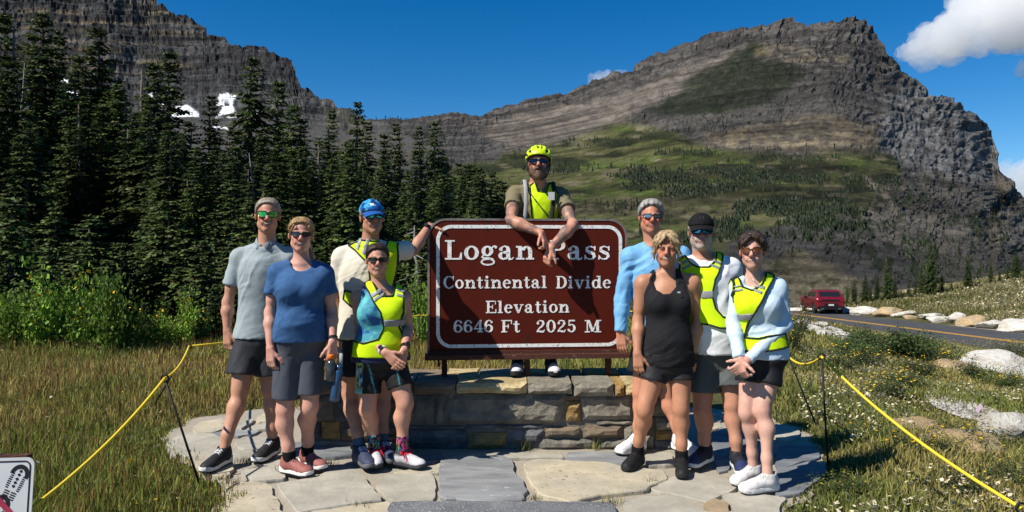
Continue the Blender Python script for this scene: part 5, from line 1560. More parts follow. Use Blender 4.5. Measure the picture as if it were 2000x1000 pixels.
# ---- 3 man in blue cap leaning a hand on the sign
p = Person('man in patterned blue cap and cream T-shirt resting one hand on the sign', 5.08, head=(727, 424, -.02), hs=1.02, yaw=23, roll=-2, sh=((668, 497), (766, 488, .04)), hip=(712, 655), hipw=.076,
           arm=(((652, 590, .02), (660, 665, -.02)), ((808, 489, .22), (838, 441, .40))), kn=((684, 765, -.02), (748, 765, .05)), foot=(((696, 898), (708, 906)), ((742, 888), (756, 898))), tips=[(880, 425, .45)],
           hand=(hang(-1, 50), dict(d=(.95, .25, -.02), n=(.1, .1, -1), t=(.2, -.9, 0), curl=10, spread=.1)), skin=(.44, .225, .145), red=.7, tyaw=14)
p.body()
p.top('tee_shirt', (.62, .58, .48), .014, .022, -.02, 'short', .70, 'crew', wrinkle=.0045, seed=14)
vest3 = [(672, 478), (700, 467), (735, 470), (744, 500), (752, 465), (772, 470), (775, 500), (765, 560), (772, 600), (700, 610), (668, 585), (672, 565), (700, 572), (722, 545), (718, 515), (690, 490)]
p.vest(vest3, [[(697, 462), (704, 462), (698, 490), (690, 484)], [(712, 464), (719, 466), (711, 500), (704, 494)]], .024, .022, -.05)
p.shorts((.012, .012, .014), (.66, .66), .10, .112, seed=15)
def capcol(L):
    n = fbm(L[:, 0] * 40, L[:, 1] * 40, L[:, 2] * 40, 3, 8); n2 = fbm(L[:, 0] * 26 + 4, L[:, 1] * 26, L[:, 2] * 26, 3, 9)
    c = np.tile(np.array([.012, .10, .34]), (len(L), 1)); c[n > .12] = (.05, .32, .55); c[n2 > .22] = (.008, .03, .13); c[(np.abs(L[:, 0]) < .026) & (np.abs(L[:, 2] - .085) < .008) & (L[:, 1] < -.05) & (n > -.2)] = (.6, .7, .75)
    return c
p.cap((.012, .10, .34), capcol, (.012, .08, .30))
p.glasses(lens_mat('teal_mirror_lens', (.02, .30, .26), (.04, .45, .38)), w=.032, hgt=.016)
p.smile(.020, .003)
p.hair(m_hair['grey'], lambda x, y, z: np.maximum(np.maximum(-.01 - z, z - .05), -.02 - y), .003, rough=.002, slen=.015, lift=.001)
p.watch(1, m_black, .034, up=(0, -.3, 1)); p.watch(0, m_black, .03)
for i in (0, 1):
    p.shoe(i, (.035, .045, .085), material('grey_midsole', (.12, .12, .13), .7), .30, material('pale_blue_lace', (.35, .42, .55), .8, amt=.1), collar=(.025, .03, .05)); p.sock(i, (.05, .10, .14), .055)
P3 = p

# ---- 4 woman cyclist in bike shorts
p = Person('short woman in yellow safety vest and black floral bike shorts with red shoelaces', 4.86, sex='f', girth=1.0, head=(737, 508, -.03), hs=.93, yaw=13, roll=1, sh=((700, 575), (787, 577)), hip=(744, 690), hipw=.076,
           bust=.07, belly=.015, arm=(((703, 648, .02), (752, 688, -.20)), ((797, 640, .02), (790, 684, -.16))), kn=((718, 795, -.06), (790, 785, -.06)), foot=(((733, 897), (737, 921)), ((772, 906), (822, 915))),
           hand=(dict(d=(.85, -.25, -.75), n=(.3, .9, .1), t=(.55, -.3, .6), curl=8, spread=.09), dict(d=(-.25, -.3, -1), n=(-.5, .8, 0), t=(-.8, -.5, 0), curl=30)), skin=(.49, .255, .175), red=.6, legr=.94, tyaw=8, brow=(.06, .03, .02))
p.body()
def tank4(v):
    n = fbm(v[:, 0] * 14, v[:, 1] * 14, v[:, 2] * 14, 3, 5); z = (v[:, 2] - p.hip[2]) / (p.shc[2] - p.hip[2])
    c = np.tile(np.array([.055, .27, .36]), (len(v), 1)); c[n > .15] = (.10, .42, .42); c[(n < -.18)] = (.02, .10, .30); c[z < .18] = (.015, .03, .10); c[z < -.02] = (.012, .02, .06)
    return c
p.panel('tank_top', [(706, 548), (722, 545), (728, 585), (745, 592), (762, 583), (768, 548), (782, 552), (786, 590), (792, 640), (800, 715), (680, 715), (686, 640), (700, 600)], .012, m_techattr, None, .008, -.12, colfn=tank4, wrinkle=.004, dd=-.1)
vest4 = [(702, 552), (718, 541), (729, 556), (742, 577), (764, 577), (768, 546), (782, 552), (788, 575), (789, 612), (780, 640), (788, 662), (800, 705), (682, 705), (684, 665), (712, 668), (740, 660), (749, 640), (744, 610), (722, 580)]
p.vest(vest4, [[(720, 575), (742, 563), (746, 570), (726, 582)], [(729, 583), (748, 571), (750, 577), (733, 589)], [(752, 624), (790, 624), (789, 638), (751, 638)], [(772, 563), (788, 568), (788, 573), (772, 569)], [(772, 573), (789, 578), (789, 583), (772, 579)]], .022, .010, -.02)
def short4(v):
    c = np.tile(np.array([.010, .010, .011]), (len(v), 1)); n = fbm(v[:, 0] * 28, v[:, 1] * 20, v[:, 2] * 28, 3, 6); n2 = fbm(v[:, 0] * 30 + 9, v[:, 1] * 20, v[:, 2] * 26, 3, 16)
    side = (v[:, 0] < p.hj[0][0] - .025) & (v[:, 1] < p.hj[0][1] + .03)
    c[side & (n > .08)] = (.10, .42, .52); c[side & (n2 > .16)] = (.35, .50, .15); c[side & (n2 < -.26)] = (.55, .58, .58)
    hemz = p.hj[0][2] + (p.kn[0][2] - p.hj[0][2]) * .70
    c[side & (v[:, 2] < hemz + .03)] = (.12, .45, .55)
    for x0 in (p.hj[0][0] + .005, p.hj[1][0] + .03): c[np.abs(v[:, 0] - x0 - .25 * (p.hj[0][2] - v[:, 2])) < .004] = (.06, .22, .26)
    return c
p.shorts((.01, .01, .011), (.72, .66), .094, .092, off=.006, top=.10, wrinkle=.0015, colfn=short4, name='bike_shorts')
p.hair(m_hair['dark'], short_hair(.103, 1.0), .005, [((0, .10, .03), (.02, .13, -.03), .02, .024), ((.02, .13, -.03), (.03, .10, -.11), .022, .01)], rough=.0014, slen=.045, lift=.0014, flow=(0, 1, -.1), strands=800, side=0)
p.glasses(lens_mat('black_lens', (.008, .008, .009), (.02, .02, .022)), w=.031, hgt=.0165, round_=3)
p.smile(.025, .0055)
p.watch(0, material('white_strap', (.5, .5, .52), .6), .030, up=(.1, -1, .4)); p.watch(1, m_black, .036, up=(.5, -1, 0))
def sock4(v):
    c = np.tile(np.array([.008, .008, .009]), (len(v), 1)); n = fbm(v[:, 0] * 60, v[:, 1] * 60, v[:, 2] * 60, 2, 6)
    c[n > .2] = (.5, .06, .2); c[n < -.24] = (.05, .25, .3); c[(n > .07) & (n < .1)] = (.4, .5, .05)
    return c
for i in (0, 1):
    p.shoe(i, (.46, .45, .47), material('dark_midsole', (.05, .05, .055), .7), .262, material('red_lace', (.75, .015, .05), .7, amt=.05), toe=(.55, .53, .55), collar=(.02, .02, .02), bow=True); p.sock(i, (.01, .01, .01), .095, sock4)

# ---- 5 helmeted rider behind the sign
p = Person('bearded rider in yellow helmet and olive T-shirt leaning over the sign', 5.78, zg=WTOP, girth=1.06, head=(1052, 321, -.10), hs=1.04, yaw=-3, pitch=-6, sh=((1006, 376), (1094, 378)), hip=(1045, 555, .10), hipw=.076,
           arm=(((997, 430, -.27), (1057, 455, -.38)), ((1120, 440, -.27), (1076, 484, -.40))), kn=((1022, 640, -.02), (1072, 640, -.02)), foot=(((1012, 727.5), (1010, 731)), ((1072, 727.5), (1075, 731))), tips=[(1060, 520, -.42)],
           hand=(dict(d=(.35, -.35, -.8), n=(-.75, .45, -.5), t=(-.1, -.8, .3), curl=52, size=.95, spread=0), dict(d=(-.35, -.1, -.95), n=(.6, .75, -.1), t=(.75, -.6, .2), curl=40, size=.95, spread=0)), skin=(.48, .235, .155), red=.9, tattoo=True, neck=.062, armr=1.06,
           stubble=((.10, .05, .025), 1.0))
for i in (0, 1):
    h, d = p.feet[i]; h[1] = 5.70 + .0; h[0] = PX((1012, 1073)[i], 700, 5.72)[0]; h[2] = WTOP + .012
    p.feet[i] = (h, np.array([(-.08, .12)[i], -1, 0]) / math.hypot(.1, 1)); p.ank[i] = h + p.feet[i][1] * .058 + np.array([0, 0, .105])
p.body()
p.top('tee_shirt', (.17, .145, .085), .009, .014, -.05, 'short', .52, 'crew', wrinkle=.006, seed=21, flare=.96)
p.vest([(1034, 360), (1046, 352), (1052, 372), (1066, 374), (1074, 352), (1090, 368), (1096, 400), (1092, 440), (1084, 600), (1030, 600), (1038, 440), (1036, 400)], [], .024, .02, -.05, dd=-.14)
p.shorts((.012, .012, .014), (.8, .8), .10, .115, seed=22)
p.hair(m_hair['beard'], lambda x, y, z: np.maximum(z - .0, -.09 - z), .001, rough=.002, name='hair')
# beard
lo, hi = p.hc - .2, p.hc + .1
Fd = Field(lo, hi, .0044)
Fd.union(p.hell((0, -.030, -.062), (.064, .066, .060)), .02); Fd.union(p.hell((0, -.064, -.102), (.036, .034, .034)), .02)
for sg in (-1, 1): Fd.union(p.hcone((sg * .062, -.005, -.02), (sg * .05, -.03, -.07), .012, .018), .015); Fd.union(p.hcone((sg * .004, -.102, -.047), (sg * .028, -.088, -.058), .007, .006), .004)
hcl = lambda X, Y, Z: [((X - p.hc[0]) * p.HM[i, 0] + (Y - p.hc[1]) * p.HM[i, 1] + (Z - p.hc[2]) * p.HM[i, 2]) / p.hs for i in range(3)]
def bf(X, Y, Z):
    x, y, z = hcl(X, Y, Z); return np.maximum(z + .036 - .9 * np.maximum(np.abs(x) - .03, 0) + .0, y - .02) * p.hs
Fd.keep(bf); Fd.cut(p.hell((0, -.104, -.0615), (.018, .016, .0065)), .003)
v, q = Fd.mesh(); n = vnormals(v, q); L = p.hloc(v)
obj('beard', v + n * (.004 * ridged(L[:, 0] * 90, L[:, 1] * 90, L[:, 2] * 40, 3, 4))[:, None], q, m_hair['beard'], p.root, True)
p.glasses(lens_mat('smoke_lens', (.012, .014, .02), (.03, .04, .06)), w=.034, hgt=.018, round_=3.2)
# helmet
m_helm = material('helmet_yellow', (.55, .72, .01), .35, amt=.03, spec=.5)
Fi = Field(p.hc - .2, p.hc + .2, .0048)
Fi.union(p.hell((0, .014, .046), (.090, .115, .092)), .01)
def hf(X, Y, Z):
    x, y, z = hcl(X, Y, Z); return (.036 + .16 * y * -1 - .15 * np.maximum(y, 0) + .0 * x - z) * p.hs
Fi.keep(hf); v, q = Fi.mesh(); helm = obj('helmet', v, q, m_black, p.root, True, ratio=.3)
Fo = Field(p.hc - .22, p.hc + .22, .0048)
Fo.union(p.hell((0, .014, .046), (.103, .130, .106)), .01); Fo.keep(hf)
for x0, y0, z0, y1, z1, r_ in ((0, -.10, .12, .02, .175, .013), (-.034, -.11, .105, .0, .165, .013), (.034, -.11, .105, .0, .165, .013), (-.068, -.09, .085, .02, .14, .013), (.068, -.09, .085, .02, .14, .013), (-.02, .03, .165, .11, .13, .012), (.02, .03, .165, .11, .13, .012), (-.092, -.05, .07, .05, .09, .012), (.092, -.05, .07, .05, .09, .012), (-.05, .04, .15, .12, .10, .012), (.05, .04, .15, .12, .10, .012)):
    if y0 < 0: y0 -= .022; z0 -= .022
    Fo.cut(p_cone(p.h(x0, y0, z0), p.h(x0 * 1.05, y1, z1), r_ * 1.15, r_ * 1.1), .003)
Fo.cut(p.hell((0, .014, .044), (.0915, .1165, .0925)), .002)
v, q = Fo.mesh(); obj('helmet_shell', v, q, m_helm, helm, True, ratio=.4)
mb = MB()
mb.tube([p.h(-.088, -.03, .03), p.h(-.082, -.015, -.04), p.h(-.062, -.03, -.10), p.h(-.02, -.05, -.128), p.h(.02, -.05, -.128), p.h(.062, -.03, -.10), p.h(.082, -.015, -.04), p.h(.088, -.03, .03)], .005, 6)
mb.build('chin_strap', m_trim, helm, True)
for i in (0, 1):
    p.shoe(i, (.015, .015, .016), m_rubber_b, .30, m_trim, toe=(.62, .62, .62)); p.sock(i, (.01, .01, .01), .09)
P5 = p
# hydration pack worn over the vest
pk = thing('hydration_pack', 'hydration pack with grey shoulder strap worn by the rider behind the sign', 'backpack', P5.shc + [0, .2, -.3])
m_gs = material('grey_strap', (.30, .30, .30), .7, amt=.2, scale=90); m_bs = material('black_strap', (.015, .015, .016), .75, amt=.2, scale=90)
def ontorso(px, py, dd): return PX(px, py, P5.D + dd)
mb = MB(); mb.tube([P5.sh[0] + [.055, .06, .065], ontorso(1025, 352, -.06), ontorso(1027, 368, -.135), ontorso(1028, 395, -.165), ontorso(1026, 420, -.165), ontorso(1024, 450, -.16)], .016, 8, flat=.4); mb.build('shoulder_strap', m_gs, pk, True)
mb = MB(); mb.tube([P5.sh[1] + [-.055, .06, .065], ontorso(1080, 356, -.06), ontorso(1083, 372, -.135), ontorso(1080, 395, -.165), ontorso(1078, 420, -.165), ontorso(1080, 450, -.16)], .018, 8, flat=.4); mb.build('shoulder_strap', m_bs, pk, True)
mb = MB(); mb.tube([ontorso(1034, 374, -.165), ontorso(1048, 395, -.19), ontorso(1066, 415, -.19), ontorso(1072, 424, -.18)], .004, 6); mb.build('drinking_tube', m_bs, pk, True)
mb = MB(); mb.box(ontorso(1077, 383, -.195), (.024, .010, .031)); mb.build('pocket', material('pale_grey_pouch', (.5, .5, .5), .6, amt=.1), pk, False)
Fp = Field(P5.shc + [-.2, .08, -.45], P5.shc + [.2, .32, .08], .01); Fp.union(p_ell(P5.shc + [0, .19, -.17], (.13, .085, .23)), .01); v, q = Fp.mesh(); obj('bag', v, q, m_bs, pk, True)

# ---- 6 man in light blue long sleeves
p = Person('man with grey hair in long-sleeved sky blue shirt beside the sign', 5.22, head=(1271, 424, -.02), hs=1.02, yaw=-4, roll=2, sh=((1231, 497), (1333, 497)), hip=(1283, 655), hipw=.076,
           arm=(((1215, 585, .0), (1212, 648, -.04)), ((1352, 585, 0), (1350, 650, 0))), kn=((1252, 765, -.02), (1302, 765, .02)), foot=(((1256, 876), (1228, 884)), ((1318, 876), (1336, 884))),
           hand=(hang(-1, 20), hang(1)), skin=(.47, .215, .135), red=1.1, brow=(.2, .16, .12), neck=.06)
p.body()
p.top('long_sleeve_shirt', (.16, .37, .60), .012, .014, -.06, 'long', 1, 'crew', mat=m_techattr, wrinkle=.008, seed=31, colfn=lambda v: np.array([.15, .365, .62]) * (1 + .16 * NOIS(v, 34, 2))[:, None])
p.shorts((.012, .012, .014), (.62, .62), .10, .112, seed=32)
p.hair(m_hair['salt'], short_hair(.106, 1.0), .009, rough=.006, scale=45)
p.glasses(lens_mat('silver_lens', (.10, .13, .16), (.22, .27, .31)), w=.029, hgt=.014, round_=3)
p.smile(.018, .0025)
for i in (0, 1): p.shoe(i, (.62, .62, .62), m_rubber_w, .30, m_rubber_w)

# ---- 7 woman in black tank top
p = Person('tanned woman in black tank top and black shorts, hands at her sides', 4.75, sex='f', girth=.98, head=(1302, 487, -.03), hs=.98, yaw=-12, roll=3, sh=((1256, 548), (1352, 546)), hip=(1307, 690), hipw=.072,
           bust=.073, belly=.02, arm=(((1247, 625, .02), (1245, 690, -.06)), ((1363, 622, .02), (1352, 692, -.06))), kn=((1260, 795, -.05), (1330, 795, -.06)), foot=(((1252, 904), (1228, 918)), ((1331, 914), (1333, 940))),
           hand=(hang(-1, 26), hang(1, 28)), skin=(.43, .205, .12), red=.7, legr=.91, brow=(.22, .14, .08), armr=.96, face=1.04)
p.body()
p.panel('tank_top', [(1281, 527), (1287, 522), (1277, 548), (1280, 566), (1294, 574), (1308, 573), (1321, 560), (1326, 524), (1334, 528), (1340, 560), (1347, 588), (1350, 640), (1357, 717), (1256, 717), (1257, 640), (1256, 588), (1270, 552)], .011, m_clothattr, None, .006, -.16, col=(.016, .016, .018), wrinkle=.006, dd=-.1, seed=5)
p.shorts((.018, .018, .021), (.46, .46), .094, .106, off=.014, seed=41, wrinkle=.007)
p.hair(m_hair['ash'], short_hair(.096, .85), .009, [((0, .105, .02), (0, .12, -.05), .026, .02), ((-.02, -.075, .092), (-.066, -.068, .05), .012, .014), ((-.066, -.068, .05), (-.080, -.045, -.02), .014, .010), ((-.080, -.045, -.02), (-.078, -.04, -.075), .009, .003),
       ((.015, -.078, .092), (.062, -.070, .05), .012, .014), ((.062, -.070, .05), (.080, -.045, -.02), .014, .009), ((.080, -.045, -.02), (.078, -.045, -.085), .008, .003), ((-.015, -.086, .085), (-.045, -.098, .045), .010, .006), ((.03, -.086, .08), (.05, -.09, .05), .009, .005)], rough=.004, scale=60, slen=.05, lift=.003, flow=(0, .15, -1), side=8.0, strands=1100, sweep=.3)
p.smile(.026, .0055)
for sg in (-1, 1):      # narrowed eyes with lashes
    mb = MB(); mb.tube([p.h(sg * (.019 + .024 * t), -.0925 + .010 * (t - .3) ** 2 * 2, .006 + .004 * math.sin(math.pi * t)) for t in np.linspace(0, 1, 6)], .0022, 5); mb.build('eyelash', material('lash', (.05, .03, .02), .7, amt=0), p.root, True)
mk = MB(); c = PX(1326, 571, p.D - .165); 
for dx in (-.006, .006): mk.box(c + [dx, 0, 0], (.0022, .0012, .0055))
mk.box(c + [0, .0004, 0], (.0075, .0012, .0013)); mk.build('chest_logo', m_rubber_w, p.root)
for i in (0, 1): p.shoe(i, (.012, .012, .013), m_rubber_b, .268, m_trim); p.sock(i, (.009, .009, .010), .03)

# ---- 8 man in black cap
p = Person('man in black cap and yellow vest over white long-sleeved shirt', 4.88, head=(1369, 453, -.02), hs=1.03, yaw=-12, roll=1, girth=1.06, belly=.02, sh=((1330, 522), (1428, 520)), hip=(1397, 680), hipw=.080,
           arm=(((1330, 600, .1), (1345, 665, .1)), ((1452, 600, .08), (1448, 665, .06))), kn=((1372, 798, -.04), (1430, 788, -.08)), foot=(((1386, 900), (1356, 912)), ((1436, 909), (1452, 931))),
           hand=(hang(-1), hang(1)), skin=(.43, .21, .135), red=.8, stubble=((.42, .39, .36), .85), neck=.062)
p.body()
p.top('long_sleeve_shirt', (.72, .73, .78), .014, .024, -.04, 'long', 1, 'crew', mat=m_techattr, wrinkle=.009, seed=51)
vest8 = [(1330, 507), (1346, 496), (1352, 512), (1364, 520), (1384, 520), (1399, 508), (1408, 486), (1422, 494), (1412, 520), (1395, 546), (1388, 575), (1394, 600), (1408, 616), (1440, 614), (1440, 640), (1400, 640), (1380, 634), (1330, 630), (1326, 560)]
p.vest(vest8, [[(1332, 514), (1348, 506), (1350, 511), (1333, 520)], [(1334, 523), (1353, 514), (1356, 518), (1336, 529)], [(1366, 568), (1389, 567), (1389, 581), (1366, 582)], [(1397, 506), (1412, 513), (1410, 518), (1394, 511)], [(1389, 514), (1408, 522), (1405, 527), (1386, 518)]], .028, .024, -.02)
p.shorts((.075, .085, .085), (.70, .66), .108, .120, seed=52)
p.cap((.010, .010, .011))
mb = MB()
for sg in (-1, 1): mb.tube([p.h(sg * .006, -.104, .098), p.h(sg * .010, -.107, .088), p.h(sg * .006, -.110, .078)], .0018, 5)
mb.build('cap_emblem', material('embroidery', (.05, .05, .055), .6, amt=0), p.root, True)
p.glasses(lens_mat('blue_mirror_lens', (.01, .16, .42), (.02, .32, .60)), w=.031, hgt=.018)
p.smile(.020, .003)
p.hair(m_hair['grey'], lambda x, y, z: np.maximum(np.maximum(-.02 - z, z - .045), -.01 - y), .003, rough=.002, slen=.015, lift=.001)
for i in (0, 1): p.shoe(i, (.016, .018, .024), material('mint_midsole', (.62, .66, .62), .6, amt=.06), .30, m_trim, toe=(.02, .03, .09))

# ---- 9 woman in pale blue long sleeves
p = Person('dark-haired woman in yellow vest over pale blue long sleeves, hands clasped', 4.46, sex='f', head=(1470, 490, -.03), hs=.95, yaw=-23, roll=-2, girth=.84, sh=((1443, 556, .02), (1519, 556, -.02)), hip=(1487, 690), hipw=.060,
           bust=.062, arm=(((1432, 632, 0), (1444, 700, -.14)), ((1533, 634, -.04), (1460, 704, -.15))), kn=((1459, 800, -.03), (1491, 796, -.08)), foot=(((1484, 936), (1444, 946)), ((1516, 956), (1448, 963))),
           hand=(dict(d=(.15, -.25, -1), n=(.8, .3, 0), t=(.3, -.9, 0), curl=55, spread=0), dict(d=(-.75, -.05, -.65), n=(-.35, .9, -.2), t=(-.5, -.3, .8), curl=50, spread=0)), skin=(.55, .32, .245), red=.9, legr=.79, brow=(.05, .03, .02), tyaw=-18)
p.body()
p.top('long_sleeve_shirt', (.50, .62, .72), .007, .010, -.06, 'long', 1, 'scoop', mat=m_techattr, wrinkle=.006, seed=61)
vest9 = [(1442, 545), (1454, 538), (1458, 560), (1473, 566), (1490, 556), (1506, 529), (1524, 537), (1516, 550), (1498, 572), (1480, 602), (1468, 630), (1462, 660), (1482, 660), (1500, 655), (1540, 650), (1545, 680), (1480, 690), (1434, 688), (1433, 640), (1438, 590)]
p.vest(vest9, [[(1440, 560), (1456, 557), (1456, 561), (1440, 564)], [(1439, 567), (1457, 564), (1457, 569), (1439, 572)], [(1436, 618), (1472, 612), (1468, 626), (1436, 631)], [(1482, 556), (1498, 560), (1494, 566), (1477, 561)], [(1476, 563), (1491, 570), (1487, 575), (1472, 567)]], .022, .010, -.04)
p.shorts((.013, .013, .015), (.46, .52), .094, .108, off=.008, seed=62, wrinkle=.006)
p.hair(m_hair['dark'], short_hair(.103, .95), .009, [((0, .10, .03), (0, .12, -.03), .026, .024), ((-.012, -.08, .088), (-.05, -.086, .05), .013, .012), ((-.05, -.086, .05), (-.062, -.075, .015), .010, .003), ((.02, -.078, .092), (.066, -.06, .06), .012, .014), ((.066, -.06, .06), (.078, -.02, .0), .012, .008)], rough=.006, scale=50)
p.glasses(lens_mat('rose_lens', (.30, .09, .05), (.40, .16, .08)), material('tortoise_frame', (.06, .025, .015), .3, amt=.3, scale=60), w=.029, hgt=.019, round_=2.3)
p.smile(.024, .0052)
nb_ = p.neckbase(); mb = MB(); mb.tube([nb_ + [-.046, -.015, .01], nb_ + [-.034, -.056, -.028], nb_ + [-.006, -.078, -.062], nb_ + [.028, -.062, -.03], nb_ + [.046, -.02, .01]], .0016, 5); mb.build('necklace', material('silver', (.5, .5, .5), .3, metal=1, amt=0), p.root, True)
for i in (0, 1): p.shoe(i, (.62, .60, .59), m_rubber_w, .268, material('pale_lace', (.5, .48, .47), .8, amt=.1), mat_o=material('pod_outsole', (.45, .45, .45), .7), collar=(.45, .44, .43))
# ---------------------------------------------------------------- fir trees
def leaf_material(name, rough=.6, trans=.25):
    m = bpy.data.materials.new(name); m.use_nodes = True
    nt = m.node_tree; N = nt.nodes; L = nt.links; b = N['Principled BSDF']
    b.inputs['Roughness'].default_value = rough; b.inputs['Specular IOR Level'].default_value = .25
    at = N.new('ShaderNodeAttribute'); at.attribute_name = 'col'
    oi = N.new('ShaderNodeObjectInfo')
    mr = N.new('ShaderNodeMapRange'); mr.inputs[3].default_value = .62; mr.inputs[4].default_value = 1.45
    L.new(oi.outputs['Random'], mr.inputs[0])
    sc_ = N.new('ShaderNodeVectorMath'); sc_.operation = 'SCALE'; L.new(at.outputs['Color'], sc_.inputs[0]); L.new(mr.outputs[0], sc_.inputs['Scale'])
    L.new(sc_.outputs[0], b.inputs['Base Color'])
    tr = N.new('ShaderNodeBsdfTranslucent'); L.new(sc_.outputs[0], tr.inputs['Color'])
    mx = N.new('ShaderNodeMixShader'); mx.inputs[0].default_value = trans
    L.new(b.outputs[0], mx.inputs[1]); L.new(tr.outputs[0], mx.inputs[2])
    L.new(mx.outputs[0], N['Material Output'].inputs['Surface'])
    return m
m_needle = leaf_material('fir_needles', .6, .2)
m_bark = material('fir_bark', (.15, .125, .105), .95, amt=.4, scale=9, bump=.8, bscale=20, bdist=.03, coords='obj', stretch=(3, 3, .6))
m_dead = material('silvered_deadwood', (.22, .205, .19), .85, amt=.3, scale=8, coords='obj', stretch=(3, 3, .5))
def fir_mesh(H, seed, width=.16, bare=.10, dens=1.0, ragged=.3):
    """crown (sprays of needles on drooping whorls) and trunk meshes for a tree H metres tall"""
    rg = np.random.default_rng(seed)
    V, Fc, Cc = [], [], []
    nv = 0
    nw = int(H * 6.4 * dens)
    W = width * H
    tw = []          # twig list: base, dir, length, width, shade
    for w in range(nw):
        f = (w + rg.uniform(0, 1)) / nw                      # 0 top .. 1 bottom
        z = H * (1 - f * (1 - bare))
        prof = (f ** .72) * (1 - .35 * max(0, f - .72) / .28)
        nb = 5 + int(4 * f)
        gap = rg.uniform() < .05 * ragged * 3
        for b in range(nb):
            if gap and rg.uniform() < .6: continue
            L = (W * prof * rg.uniform(1 - ragged, 1.12) + .09)
            az = 2 * math.pi * (b / nb) + w * 2.4 + rg.normal() * .25
            rise = np.interp(f, [0, .12, .4, 1], [.75, .25, -.12, -.34]) + rg.normal() * .08
            d0 = np.array([math.cos(az), math.sin(az), 0])
            ns = max(3, int(L / .10))
            for i in range(ns):
                t = (i + .6) / ns
                if t * L < .1 * L and f > .3: continue
                p = d0 * L * t + np.array([0, 0, z + L * (rise * t - .22 * t * t * (1 if f > .15 else 0))])
                tl = (.13 + .24 * (1 - t) * min(1, L)) * rg.uniform(.7, 1.25) * (1.0 if L > .5 else .75)
                for sg in (-1, 1):
                    a2 = az + sg * rg.uniform(.6, 1.15)
                    dv = np.array([math.cos(a2), math.sin(a2), rg.uniform(-.40, .10)])
                    tw.append((p, dv, tl, .042 + .03 * rg.uniform(), t, f))
                if rg.uniform() < .55:
                    dv = d0 + np.array([rg.normal() * .3, rg.normal() * .3, rg.uniform(-.1, .65)])
                    tw.append((p, dv, tl * .7, .045, t, f))
            tw.append((d0 * L + np.array([0, 0, z + L * (rise - .2)]), d0 + np.array([0, 0, .1]), .14, .035, 1, f))
    tw.append((np.array([0, 0, H - .25]), np.array([0, 0, 1.0]), .3, .03, 1, 0))
    B = np.array([t[0] for t in tw]); Dv = np.array([t[1] for t in tw]); Dv /= np.linalg.norm(Dv, axis=1)[:, None]
    Ln = np.array([t[2] for t in tw]); Wd = np.array([t[3] for t in tw]); tt = np.array([t[4] for t in tw]); ff = np.array([t[5] for t in tw])
    n = len(tw)
    rnd = rg.normal(size=(n, 3)) * .35 + np.array([0, 0, 1.0])
    S = np.cross(Dv, rnd); S /= np.linalg.norm(S, axis=1)[:, None] + 1e-9
    N_ = np.cross(S, Dv)
    # each spray: a bent leaf of two quads (base, wide middle, tip)
    p0 = B - S * Wd[:, None] * .45; p1 = B + S * Wd[:, None] * .45
    mid = B + Dv * (Ln * .5)[:, None] + N_ * (Ln * .06)[:, None]
    p2 = mid + S * Wd[:, None]; p3 = mid - S * Wd[:, None]
    tip = B + Dv * Ln[:, None] - np.array([0, 0, 1.0]) * (Ln * .12)[:, None]
    p4 = tip + S * Wd[:, None] * .3; p5 = tip - S * Wd[:, None] * .3
    v = np.stack([p0, p1, p2, p3, p4, p5], 1).reshape(-1, 3)
    b = np.arange(n)[:, None] * 6
    q = np.concatenate([b + np.array([[0, 1, 2, 3]]), b + np.array([[3, 2, 4, 5]])])
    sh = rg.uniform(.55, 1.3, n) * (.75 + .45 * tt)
    base = np.array([.040, .064, .018]); new = np.array([.145, .18, .040])  # sunlit branch tips are painted: new is their lit tone
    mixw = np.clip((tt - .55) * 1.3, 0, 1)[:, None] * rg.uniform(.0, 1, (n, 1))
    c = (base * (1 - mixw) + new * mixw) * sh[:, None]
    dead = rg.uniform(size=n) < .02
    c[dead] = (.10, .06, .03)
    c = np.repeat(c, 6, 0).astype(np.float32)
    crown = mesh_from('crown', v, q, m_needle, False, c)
    mb = MB()
    zs = np.linspace(0, H * .97, 9); r0 = .018 * H + .02
    wob = np.cumsum(rg.normal(size=(9, 2)) * .012 * H / 9, 0); wob -= wob[-1] * np.linspace(0, 1, 9)[:, None] ; wob[0] = 0
    mb.tube(np.c_[wob, zs - .05], r0 * (1 - zs / H) ** .8 + .008, 7)
    trunk = mesh_from('trunk', np.array(mb.v), mb.f, m_bark, True)
    # dead lower limbs
    ml = MB()
    for _ in range(int(4 + H)):
        f = rg.uniform(.0, .55); z = H * f * .8 + .3; az = rg.uniform(0, 6.28); L = rg.uniform(.25, .55) * W * 1.3 + .2
        d0 = np.array([math.cos(az), math.sin(az), 0]); u = rg.uniform(-.5, .25)
        ml.tube([np.array([0, 0, z]), d0 * L * .5 + [0, 0, z + u * L * .4], d0 * L + [rg.normal() * .08, rg.normal() * .08, z + u * L * .4 - .25 * L]], [.018, .012, .004], 4, caps=False)
    limbs = mesh_from('dead_limb', np.array(ml.v), ml.f, m_dead, True)
    return crown, trunk, limbs
FIR = [fir_mesh(8.0, 11, .175, .06, 1.05, .35), fir_mesh(8.0, 12, .145, .10, 1.0, .5), fir_mesh(8.0, 13, .215, .04, 1.0, .35), fir_mesh(8.0, 14, .155, .20, .85, .6), fir_mesh(8.0, 15, .19, .05, 1.0, .45), fir_mesh(8.0, 16, .235, .03, .95, .4)]
FIRS = [fir_mesh(3.0, 21, .24, .02, 1.5, .25), fir_mesh(3.0, 22, .28, .02, 1.4, .3), fir_mesh(3.0, 23, .20, .03, 1.6, .3)]
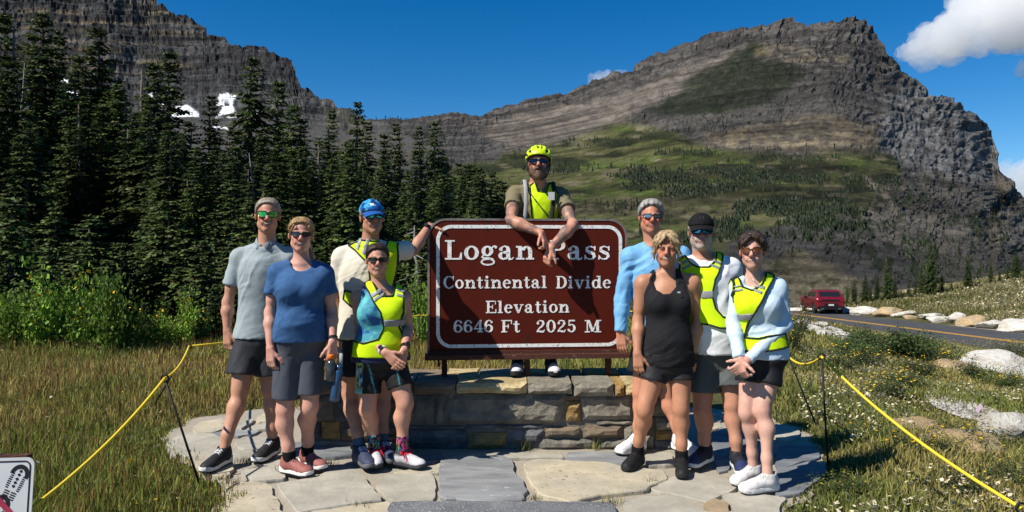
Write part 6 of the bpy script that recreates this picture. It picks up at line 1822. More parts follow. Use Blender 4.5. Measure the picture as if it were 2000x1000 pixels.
def snag_mesh(H, seed):
    rg = np.random.default_rng(seed); mb = MB()
    zs = np.linspace(0, H, 9); wob = np.cumsum(rg.normal(size=(9, 2)) * .05, 0); wob[0] = 0
    mb.tube(np.c_[wob, zs], .05 * (1 - zs / H) ** .7 + .006, 7)
    for _ in range(26):
        i = rg.uniform(1.5, 7.9); z = np.interp(i, range(9), zs); x, y = np.interp(i, range(9), wob[:, 0]), np.interp(i, range(9), wob[:, 1])
        az = rg.uniform(0, 6.28); L = rg.uniform(.2, .7) * (1.1 - i / 9); p0 = np.array([x, y, z]); d0 = np.array([math.cos(az), math.sin(az), 0])
        mb.tube([p0, p0 + d0 * L * .5 + [0, 0, -.12 * L], p0 + d0 * L + [rg.normal() * .1, rg.normal() * .1, -.45 * L]], [.018, .012, .003], 4, caps=False)
    return mesh_from('trunk', np.array(mb.v), mb.f, m_dead, True)
rgt = np.random.default_rng(99)
def fir(px, ytop, d, kind=None, small=False, label=None, group=None, base=None):
    x = (px - CX) / F * d; zt = CAMH - (ytop - HY) / F * d
    zb = float(gh(x, d)) if base is None else base
    H = max(zt - zb, .5)
    lib = FIRS if small else FIR; H0 = 3.0 if small else 8.0
    k = int(rgt.integers(len(lib))) if kind is None else kind
    crown, trunk, limbs = lib[k]
    if kind is None and not small:
        label = ('full conical ', 'slender ', 'broad-skirted ', 'ragged open-branched ', 'dense narrow-topped ', 'wide bushy ')[k] + label
    elif small: label = ('bushy ', 'wide low ', 'slim young ')[k] + label
    group = (group + ', ' + label.split()[0]) if group else None
    r = thing('fir_tree', label, 'tree', (x, d, zb - .02), group)
    sxy = H / H0 * rgt.uniform(.9, 1.12) * (1.0 if H < 8 or small else (8 / H) ** .25)
    az = rgt.uniform(0, 6.28)
    ts = [(trunk, 'trunk'), (crown, 'crown')]
    if d < 26: ts.append((limbs, 'dead_limb'))
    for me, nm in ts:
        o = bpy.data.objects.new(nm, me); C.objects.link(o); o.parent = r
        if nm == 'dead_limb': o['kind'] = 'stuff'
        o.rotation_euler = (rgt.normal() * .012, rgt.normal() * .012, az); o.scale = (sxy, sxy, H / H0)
    return r
G1, L1 = 'tall firs along the skyline', 'tall dark fir rising against the layered cliff and sky'
SKY = [(8, 28, 19), (58, 66, 24), (87, 33, 21), (113, 66, 25), (144, 108, 20), (191, 57, 22), (237, 168, 18), (282, 120, 21), (333, 100, 23), (366, 236, 19), (410, 190, 22), (487, 114, 25), (541, 156, 26), (571, 205, 24),
       (592, 232, 26), (643, 217, 27), (695, 199, 28), (719, 240, 27), (752, 262, 30), (778, 243, 31), (820, 249, 32), (850, 237, 33), (30, 120, 16), (165, 190, 17), (445, 250, 20), (515, 262, 21), (-40, 60, 20), (-90, 30, 21), (-30, 140, 15), (-130, 90, 18)]
for px, yt, d in SKY: fir(px + rgt.normal() * 2, yt, d, label=L1, group=G1)
G2, L2 = 'firs of the middle rows', 'fir inside the dark forest behind the group'
MID = [(875, 306, 34), (898, 316, 36), (918, 322, 37), (932, 323, 38), (946, 332, 38), (959, 338, 39), (975, 350, 40), (989, 357, 40), (860, 330, 30), (905, 350, 32), (880, 360, 28)]
for px, yt, d in MID: fir(px, yt, d, label=L2, group=G2)
for i in range(96):
    px = -60 + 1010 * (i + rgt.uniform(.1, .9)) / 96; d = rgt.uniform(14, 24)
    yt = np.interp(px, [0, 350, 560, 800, 960], [230, 270, 310, 335, 385]) + rgt.normal() * 38
    fir(px, yt, d, label=L2, group=G2)
G3, L3 = 'low firs at the meadow edge', 'fir at the edge of the grassy meadow'
for i in range(44):
    px = -40 + 1050 * (i + rgt.uniform(.1, .9)) / 44; d = rgt.uniform(11.3, 14.5)
    yt = np.interp(px, [0, 300, 600, 850, 1000], [450, 440, 450, 470, 500]) + rgt.normal() * 45
    fir(px, yt, d, small=True, label=L3, group=G3)
for px, yt, d in ((95, 485, 10.9), (45, 560, 11.0), (150, 540, 11.2), (285, 590, 10.9), (420, 560, 10.9), (390, 600, 10.6), (850, 560, 11), (480, 590, 10.8), (620, 560, 11.2), (1010, 600, 12)):
    fir(px, yt, d, small=True, label=L3, group=G3)
G4, L4 = 'firs beyond the road', 'fir below the cliffs beyond the flowery bank and road'
for px, yt, d in ((1668, 545, 78), (1690, 535, 80), (1712, 540, 82), (1733, 498, 84), (1748, 540, 80), (1775, 545, 84), (1800, 520, 86), (1822, 478, 88), (1840, 535, 86), (1858, 548, 90), (1890, 500, 92), (1912, 540, 92), (1935, 510, 96), (1952, 525, 98), (1968, 520, 98), (1985, 490, 100), (2005, 505, 102),
                  (2030, 495, 104), (1655, 560, 74), (1700, 558, 76), (1760, 560, 80), (1870, 555, 92), (1788, 548, 88), (1810, 545, 90)):
    hit = ground_hit(px, np.interp(px, [1640, 1700, 1820, 2000, 2040], [594, 586, 572, 540, 530]) + 3, 40, 130)
    d = hit[1]
    fir(px, yt, d, label=L4, group=G4, base=hit[2] - .2)
for px, yt, d, H in ((470, 300, 19, 6), (806, 440, 13.5, 2.6), (18, 120, 17, 7.0)):
    x = (px - CX) / F * d; zt = CAMH - (yt - HY) / F * d
    r = thing('dead_tree', 'bare silver-grey snag among the green firs', 'tree', (x, d, 0), 'silvered snags')
    o = bpy.data.objects.new('trunk', snag_mesh(zt, int(px))); C.objects.link(o); o.parent = r

# far trees and krummholz on the bench of the mountain: read as one mass
def far_forest():
    rg = np.random.default_rng(5); V, Q, Cc = [], [], []
    pts = []
    dens = [(1000, 1500, 330, 362, 800, 10), (1080, 1420, 345, 360, 500, 11), (1200, 1440, 368, 392, 500, 12), (1430, 1700, 395, 450, 1000, 15), (1330, 1500, 430, 480, 420, 15), (1480, 1620, 440, 475, 150, 14), (1500, 1690, 345, 362, 170, 10), (1350, 1660, 305, 318, 190, 8),
            (1230, 1420, 290, 305, 130, 8), (940, 1100, 335, 360, 150, 10), (1560, 1640, 460, 490, 60, 14), (1700, 1800, 355, 410, 120, 10), (1750, 1830, 470, 540, 120, 13), (1850, 1960, 430, 520, 120, 12), (1100, 1300, 270, 300, 300, 7), (1290, 1530, 130, 226, 700, 4.5), (1250, 1500, 225, 262, 260, 6), (1240, 1330, 440, 560, 120, 16), (1180, 1260, 380, 420, 60, 12), (1050, 1700, 290, 440, 700, 9), (730, 900, 232, 236, 60, 7),
            (1640, 1760, 420, 480, 120, 13), (1400, 1560, 465, 500, 110, 15), (1690, 2000, 520, 560, 90, 14)]
    for x0, x1, y0, y1, n, h in dens:
        for _ in range(n):
            px = rg.uniform(x0, x1); py = rg.uniform(y0, y1) + 6 * float(fbm(px * .02, y0, 0, 2, 3))
            if float(fbm(px * .014, py * .075, 0, 3, 19)) < .04 + .10 * rg.uniform(-1, 1): continue
            pts.append((px, py, h * rg.uniform(.55, 1.2)))
    for px, py, h in pts:
        i = int(np.argmin(np.abs(pxs - px))); j = int(np.argmin(np.abs(PYg[i] - py))); p = RP[i, j]
        H = h * p[1] / F * 1.15; W = H * rg.uniform(.17, .26); b = len(V); n = 4; a0 = rg.uniform(0, 6.28)
        col = np.array([.020, .030, .012]) * rg.uniform(.7, 1.5)
        V.append(p + [0, 0, H])
        for lv, (zf, rf) in enumerate(((.52, .70), (.48, .38), (-.05, 1.0))):
            for k in range(n):
                a = a0 + 2 * math.pi * k / n + lv * .5; r_ = W * rf * rg.uniform(.75, 1.25)
                V.append(p + [r_ * math.cos(a), r_ * math.sin(a), H * (zf + rg.uniform(-.04, .04))])
        for k in range(n): Q.append((b, b + 1 + k, b + 1 + (k + 1) % n))
        for lv in range(2):
            for k in range(n):
                a = b + 1 + lv * n; Q += [(a + k, a + n + k, a + n + (k + 1) % n), (a + k, a + n + (k + 1) % n, a + (k + 1) % n)]
        Cc += [col] * (1 + 3 * n)
    o = obj('distant_conifers', np.array(V), np.array(Q), m_needle, None, False, np.array(Cc, np.float32))
    setp(o, 'dark distant conifers scattered in bands over the green mountain bench', 'conifers', None, 'stuff')
far_forest()

# ---------------------------------------------------------------- grass and ground cover
m_grass = leaf_material('grass_blades', .7, .25)
def inside(P, x, y):
    return poly_sd(P, x, y) < 0
def blades(name, label, n, region, hfn, colfn, seed, width=.0035, lean=.45, cat='grass'):
    """n bent blades scattered over region(rg, n)->x,y"""
    rg = np.random.default_rng(seed)
    x, y = region(rg, n)
    keep = ~((poly_sd(PATIO_XY, x, y) < -.03 - .16 * np.maximum(fbm(x * 3, y * 3, 0, 2, 61), -.05)) | ((np.abs(x - (wx0 + wx1) / 2) < (wx1 - wx0) / 2 + .02) & (y > WY0 - .05) & (y < WY1 + .05)))
    x, y = x[keep], y[keep]; n = len(x)
    z = gh(x, y) - .012
    h = hfn(x, y, rg); a = rg.uniform(0, 2 * math.pi, n); ln = rg.uniform(.1, 1, n) * lean
    w = width * rg.uniform(.7, 1.5, n) * np.clip(y / 6, 1, 2.6)
    dx, dy = np.cos(a), np.sin(a); sx, sy = -dy, dx
    b = rg.uniform(0, 2 * math.pi, n); sx, sy = np.cos(b), np.sin(b)
    P0 = np.stack([x - sx * w, y - sy * w, z], 1); P1 = np.stack([x + sx * w, y + sy * w, z], 1)
    mx, my, mz = x + dx * ln * h * .35, y + dy * ln * h * .35, z + h * .6
    P2 = np.stack([mx + sx * w * .8, my + sy * w * .8, mz], 1); P3 = np.stack([mx - sx * w * .8, my - sy * w * .8, mz], 1)
    P4 = np.stack([x + dx * ln * h, y + dy * ln * h, z + h * (1 - .25 * ln)], 1)
    v = np.stack([P0, P1, P2, P3, P4], 1).reshape(-1, 3)
    i = np.arange(n)[:, None] * 5
    q = np.concatenate([np.concatenate([i + [[0, 1, 2]], i + [[0, 2, 3]]]), i + [[3, 2, 4]]])
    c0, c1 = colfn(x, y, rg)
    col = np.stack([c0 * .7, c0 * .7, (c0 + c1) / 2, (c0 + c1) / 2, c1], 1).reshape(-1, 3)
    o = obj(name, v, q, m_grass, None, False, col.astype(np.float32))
    return setp(o, label, cat, None, 'stuff')
def fan(x0p, x1p, d0, d1, pw=1.0):
    """random ground points between two photograph columns and two distances"""
    def f(rg, n):
        t = rg.uniform(0, 1, n); d = (d0 ** (2 - pw) + t * (d1 ** (2 - pw) - d0 ** (2 - pw))) ** (1 / (2 - pw)) if pw != 2 else d0 * (d1 / d0) ** t
        return (rg.uniform(x0p, x1p, n) - CX) / F * d, d
    return f
def meadow_h(x, y, rg):
    e = sstep(0, .7, poly_sd(PATIO_XY, x, y))
    return (.045 + .10 * e) * rg.uniform(.45, 1.45, len(x)) * (1 + .6 * fbm(x * 1.1, y * 1.1, 0, 3, 3)) * np.interp(y, [8, 11], [1, 1.25])
def mcol(dry, green, bias=0.0, sc=.9, seed=4, depthbias=False):
    dry, green = np.array(dry), np.array(green)
    def f(x, y, rg):
        w = sstep(-.35, .35, 1.3 * fbm(x * sc, y * sc, 0, 3, seed) + bias + (np.interp(y, [3.5, 5.2, 7, 9, 10.5], [-.22, -.05, .28, .22, -.2]) if depthbias else 0) + rg.normal(size=len(x)) * .28)[:, None]
        s = rg.uniform(.6, 1.35, (len(x), 1))
        return (green * (1 - .3 * w) + dry * .3 * w) * s, (green * (1 - w) + dry * w) * s
    return f
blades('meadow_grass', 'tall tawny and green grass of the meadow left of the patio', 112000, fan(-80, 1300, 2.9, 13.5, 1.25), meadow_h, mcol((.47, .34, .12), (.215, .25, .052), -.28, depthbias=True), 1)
blades('meadow_seed_heads', 'fine rusty seed stalks standing over the left meadow', 14000, fan(-80, 1000, 3.2, 12, 1.2), lambda x, y, rg: meadow_h(x, y, rg) * 1.45, mcol((.36, .17, .06), (.26, .16, .05), .4), 2, .0022, .25)
def right_h(x, y, rg):
    e = sstep(0, .6, poly_sd(PATIO_XY, x, y))
    return (.028 + .045 * e) * rg.uniform(.4, 1.6, len(x)) * (1 + 1.1 * fbm(x * .9, y * .9, 0, 3, 8))
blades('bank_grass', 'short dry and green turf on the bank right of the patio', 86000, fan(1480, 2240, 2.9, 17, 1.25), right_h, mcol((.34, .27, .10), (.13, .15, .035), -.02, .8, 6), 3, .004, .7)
blades('verge_grass', 'sparse turf on the slope dropping to the road', 18000, fan(1500, 2090, 15, 30, 1.0), lambda x, y, rg: .09 * rg.uniform(.5, 1.6, len(x)), mcol((.32, .27, .12), (.10, .12, .03), 0, .3, 6), 5, .004, .7)
blades('rear_meadow_grass', 'thin dry grass on the open ground behind the sign', 15000, fan(960, 1640, 8, 40, 1.1), lambda x, y, rg: .14 * rg.uniform(.4, 1.5, len(x)), mcol((.40, .31, .12), (.14, .17, .04), 0, .4, 9), 8, .006, .6)
def hill_region(rg, n):
    y = rg.uniform(18, 95, n); x = xroad(y) + 4.2 + rg.uniform(0, 1, n) * (.74 * y - xroad(y) - 2).clip(1, 60)
    return x, y
blades('hillside_turf', 'dry flowery turf on the hillside across the road', 42000, hill_region, lambda x, y, rg: .16 * rg.uniform(.5, 1.6, len(x)), mcol((.42, .36, .19), (.14, .145, .04), .12, .35, 7), 6, .011, .7)

def discs(name, label, n, region, zfn, rad, cols, seed, clump=None, cat='flowers', petals=6):
    rg = np.random.default_rng(seed)
    x, y = region(rg, n)
    if clump is not None:
        k = clump(x, y) > rg.uniform(0, 1, len(x)); x, y = x[k], y[k]
    k = poly_sd(PATIO_XY, x, y) > .05; x, y = x[k], y[k]; n = len(x)
    k = ~((np.abs(x - (wx0 + wx1) / 2) < (wx1 - wx0) / 2 + .02) & (y > WY0 - .05) & (y < WY1 + .05)); x, y = x[k], y[k]; n = len(x)
    z = gh(x, y) + zfn(x, y, rg)
    r = rad * rg.uniform(.6, 1.35, n)
    tx, ty = rg.normal(size=(2, n)) * .45 ; ty -= .35
    m = petals * 2
    V = np.zeros((n, m + 1, 3)); V[:, 0] = np.stack([x, y, z + r * .15], 1)
    a0 = rg.uniform(0, 6.28, n)
    for j in range(m):
        a = a0 + 2 * math.pi * j / m; rr = r * (1.0 if j % 2 == 0 else .62)
        ox, oy = np.cos(a) * rr, np.sin(a) * rr
        V[:, j + 1] = np.stack([x + ox, y + oy, z + ox * tx + oy * ty], 1)
    i = np.arange(n)[:, None] * (m + 1)
    q = np.concatenate([i + np.array([[0, j + 1, (j + 1) % m + 1]]) for j in range(m)])
    ci = rg.integers(0, len(cols), n); cc = np.array(cols)[ci] * rg.uniform(.75, 1.15, (n, 1))
    col = np.repeat(cc[:, None], m + 1, 1); col[:, 0] = np.where(np.array(cols)[ci][:, :1] > 99, 0, col[:, 0] * np.array([.95, .8, .35]))
    # stalk
    S = np.stack([np.stack([x - .002, y, gh(x, y)], 1), np.stack([x + .002, y, gh(x, y)], 1), np.stack([x, y, z], 1)], 1)
    v = np.concatenate([V.reshape(-1, 3), S.reshape(-1, 3)]); nb_ = n * (m + 1)
    q = np.concatenate([q, nb_ + np.arange(n)[:, None] * 3 + np.array([[0, 1, 2]])])
    col = np.concatenate([col.reshape(-1, 3), np.tile([.05, .07, .02], (3 * n, 1))])
    o = obj(name, v, q, m_grass, None, False, col.astype(np.float32))
    return setp(o, label, cat, None, 'stuff')
cl = lambda sc, th, seed: (lambda x, y: sstep(th, th + .25, fbm(x * sc, y * sc, 0, 3, seed)))
W_, Yl, Pu = (.72, .70, .62), (.75, .50, .02), (.42, .33, .55)
discs('meadow_flowers', 'scattered white and lilac blossoms in the left meadow', 720, fan(-60, 1250, 3.6, 11.5, 1.0), lambda x, y, rg: meadow_h(x, y, rg) * .95, .012, [W_, W_, Pu, W_, Yl], 11)
discs('white_clover', 'dense low white blossoms on the right bank', 8000, fan(1560, 2080, 3.6, 13, 1.1), lambda x, y, rg: .035 + .05 * rg.uniform(0, 1, len(x)), .0115, [W_, (.62, .58, .44), (.66, .60, .50)], 12, cl(.8, -.05, 3))
discs('purple_asters', 'small clusters of lilac asters on the right bank', 150, fan(1700, 2050, 4.0, 8, 1.0), lambda x, y, rg: .13 + .10 * rg.uniform(0, 1, len(x)), .020, [Pu, (.50, .44, .62)], 13, cl(.9, .02, 5), petals=8)
discs('hillside_flowers', 'pale blossoms carpeting the far hillside across the road', 16000, hill_region, lambda x, y, rg: .15 + .06 * rg.uniform(0, 1, len(x)), .045, [(.55, .50, .36), (.60, .56, .45)], 14, cl(.35, -.15, 7), petals=4)
discs('roadside_blossoms', 'pale blossoms on the slope down to the road', 2600, fan(1560, 2080, 12, 26, 1.0), lambda x, y, rg: .08 + .06 * rg.uniform(0, 1, len(x)), .018, [W_, (.55, .5, .36), Yl], 15, cl(.4, -.1, 9), petals=4)

# ---------------------------------------------------------------- shrubs with leaves
def shrub_mesh(seed, n=900, leaf=.05, base=(.055, .10, .022), hi=(.12, .19, .035), flowers=0, fcol=(.75, .48, .02), asp=.8):
    rg = np.random.default_rng(seed)
    st = rg.normal(size=(14, 3)) * np.array([.45, .45, .15]); st[:, 2] = np.abs(st[:, 2]) + rg.uniform(.4, 1.0, 14) * asp
    st /= np.maximum(1, np.hypot(st[:, 0], st[:, 1]) / .75)[:, None]
    k = rg.integers(0, 14, n); t = rg.uniform(.15, 1.0, n) ** .7
    p = st[k] * t[:, None] * np.array([1, 1, 1]) + rg.normal(size=(n, 3)) * .09 * (.4 + t)[:, None]
    p[:, 2] = np.abs(p[:, 2])
    d = rg.normal(size=(n, 3)) + np.array([0, 0, .25]); d /= np.linalg.norm(d, axis=1)[:, None]
    s = np.cross(d, rg.normal(size=(n, 3))); s /= np.linalg.norm(s, axis=1)[:, None]
    L = leaf * rg.uniform(.6, 1.3, n)[:, None]; w = L * .34
    v = np.stack([p, p + d * L * .5 + s * w, p + d * L, p + d * L * .5 - s * w], 1).reshape(-1, 3)
    q = np.arange(n)[:, None] * 4 + np.array([[0, 1, 2, 3]])
    c = (np.array(base) + (np.array(hi) - np.array(base)) * rg.uniform(0, 1, (n, 1))) * rg.uniform(.6, 1.2, (n, 1))
    leaves = mesh_from('foliage', v, q, m_grass, False, np.repeat(c, 4, 0).astype(np.float32))
    mb = MB()
    for q_ in st: mb.tube([np.zeros(3), q_ * .5 + [0, 0, .06], q_], [.012, .008, .003], 4, caps=False)
    stem = mesh_from('stem', np.array(mb.v), mb.f, m_bark, True)
    fl = None
    if flowers:
        fp = st[rg.integers(0, 14, flowers)] * rg.uniform(.85, 1.12, (flowers, 1)) + rg.normal(size=(flowers, 3)) * .05
        vs, fs, m = [], [], 8
        for a in fp:
            b = len(vs); r_ = rg.uniform(.6, 1.2) * leaf * .62; nn = rg.normal(size=3) * .4 + np.array([0, -.5, .8]); nn /= np.linalg.norm(nn)
            u = np.cross(nn, [1, 0, 0]); u /= np.linalg.norm(u); w_ = np.cross(nn, u)
            vs.append(a + nn * .006)
            for j in range(m): vs.append(a + (u * math.cos(6.283 * j / m) + w_ * math.sin(6.283 * j / m)) * r_ * (1 if j % 2 else .7))
            for j in range(m): fs.append((b, b + 1 + j, b + 1 + (j + 1) % m))
        fl = mesh_from('blossom', np.array(vs), np.array(fs), m_grass, False, np.tile(np.array(fcol, np.float32), (len(vs), 1)))
    return leaves, stem, fl
SH_bright = [shrub_mesh(31, 1700, .085, (.09, .17, .022), (.22, .34, .035), 0), shrub_mesh(32, 1500, .08, (.09, .17, .022), (.20, .32, .035), 26)]
SH_dark = [shrub_mesh(33, 4200, .055, (.045, .075, .022), (.09, .125, .04), 0), shrub_mesh(34, 2000, .045, (.045, .07, .02), (.085, .12, .04), 45), shrub_mesh(35, 1700, .06, (.04, .065, .018), (.08, .11, .03), 30)]
def shrub(px, py, w, h, lib, label, group, hit=None):
    """px,py: ground contact; w,h: photograph size"""
    p = ground_hit(px, py) if hit is None else hit
    k = p[1] / F
    k_ = int(rgt.integers(len(lib))); me = lib[k_]
    if lib is SH_bright and k_ == 1: label += ' with yellow blossoms'; group += ' in bloom'
    r = thing('shrub', label, 'shrub', p, group)
    az = rgt.uniform(0, 6.28)
    for m_, nm in zip(me, ('foliage', 'stem', 'blossom')):
        if m_ is None: continue
        o = bpy.data.objects.new(nm, m_); C.objects.link(o); o.parent = r
        if nm != 'stem': o['kind'] = 'stuff'
        o.rotation_euler = (0, 0, az); o.scale = (w * k / 1.5, w * k / 1.5, h * k / 1.05)
for px, py, w, h in ((40, 684, 130, 120), (110, 688, 110, 130), (175, 690, 120, 140), (225, 692, 110, 170), (275, 684, 90, 90), (140, 686, 140, 170), (15, 682, 120, 120), (330, 680, 80, 70), (400, 676, 80, 60), (825, 690, 70, 150), (790, 684, 80, 120), (365, 682, 90, 110)):
    shrub(px, py, w, h, SH_bright, 'bright leafy green shrub in front of the dark firs', 'sunlit shrubs at the forest edge')
for px, py, w, h in ((1700, 694, 130, 50), (1755, 700, 160, 66), (1812, 704, 120, 52), (1668, 698, 100, 40), (1730, 698, 120, 56)):
    shrub(px, py, w, h, SH_dark[:1], 'dense dark green shrub between the rope and the road', 'shrubs before the road')
for px, py, w, h in ((1690, 716, 150, 46), (1770, 756, 140, 46), (1840, 716, 110, 40), (1735, 774, 130, 52), (1550, 684, 70, 80), (1565, 654, 60, 60), (1900, 740, 100, 46), (1650, 724, 100, 50), (1800, 735, 120, 44)):
    shrub(px, py, w, h, SH_dark[1:2], 'low shrub dotted with yellow blossoms on the bank', 'yellow-flowered shrubs on the bank')
for px, py, w, h in ((1900, 870, 160, 46), (1800, 880, 140, 40), (1960, 760, 90, 44), (1700, 850, 110, 30), (1980, 940, 120, 44), (1640, 960, 110, 40), (1870, 960, 130, 40), (1980, 700, 60, 36)):
    shrub(px, py, w, h, SH_dark[2:], 'low leafy plant among white blossoms near the rope', 'leafy plants on the bank')

# ---------------------------------------------------------------- boulders, gravel
m_lime = material('pale_limestone', (.56, .54, .49), .9, amt=.25, scale=5, detail=9, bump=.9, bscale=9, bdist=.06, col2=(.45, .41, .34), coords='obj')
m_ochre = material('ochre_boulder', (.42, .30, .16), .9, amt=.3, scale=5, detail=9, bump=.9, bscale=9, bdist=.05, col2=(.34, .27, .18), coords='obj')
def rock_mesh(seed):
    rg = np.random.default_rng(seed)
    bm = bmesh.new(); bmesh.ops.create_icosphere(bm, subdivisions=4, radius=1.0)
    v = np.array([t.co[:] for t in bm.verts]); f = np.array([[q.index for q in t.verts] for t in bm.faces]); bm.free()
    n = v / np.linalg.norm(v, axis=1)[:, None]
    r = np.ones(len(v))
    for _ in range(11):
        d = rg.normal(size=3); d /= np.linalg.norm(d); h = rg.uniform(.62, .9)
        r = np.minimum(r, h / np.maximum(n @ d, .05))
    r = r + .07 * fbm(n[:, 0] * 2.2, n[:, 1] * 2.2, n[:, 2] * 2.2, 4, seed) + .03 * ridged(n[:, 0] * 6, n[:, 1] * 6, n[:, 2] * 6, 3, seed + 1)
    return n * r[:, None], f
RK = [rock_mesh(200 + i) for i in range(6)]
RKM = [[mesh_from('boulder', v, f, m, False) for v, f in RK] for m in (m_lime, m_ochre)]
def boulder(px, py, w, h, label, group, kind=0, depth=1.0, p=None):
    p = ground_hit(px, py) if p is None else p
    k = p[1] / F
    o = bpy.data.objects.new('boulder', RKM[kind][int(rgt.integers(6))]); C.objects.link(o)
    sx, sz = w * k / 1.75, h * k / 1.35
    o.location = p + [0, sx * depth * .5, sz * .30]; o.scale = (sx, sx * depth, sz); o.rotation_euler = (rgt.normal() * .12, rgt.normal() * .12, rgt.uniform(0, 6.28) if depth == 1 else 0)
    setp(o, label, 'boulder', group)
boulder(1990, 868, 110, 64, 'large cream boulder beside asters on the right bank', None)
boulder(1962, 733, 130, 46, 'broad pale boulder at the near edge of the road', None)
boulder(1805, 845, 90, 26, 'flat ochre rock half buried under the rope', None, 1)
boulder(1905, 888, 150, 30, 'long ochre rock ledge among asters', None, 1)
boulder(1870, 725, 60, 22, 'ochre rock lying in the flowering bank by the shrub', None, 1)
for px, py, w, h in ((1575, 640, 34, 20), (1592, 652, 40, 20), (1612, 660, 36, 14), (1640, 664, 44, 16), (1660, 672, 40, 14), (1605, 640, 30, 14), (1632, 650, 36, 12)):
    boulder(px, py, w, h, 'small whitish rock edging the near side of the road', 'rocks along the near road edge')
y = 20.0
while y < 60:
    wm = rgt.uniform(.9, 2.3); x = float(xroad(y)) + 4.25 + rgt.uniform(0, .5)
    pr = np.array([x, y, float(gh(x, y))]); k = F / y
    kd = 0 if rgt.uniform() < .88 else 1
    boulder(0, 0, wm * k * .9, rgt.uniform(.30, .58) * k, ('white limestone block', 'tan ochre block')[kd] + ' lining the far side of the road', ('white', 'tan')[kd] + ' blocks along the far road edge', kd, p=pr)
    y += wm * rgt.uniform(.75, 1.1) if y < 45 else wm * 1.3
for py0, py1, poly in ((0, 0, [(1548, 668), (1600, 660), (1690, 706), (1720, 716), (1690, 730), (1640, 716), (1590, 690)]), (0, 0, [(1822, 766), (1850, 768), (1920, 800), (1950, 822), (1900, 824), (1846, 806)])):
    P = np.array([ground_hit(a, b) for a, b in chaikin(np.array(poly, float), 2)])
    xs_, ys_ = P[:, 0], P[:, 1]
    gx_, gy_ = np.meshgrid(np.linspace(xs_.min(), xs_.max(), 26), np.linspace(ys_.min(), ys_.max(), 26), indexing='ij')
    sd = poly_sd(P[:, :2], gx_, gy_); v = np.stack([gx_, gy_, gh(gx_, gy_) + .012], -1).reshape(-1, 3)
    f = [(i * 26 + j, (i + 1) * 26 + j, (i + 1) * 26 + j + 1, i * 26 + j + 1) for i in range(25) for j in range(25) if max(sd[i, j], sd[i + 1, j], sd[i, j + 1], sd[i + 1, j + 1]) < .12]
    setp(obj('gravel_path', v, f, material('pale_gravel', (.25, .235, .21), .95, amt=.5, scale=40, bump=1, bscale=60, bdist=.02)), kind='structure')
    rg = np.random.default_rng(len(poly)); vs, fs = [], []
    for _ in range(1500):
        a, b = rg.uniform(xs_.min(), xs_.max()), rg.uniform(ys_.min(), ys_.max())
        if poly_sd(P[:, :2], np.array(a), np.array(b)) < .1:
            k = len(vs); r_ = rg.uniform(.008, .028); z0 = float(gh(a, b)) + .012
            o8 = rg.normal(size=(6, 3)) * .25 + np.array([(1, 0, 0), (-1, 0, 0), (0, 1, 0), (0, -1, 0), (0, 0, .8), (0, 0, -.5)])
            vs += [np.array([a, b, z0]) + q * r_ for q in o8]; fs += [(k + i, k + j, k + 4) for i, j in ((0, 2), (2, 1), (1, 3), (3, 0))]
    setp(obj('gravel', np.array(vs), fs, material('grey_gravel', (.33, .31, .28), .9, amt=.4, scale=30), None, False), 'loose pale gravel on the trampled path', 'gravel', None, 'stuff')

# ---------------------------------------------------------------- rope barrier
m_iron = material('black_iron_stake', (.014, .013, .013), .6, amt=.2, metal=.2)
m_rope = material('yellow_rope', (.72, .52, .035), .8, amt=.25, scale=160, bump=.6, bscale=300, bdist=.002)
def stake(label, base, top, ring=False):
    base = np.array(base, float); top = np.array(top, float)
    r = thing('rope_stake', label, 'stake', base)
    mb = MB(); mb.tube([base - (top - base) * .1, top], .0075, 8); mb.build('rod', m_iron, r, True)
    mb = MB(); R_ = .022
    e = unit(top - base); sd = unit(np.cross(e, [0, 1, 0]))
    mb.tube([top + e * R_ + (sd * math.cos(a) + e * math.sin(a)) * R_ for a in np.linspace(-math.pi / 2, 1.5 * math.pi, 17)], .0055, 6); mb.build('eye', m_iron, r, True)
    return top + e * R_
def rope(label, pts, sag, r=.0085):
    P = []
    for a, b in zip(pts, pts[1:]):
        for t in np.linspace(0, 1, 14)[:-1]: P.append(a + (b - a) * t - np.array([0, 0, 4 * sag * t * (1 - t)]))
    P.append(pts[-1])
    mb = MB(); mb.tube(P, r, 8); o = mb.build('rope', m_rope, None, True, loc=P[0]); setp(o, label, 'rope')
sL1 = stake('thin iron stake with ring top leaning over the left meadow', (-3.30, 6.56, 0), PX(367, 680, 6.5))
sL2 = stake('thin iron stake leaning left beside the left end of the patio', GP(388, 940, 0), PX(324, 745, 4.5))
sR1 = stake('upright iron stake beside the right end of the patio', GP(1617, 905, 0), PX(1605, 703, 4.94))
sR2 = stake('slanted iron stake standing behind the woman with clasped hands', GP(1593, 828, 0), PX(1541, 700, 6.0))
b1 = np.array([-1.2, 9.25, .6]); b2 = np.array([1.62, 9.6, .62])
sB1 = stake('iron stake in the meadow behind the left end of the sign', (-1.2, 9.25, 0), b1 - [0, 0, .02]); sB2 = stake('iron stake in the meadow behind the right end of the sign', (1.62, 9.6, 0), b2 - [0, 0, .02])
eL = PX(46, 1004, 3.0)
sL0 = stake('iron stake beside the small no-walking sign', (eL[0] - .02, eL[1] - .05, 0), eL - [0, 0, .02])
eR = np.array([2.19, 3.08, .37]); sR0 = stake('iron stake at the near end of the right-hand rope', (2.2, 3.06, 0), eR - [0, 0, .02])
rope('yellow rope slung along the left meadow to the ringed stake', [sL0, sL2, sL1], .05)
rope('yellow rope running behind the group and the sign', [sL1, sB1, sB2, sR2], .03)
rope('yellow rope sagging along the right bank from the upright stake', [sR2, sR1, sR0], .06)

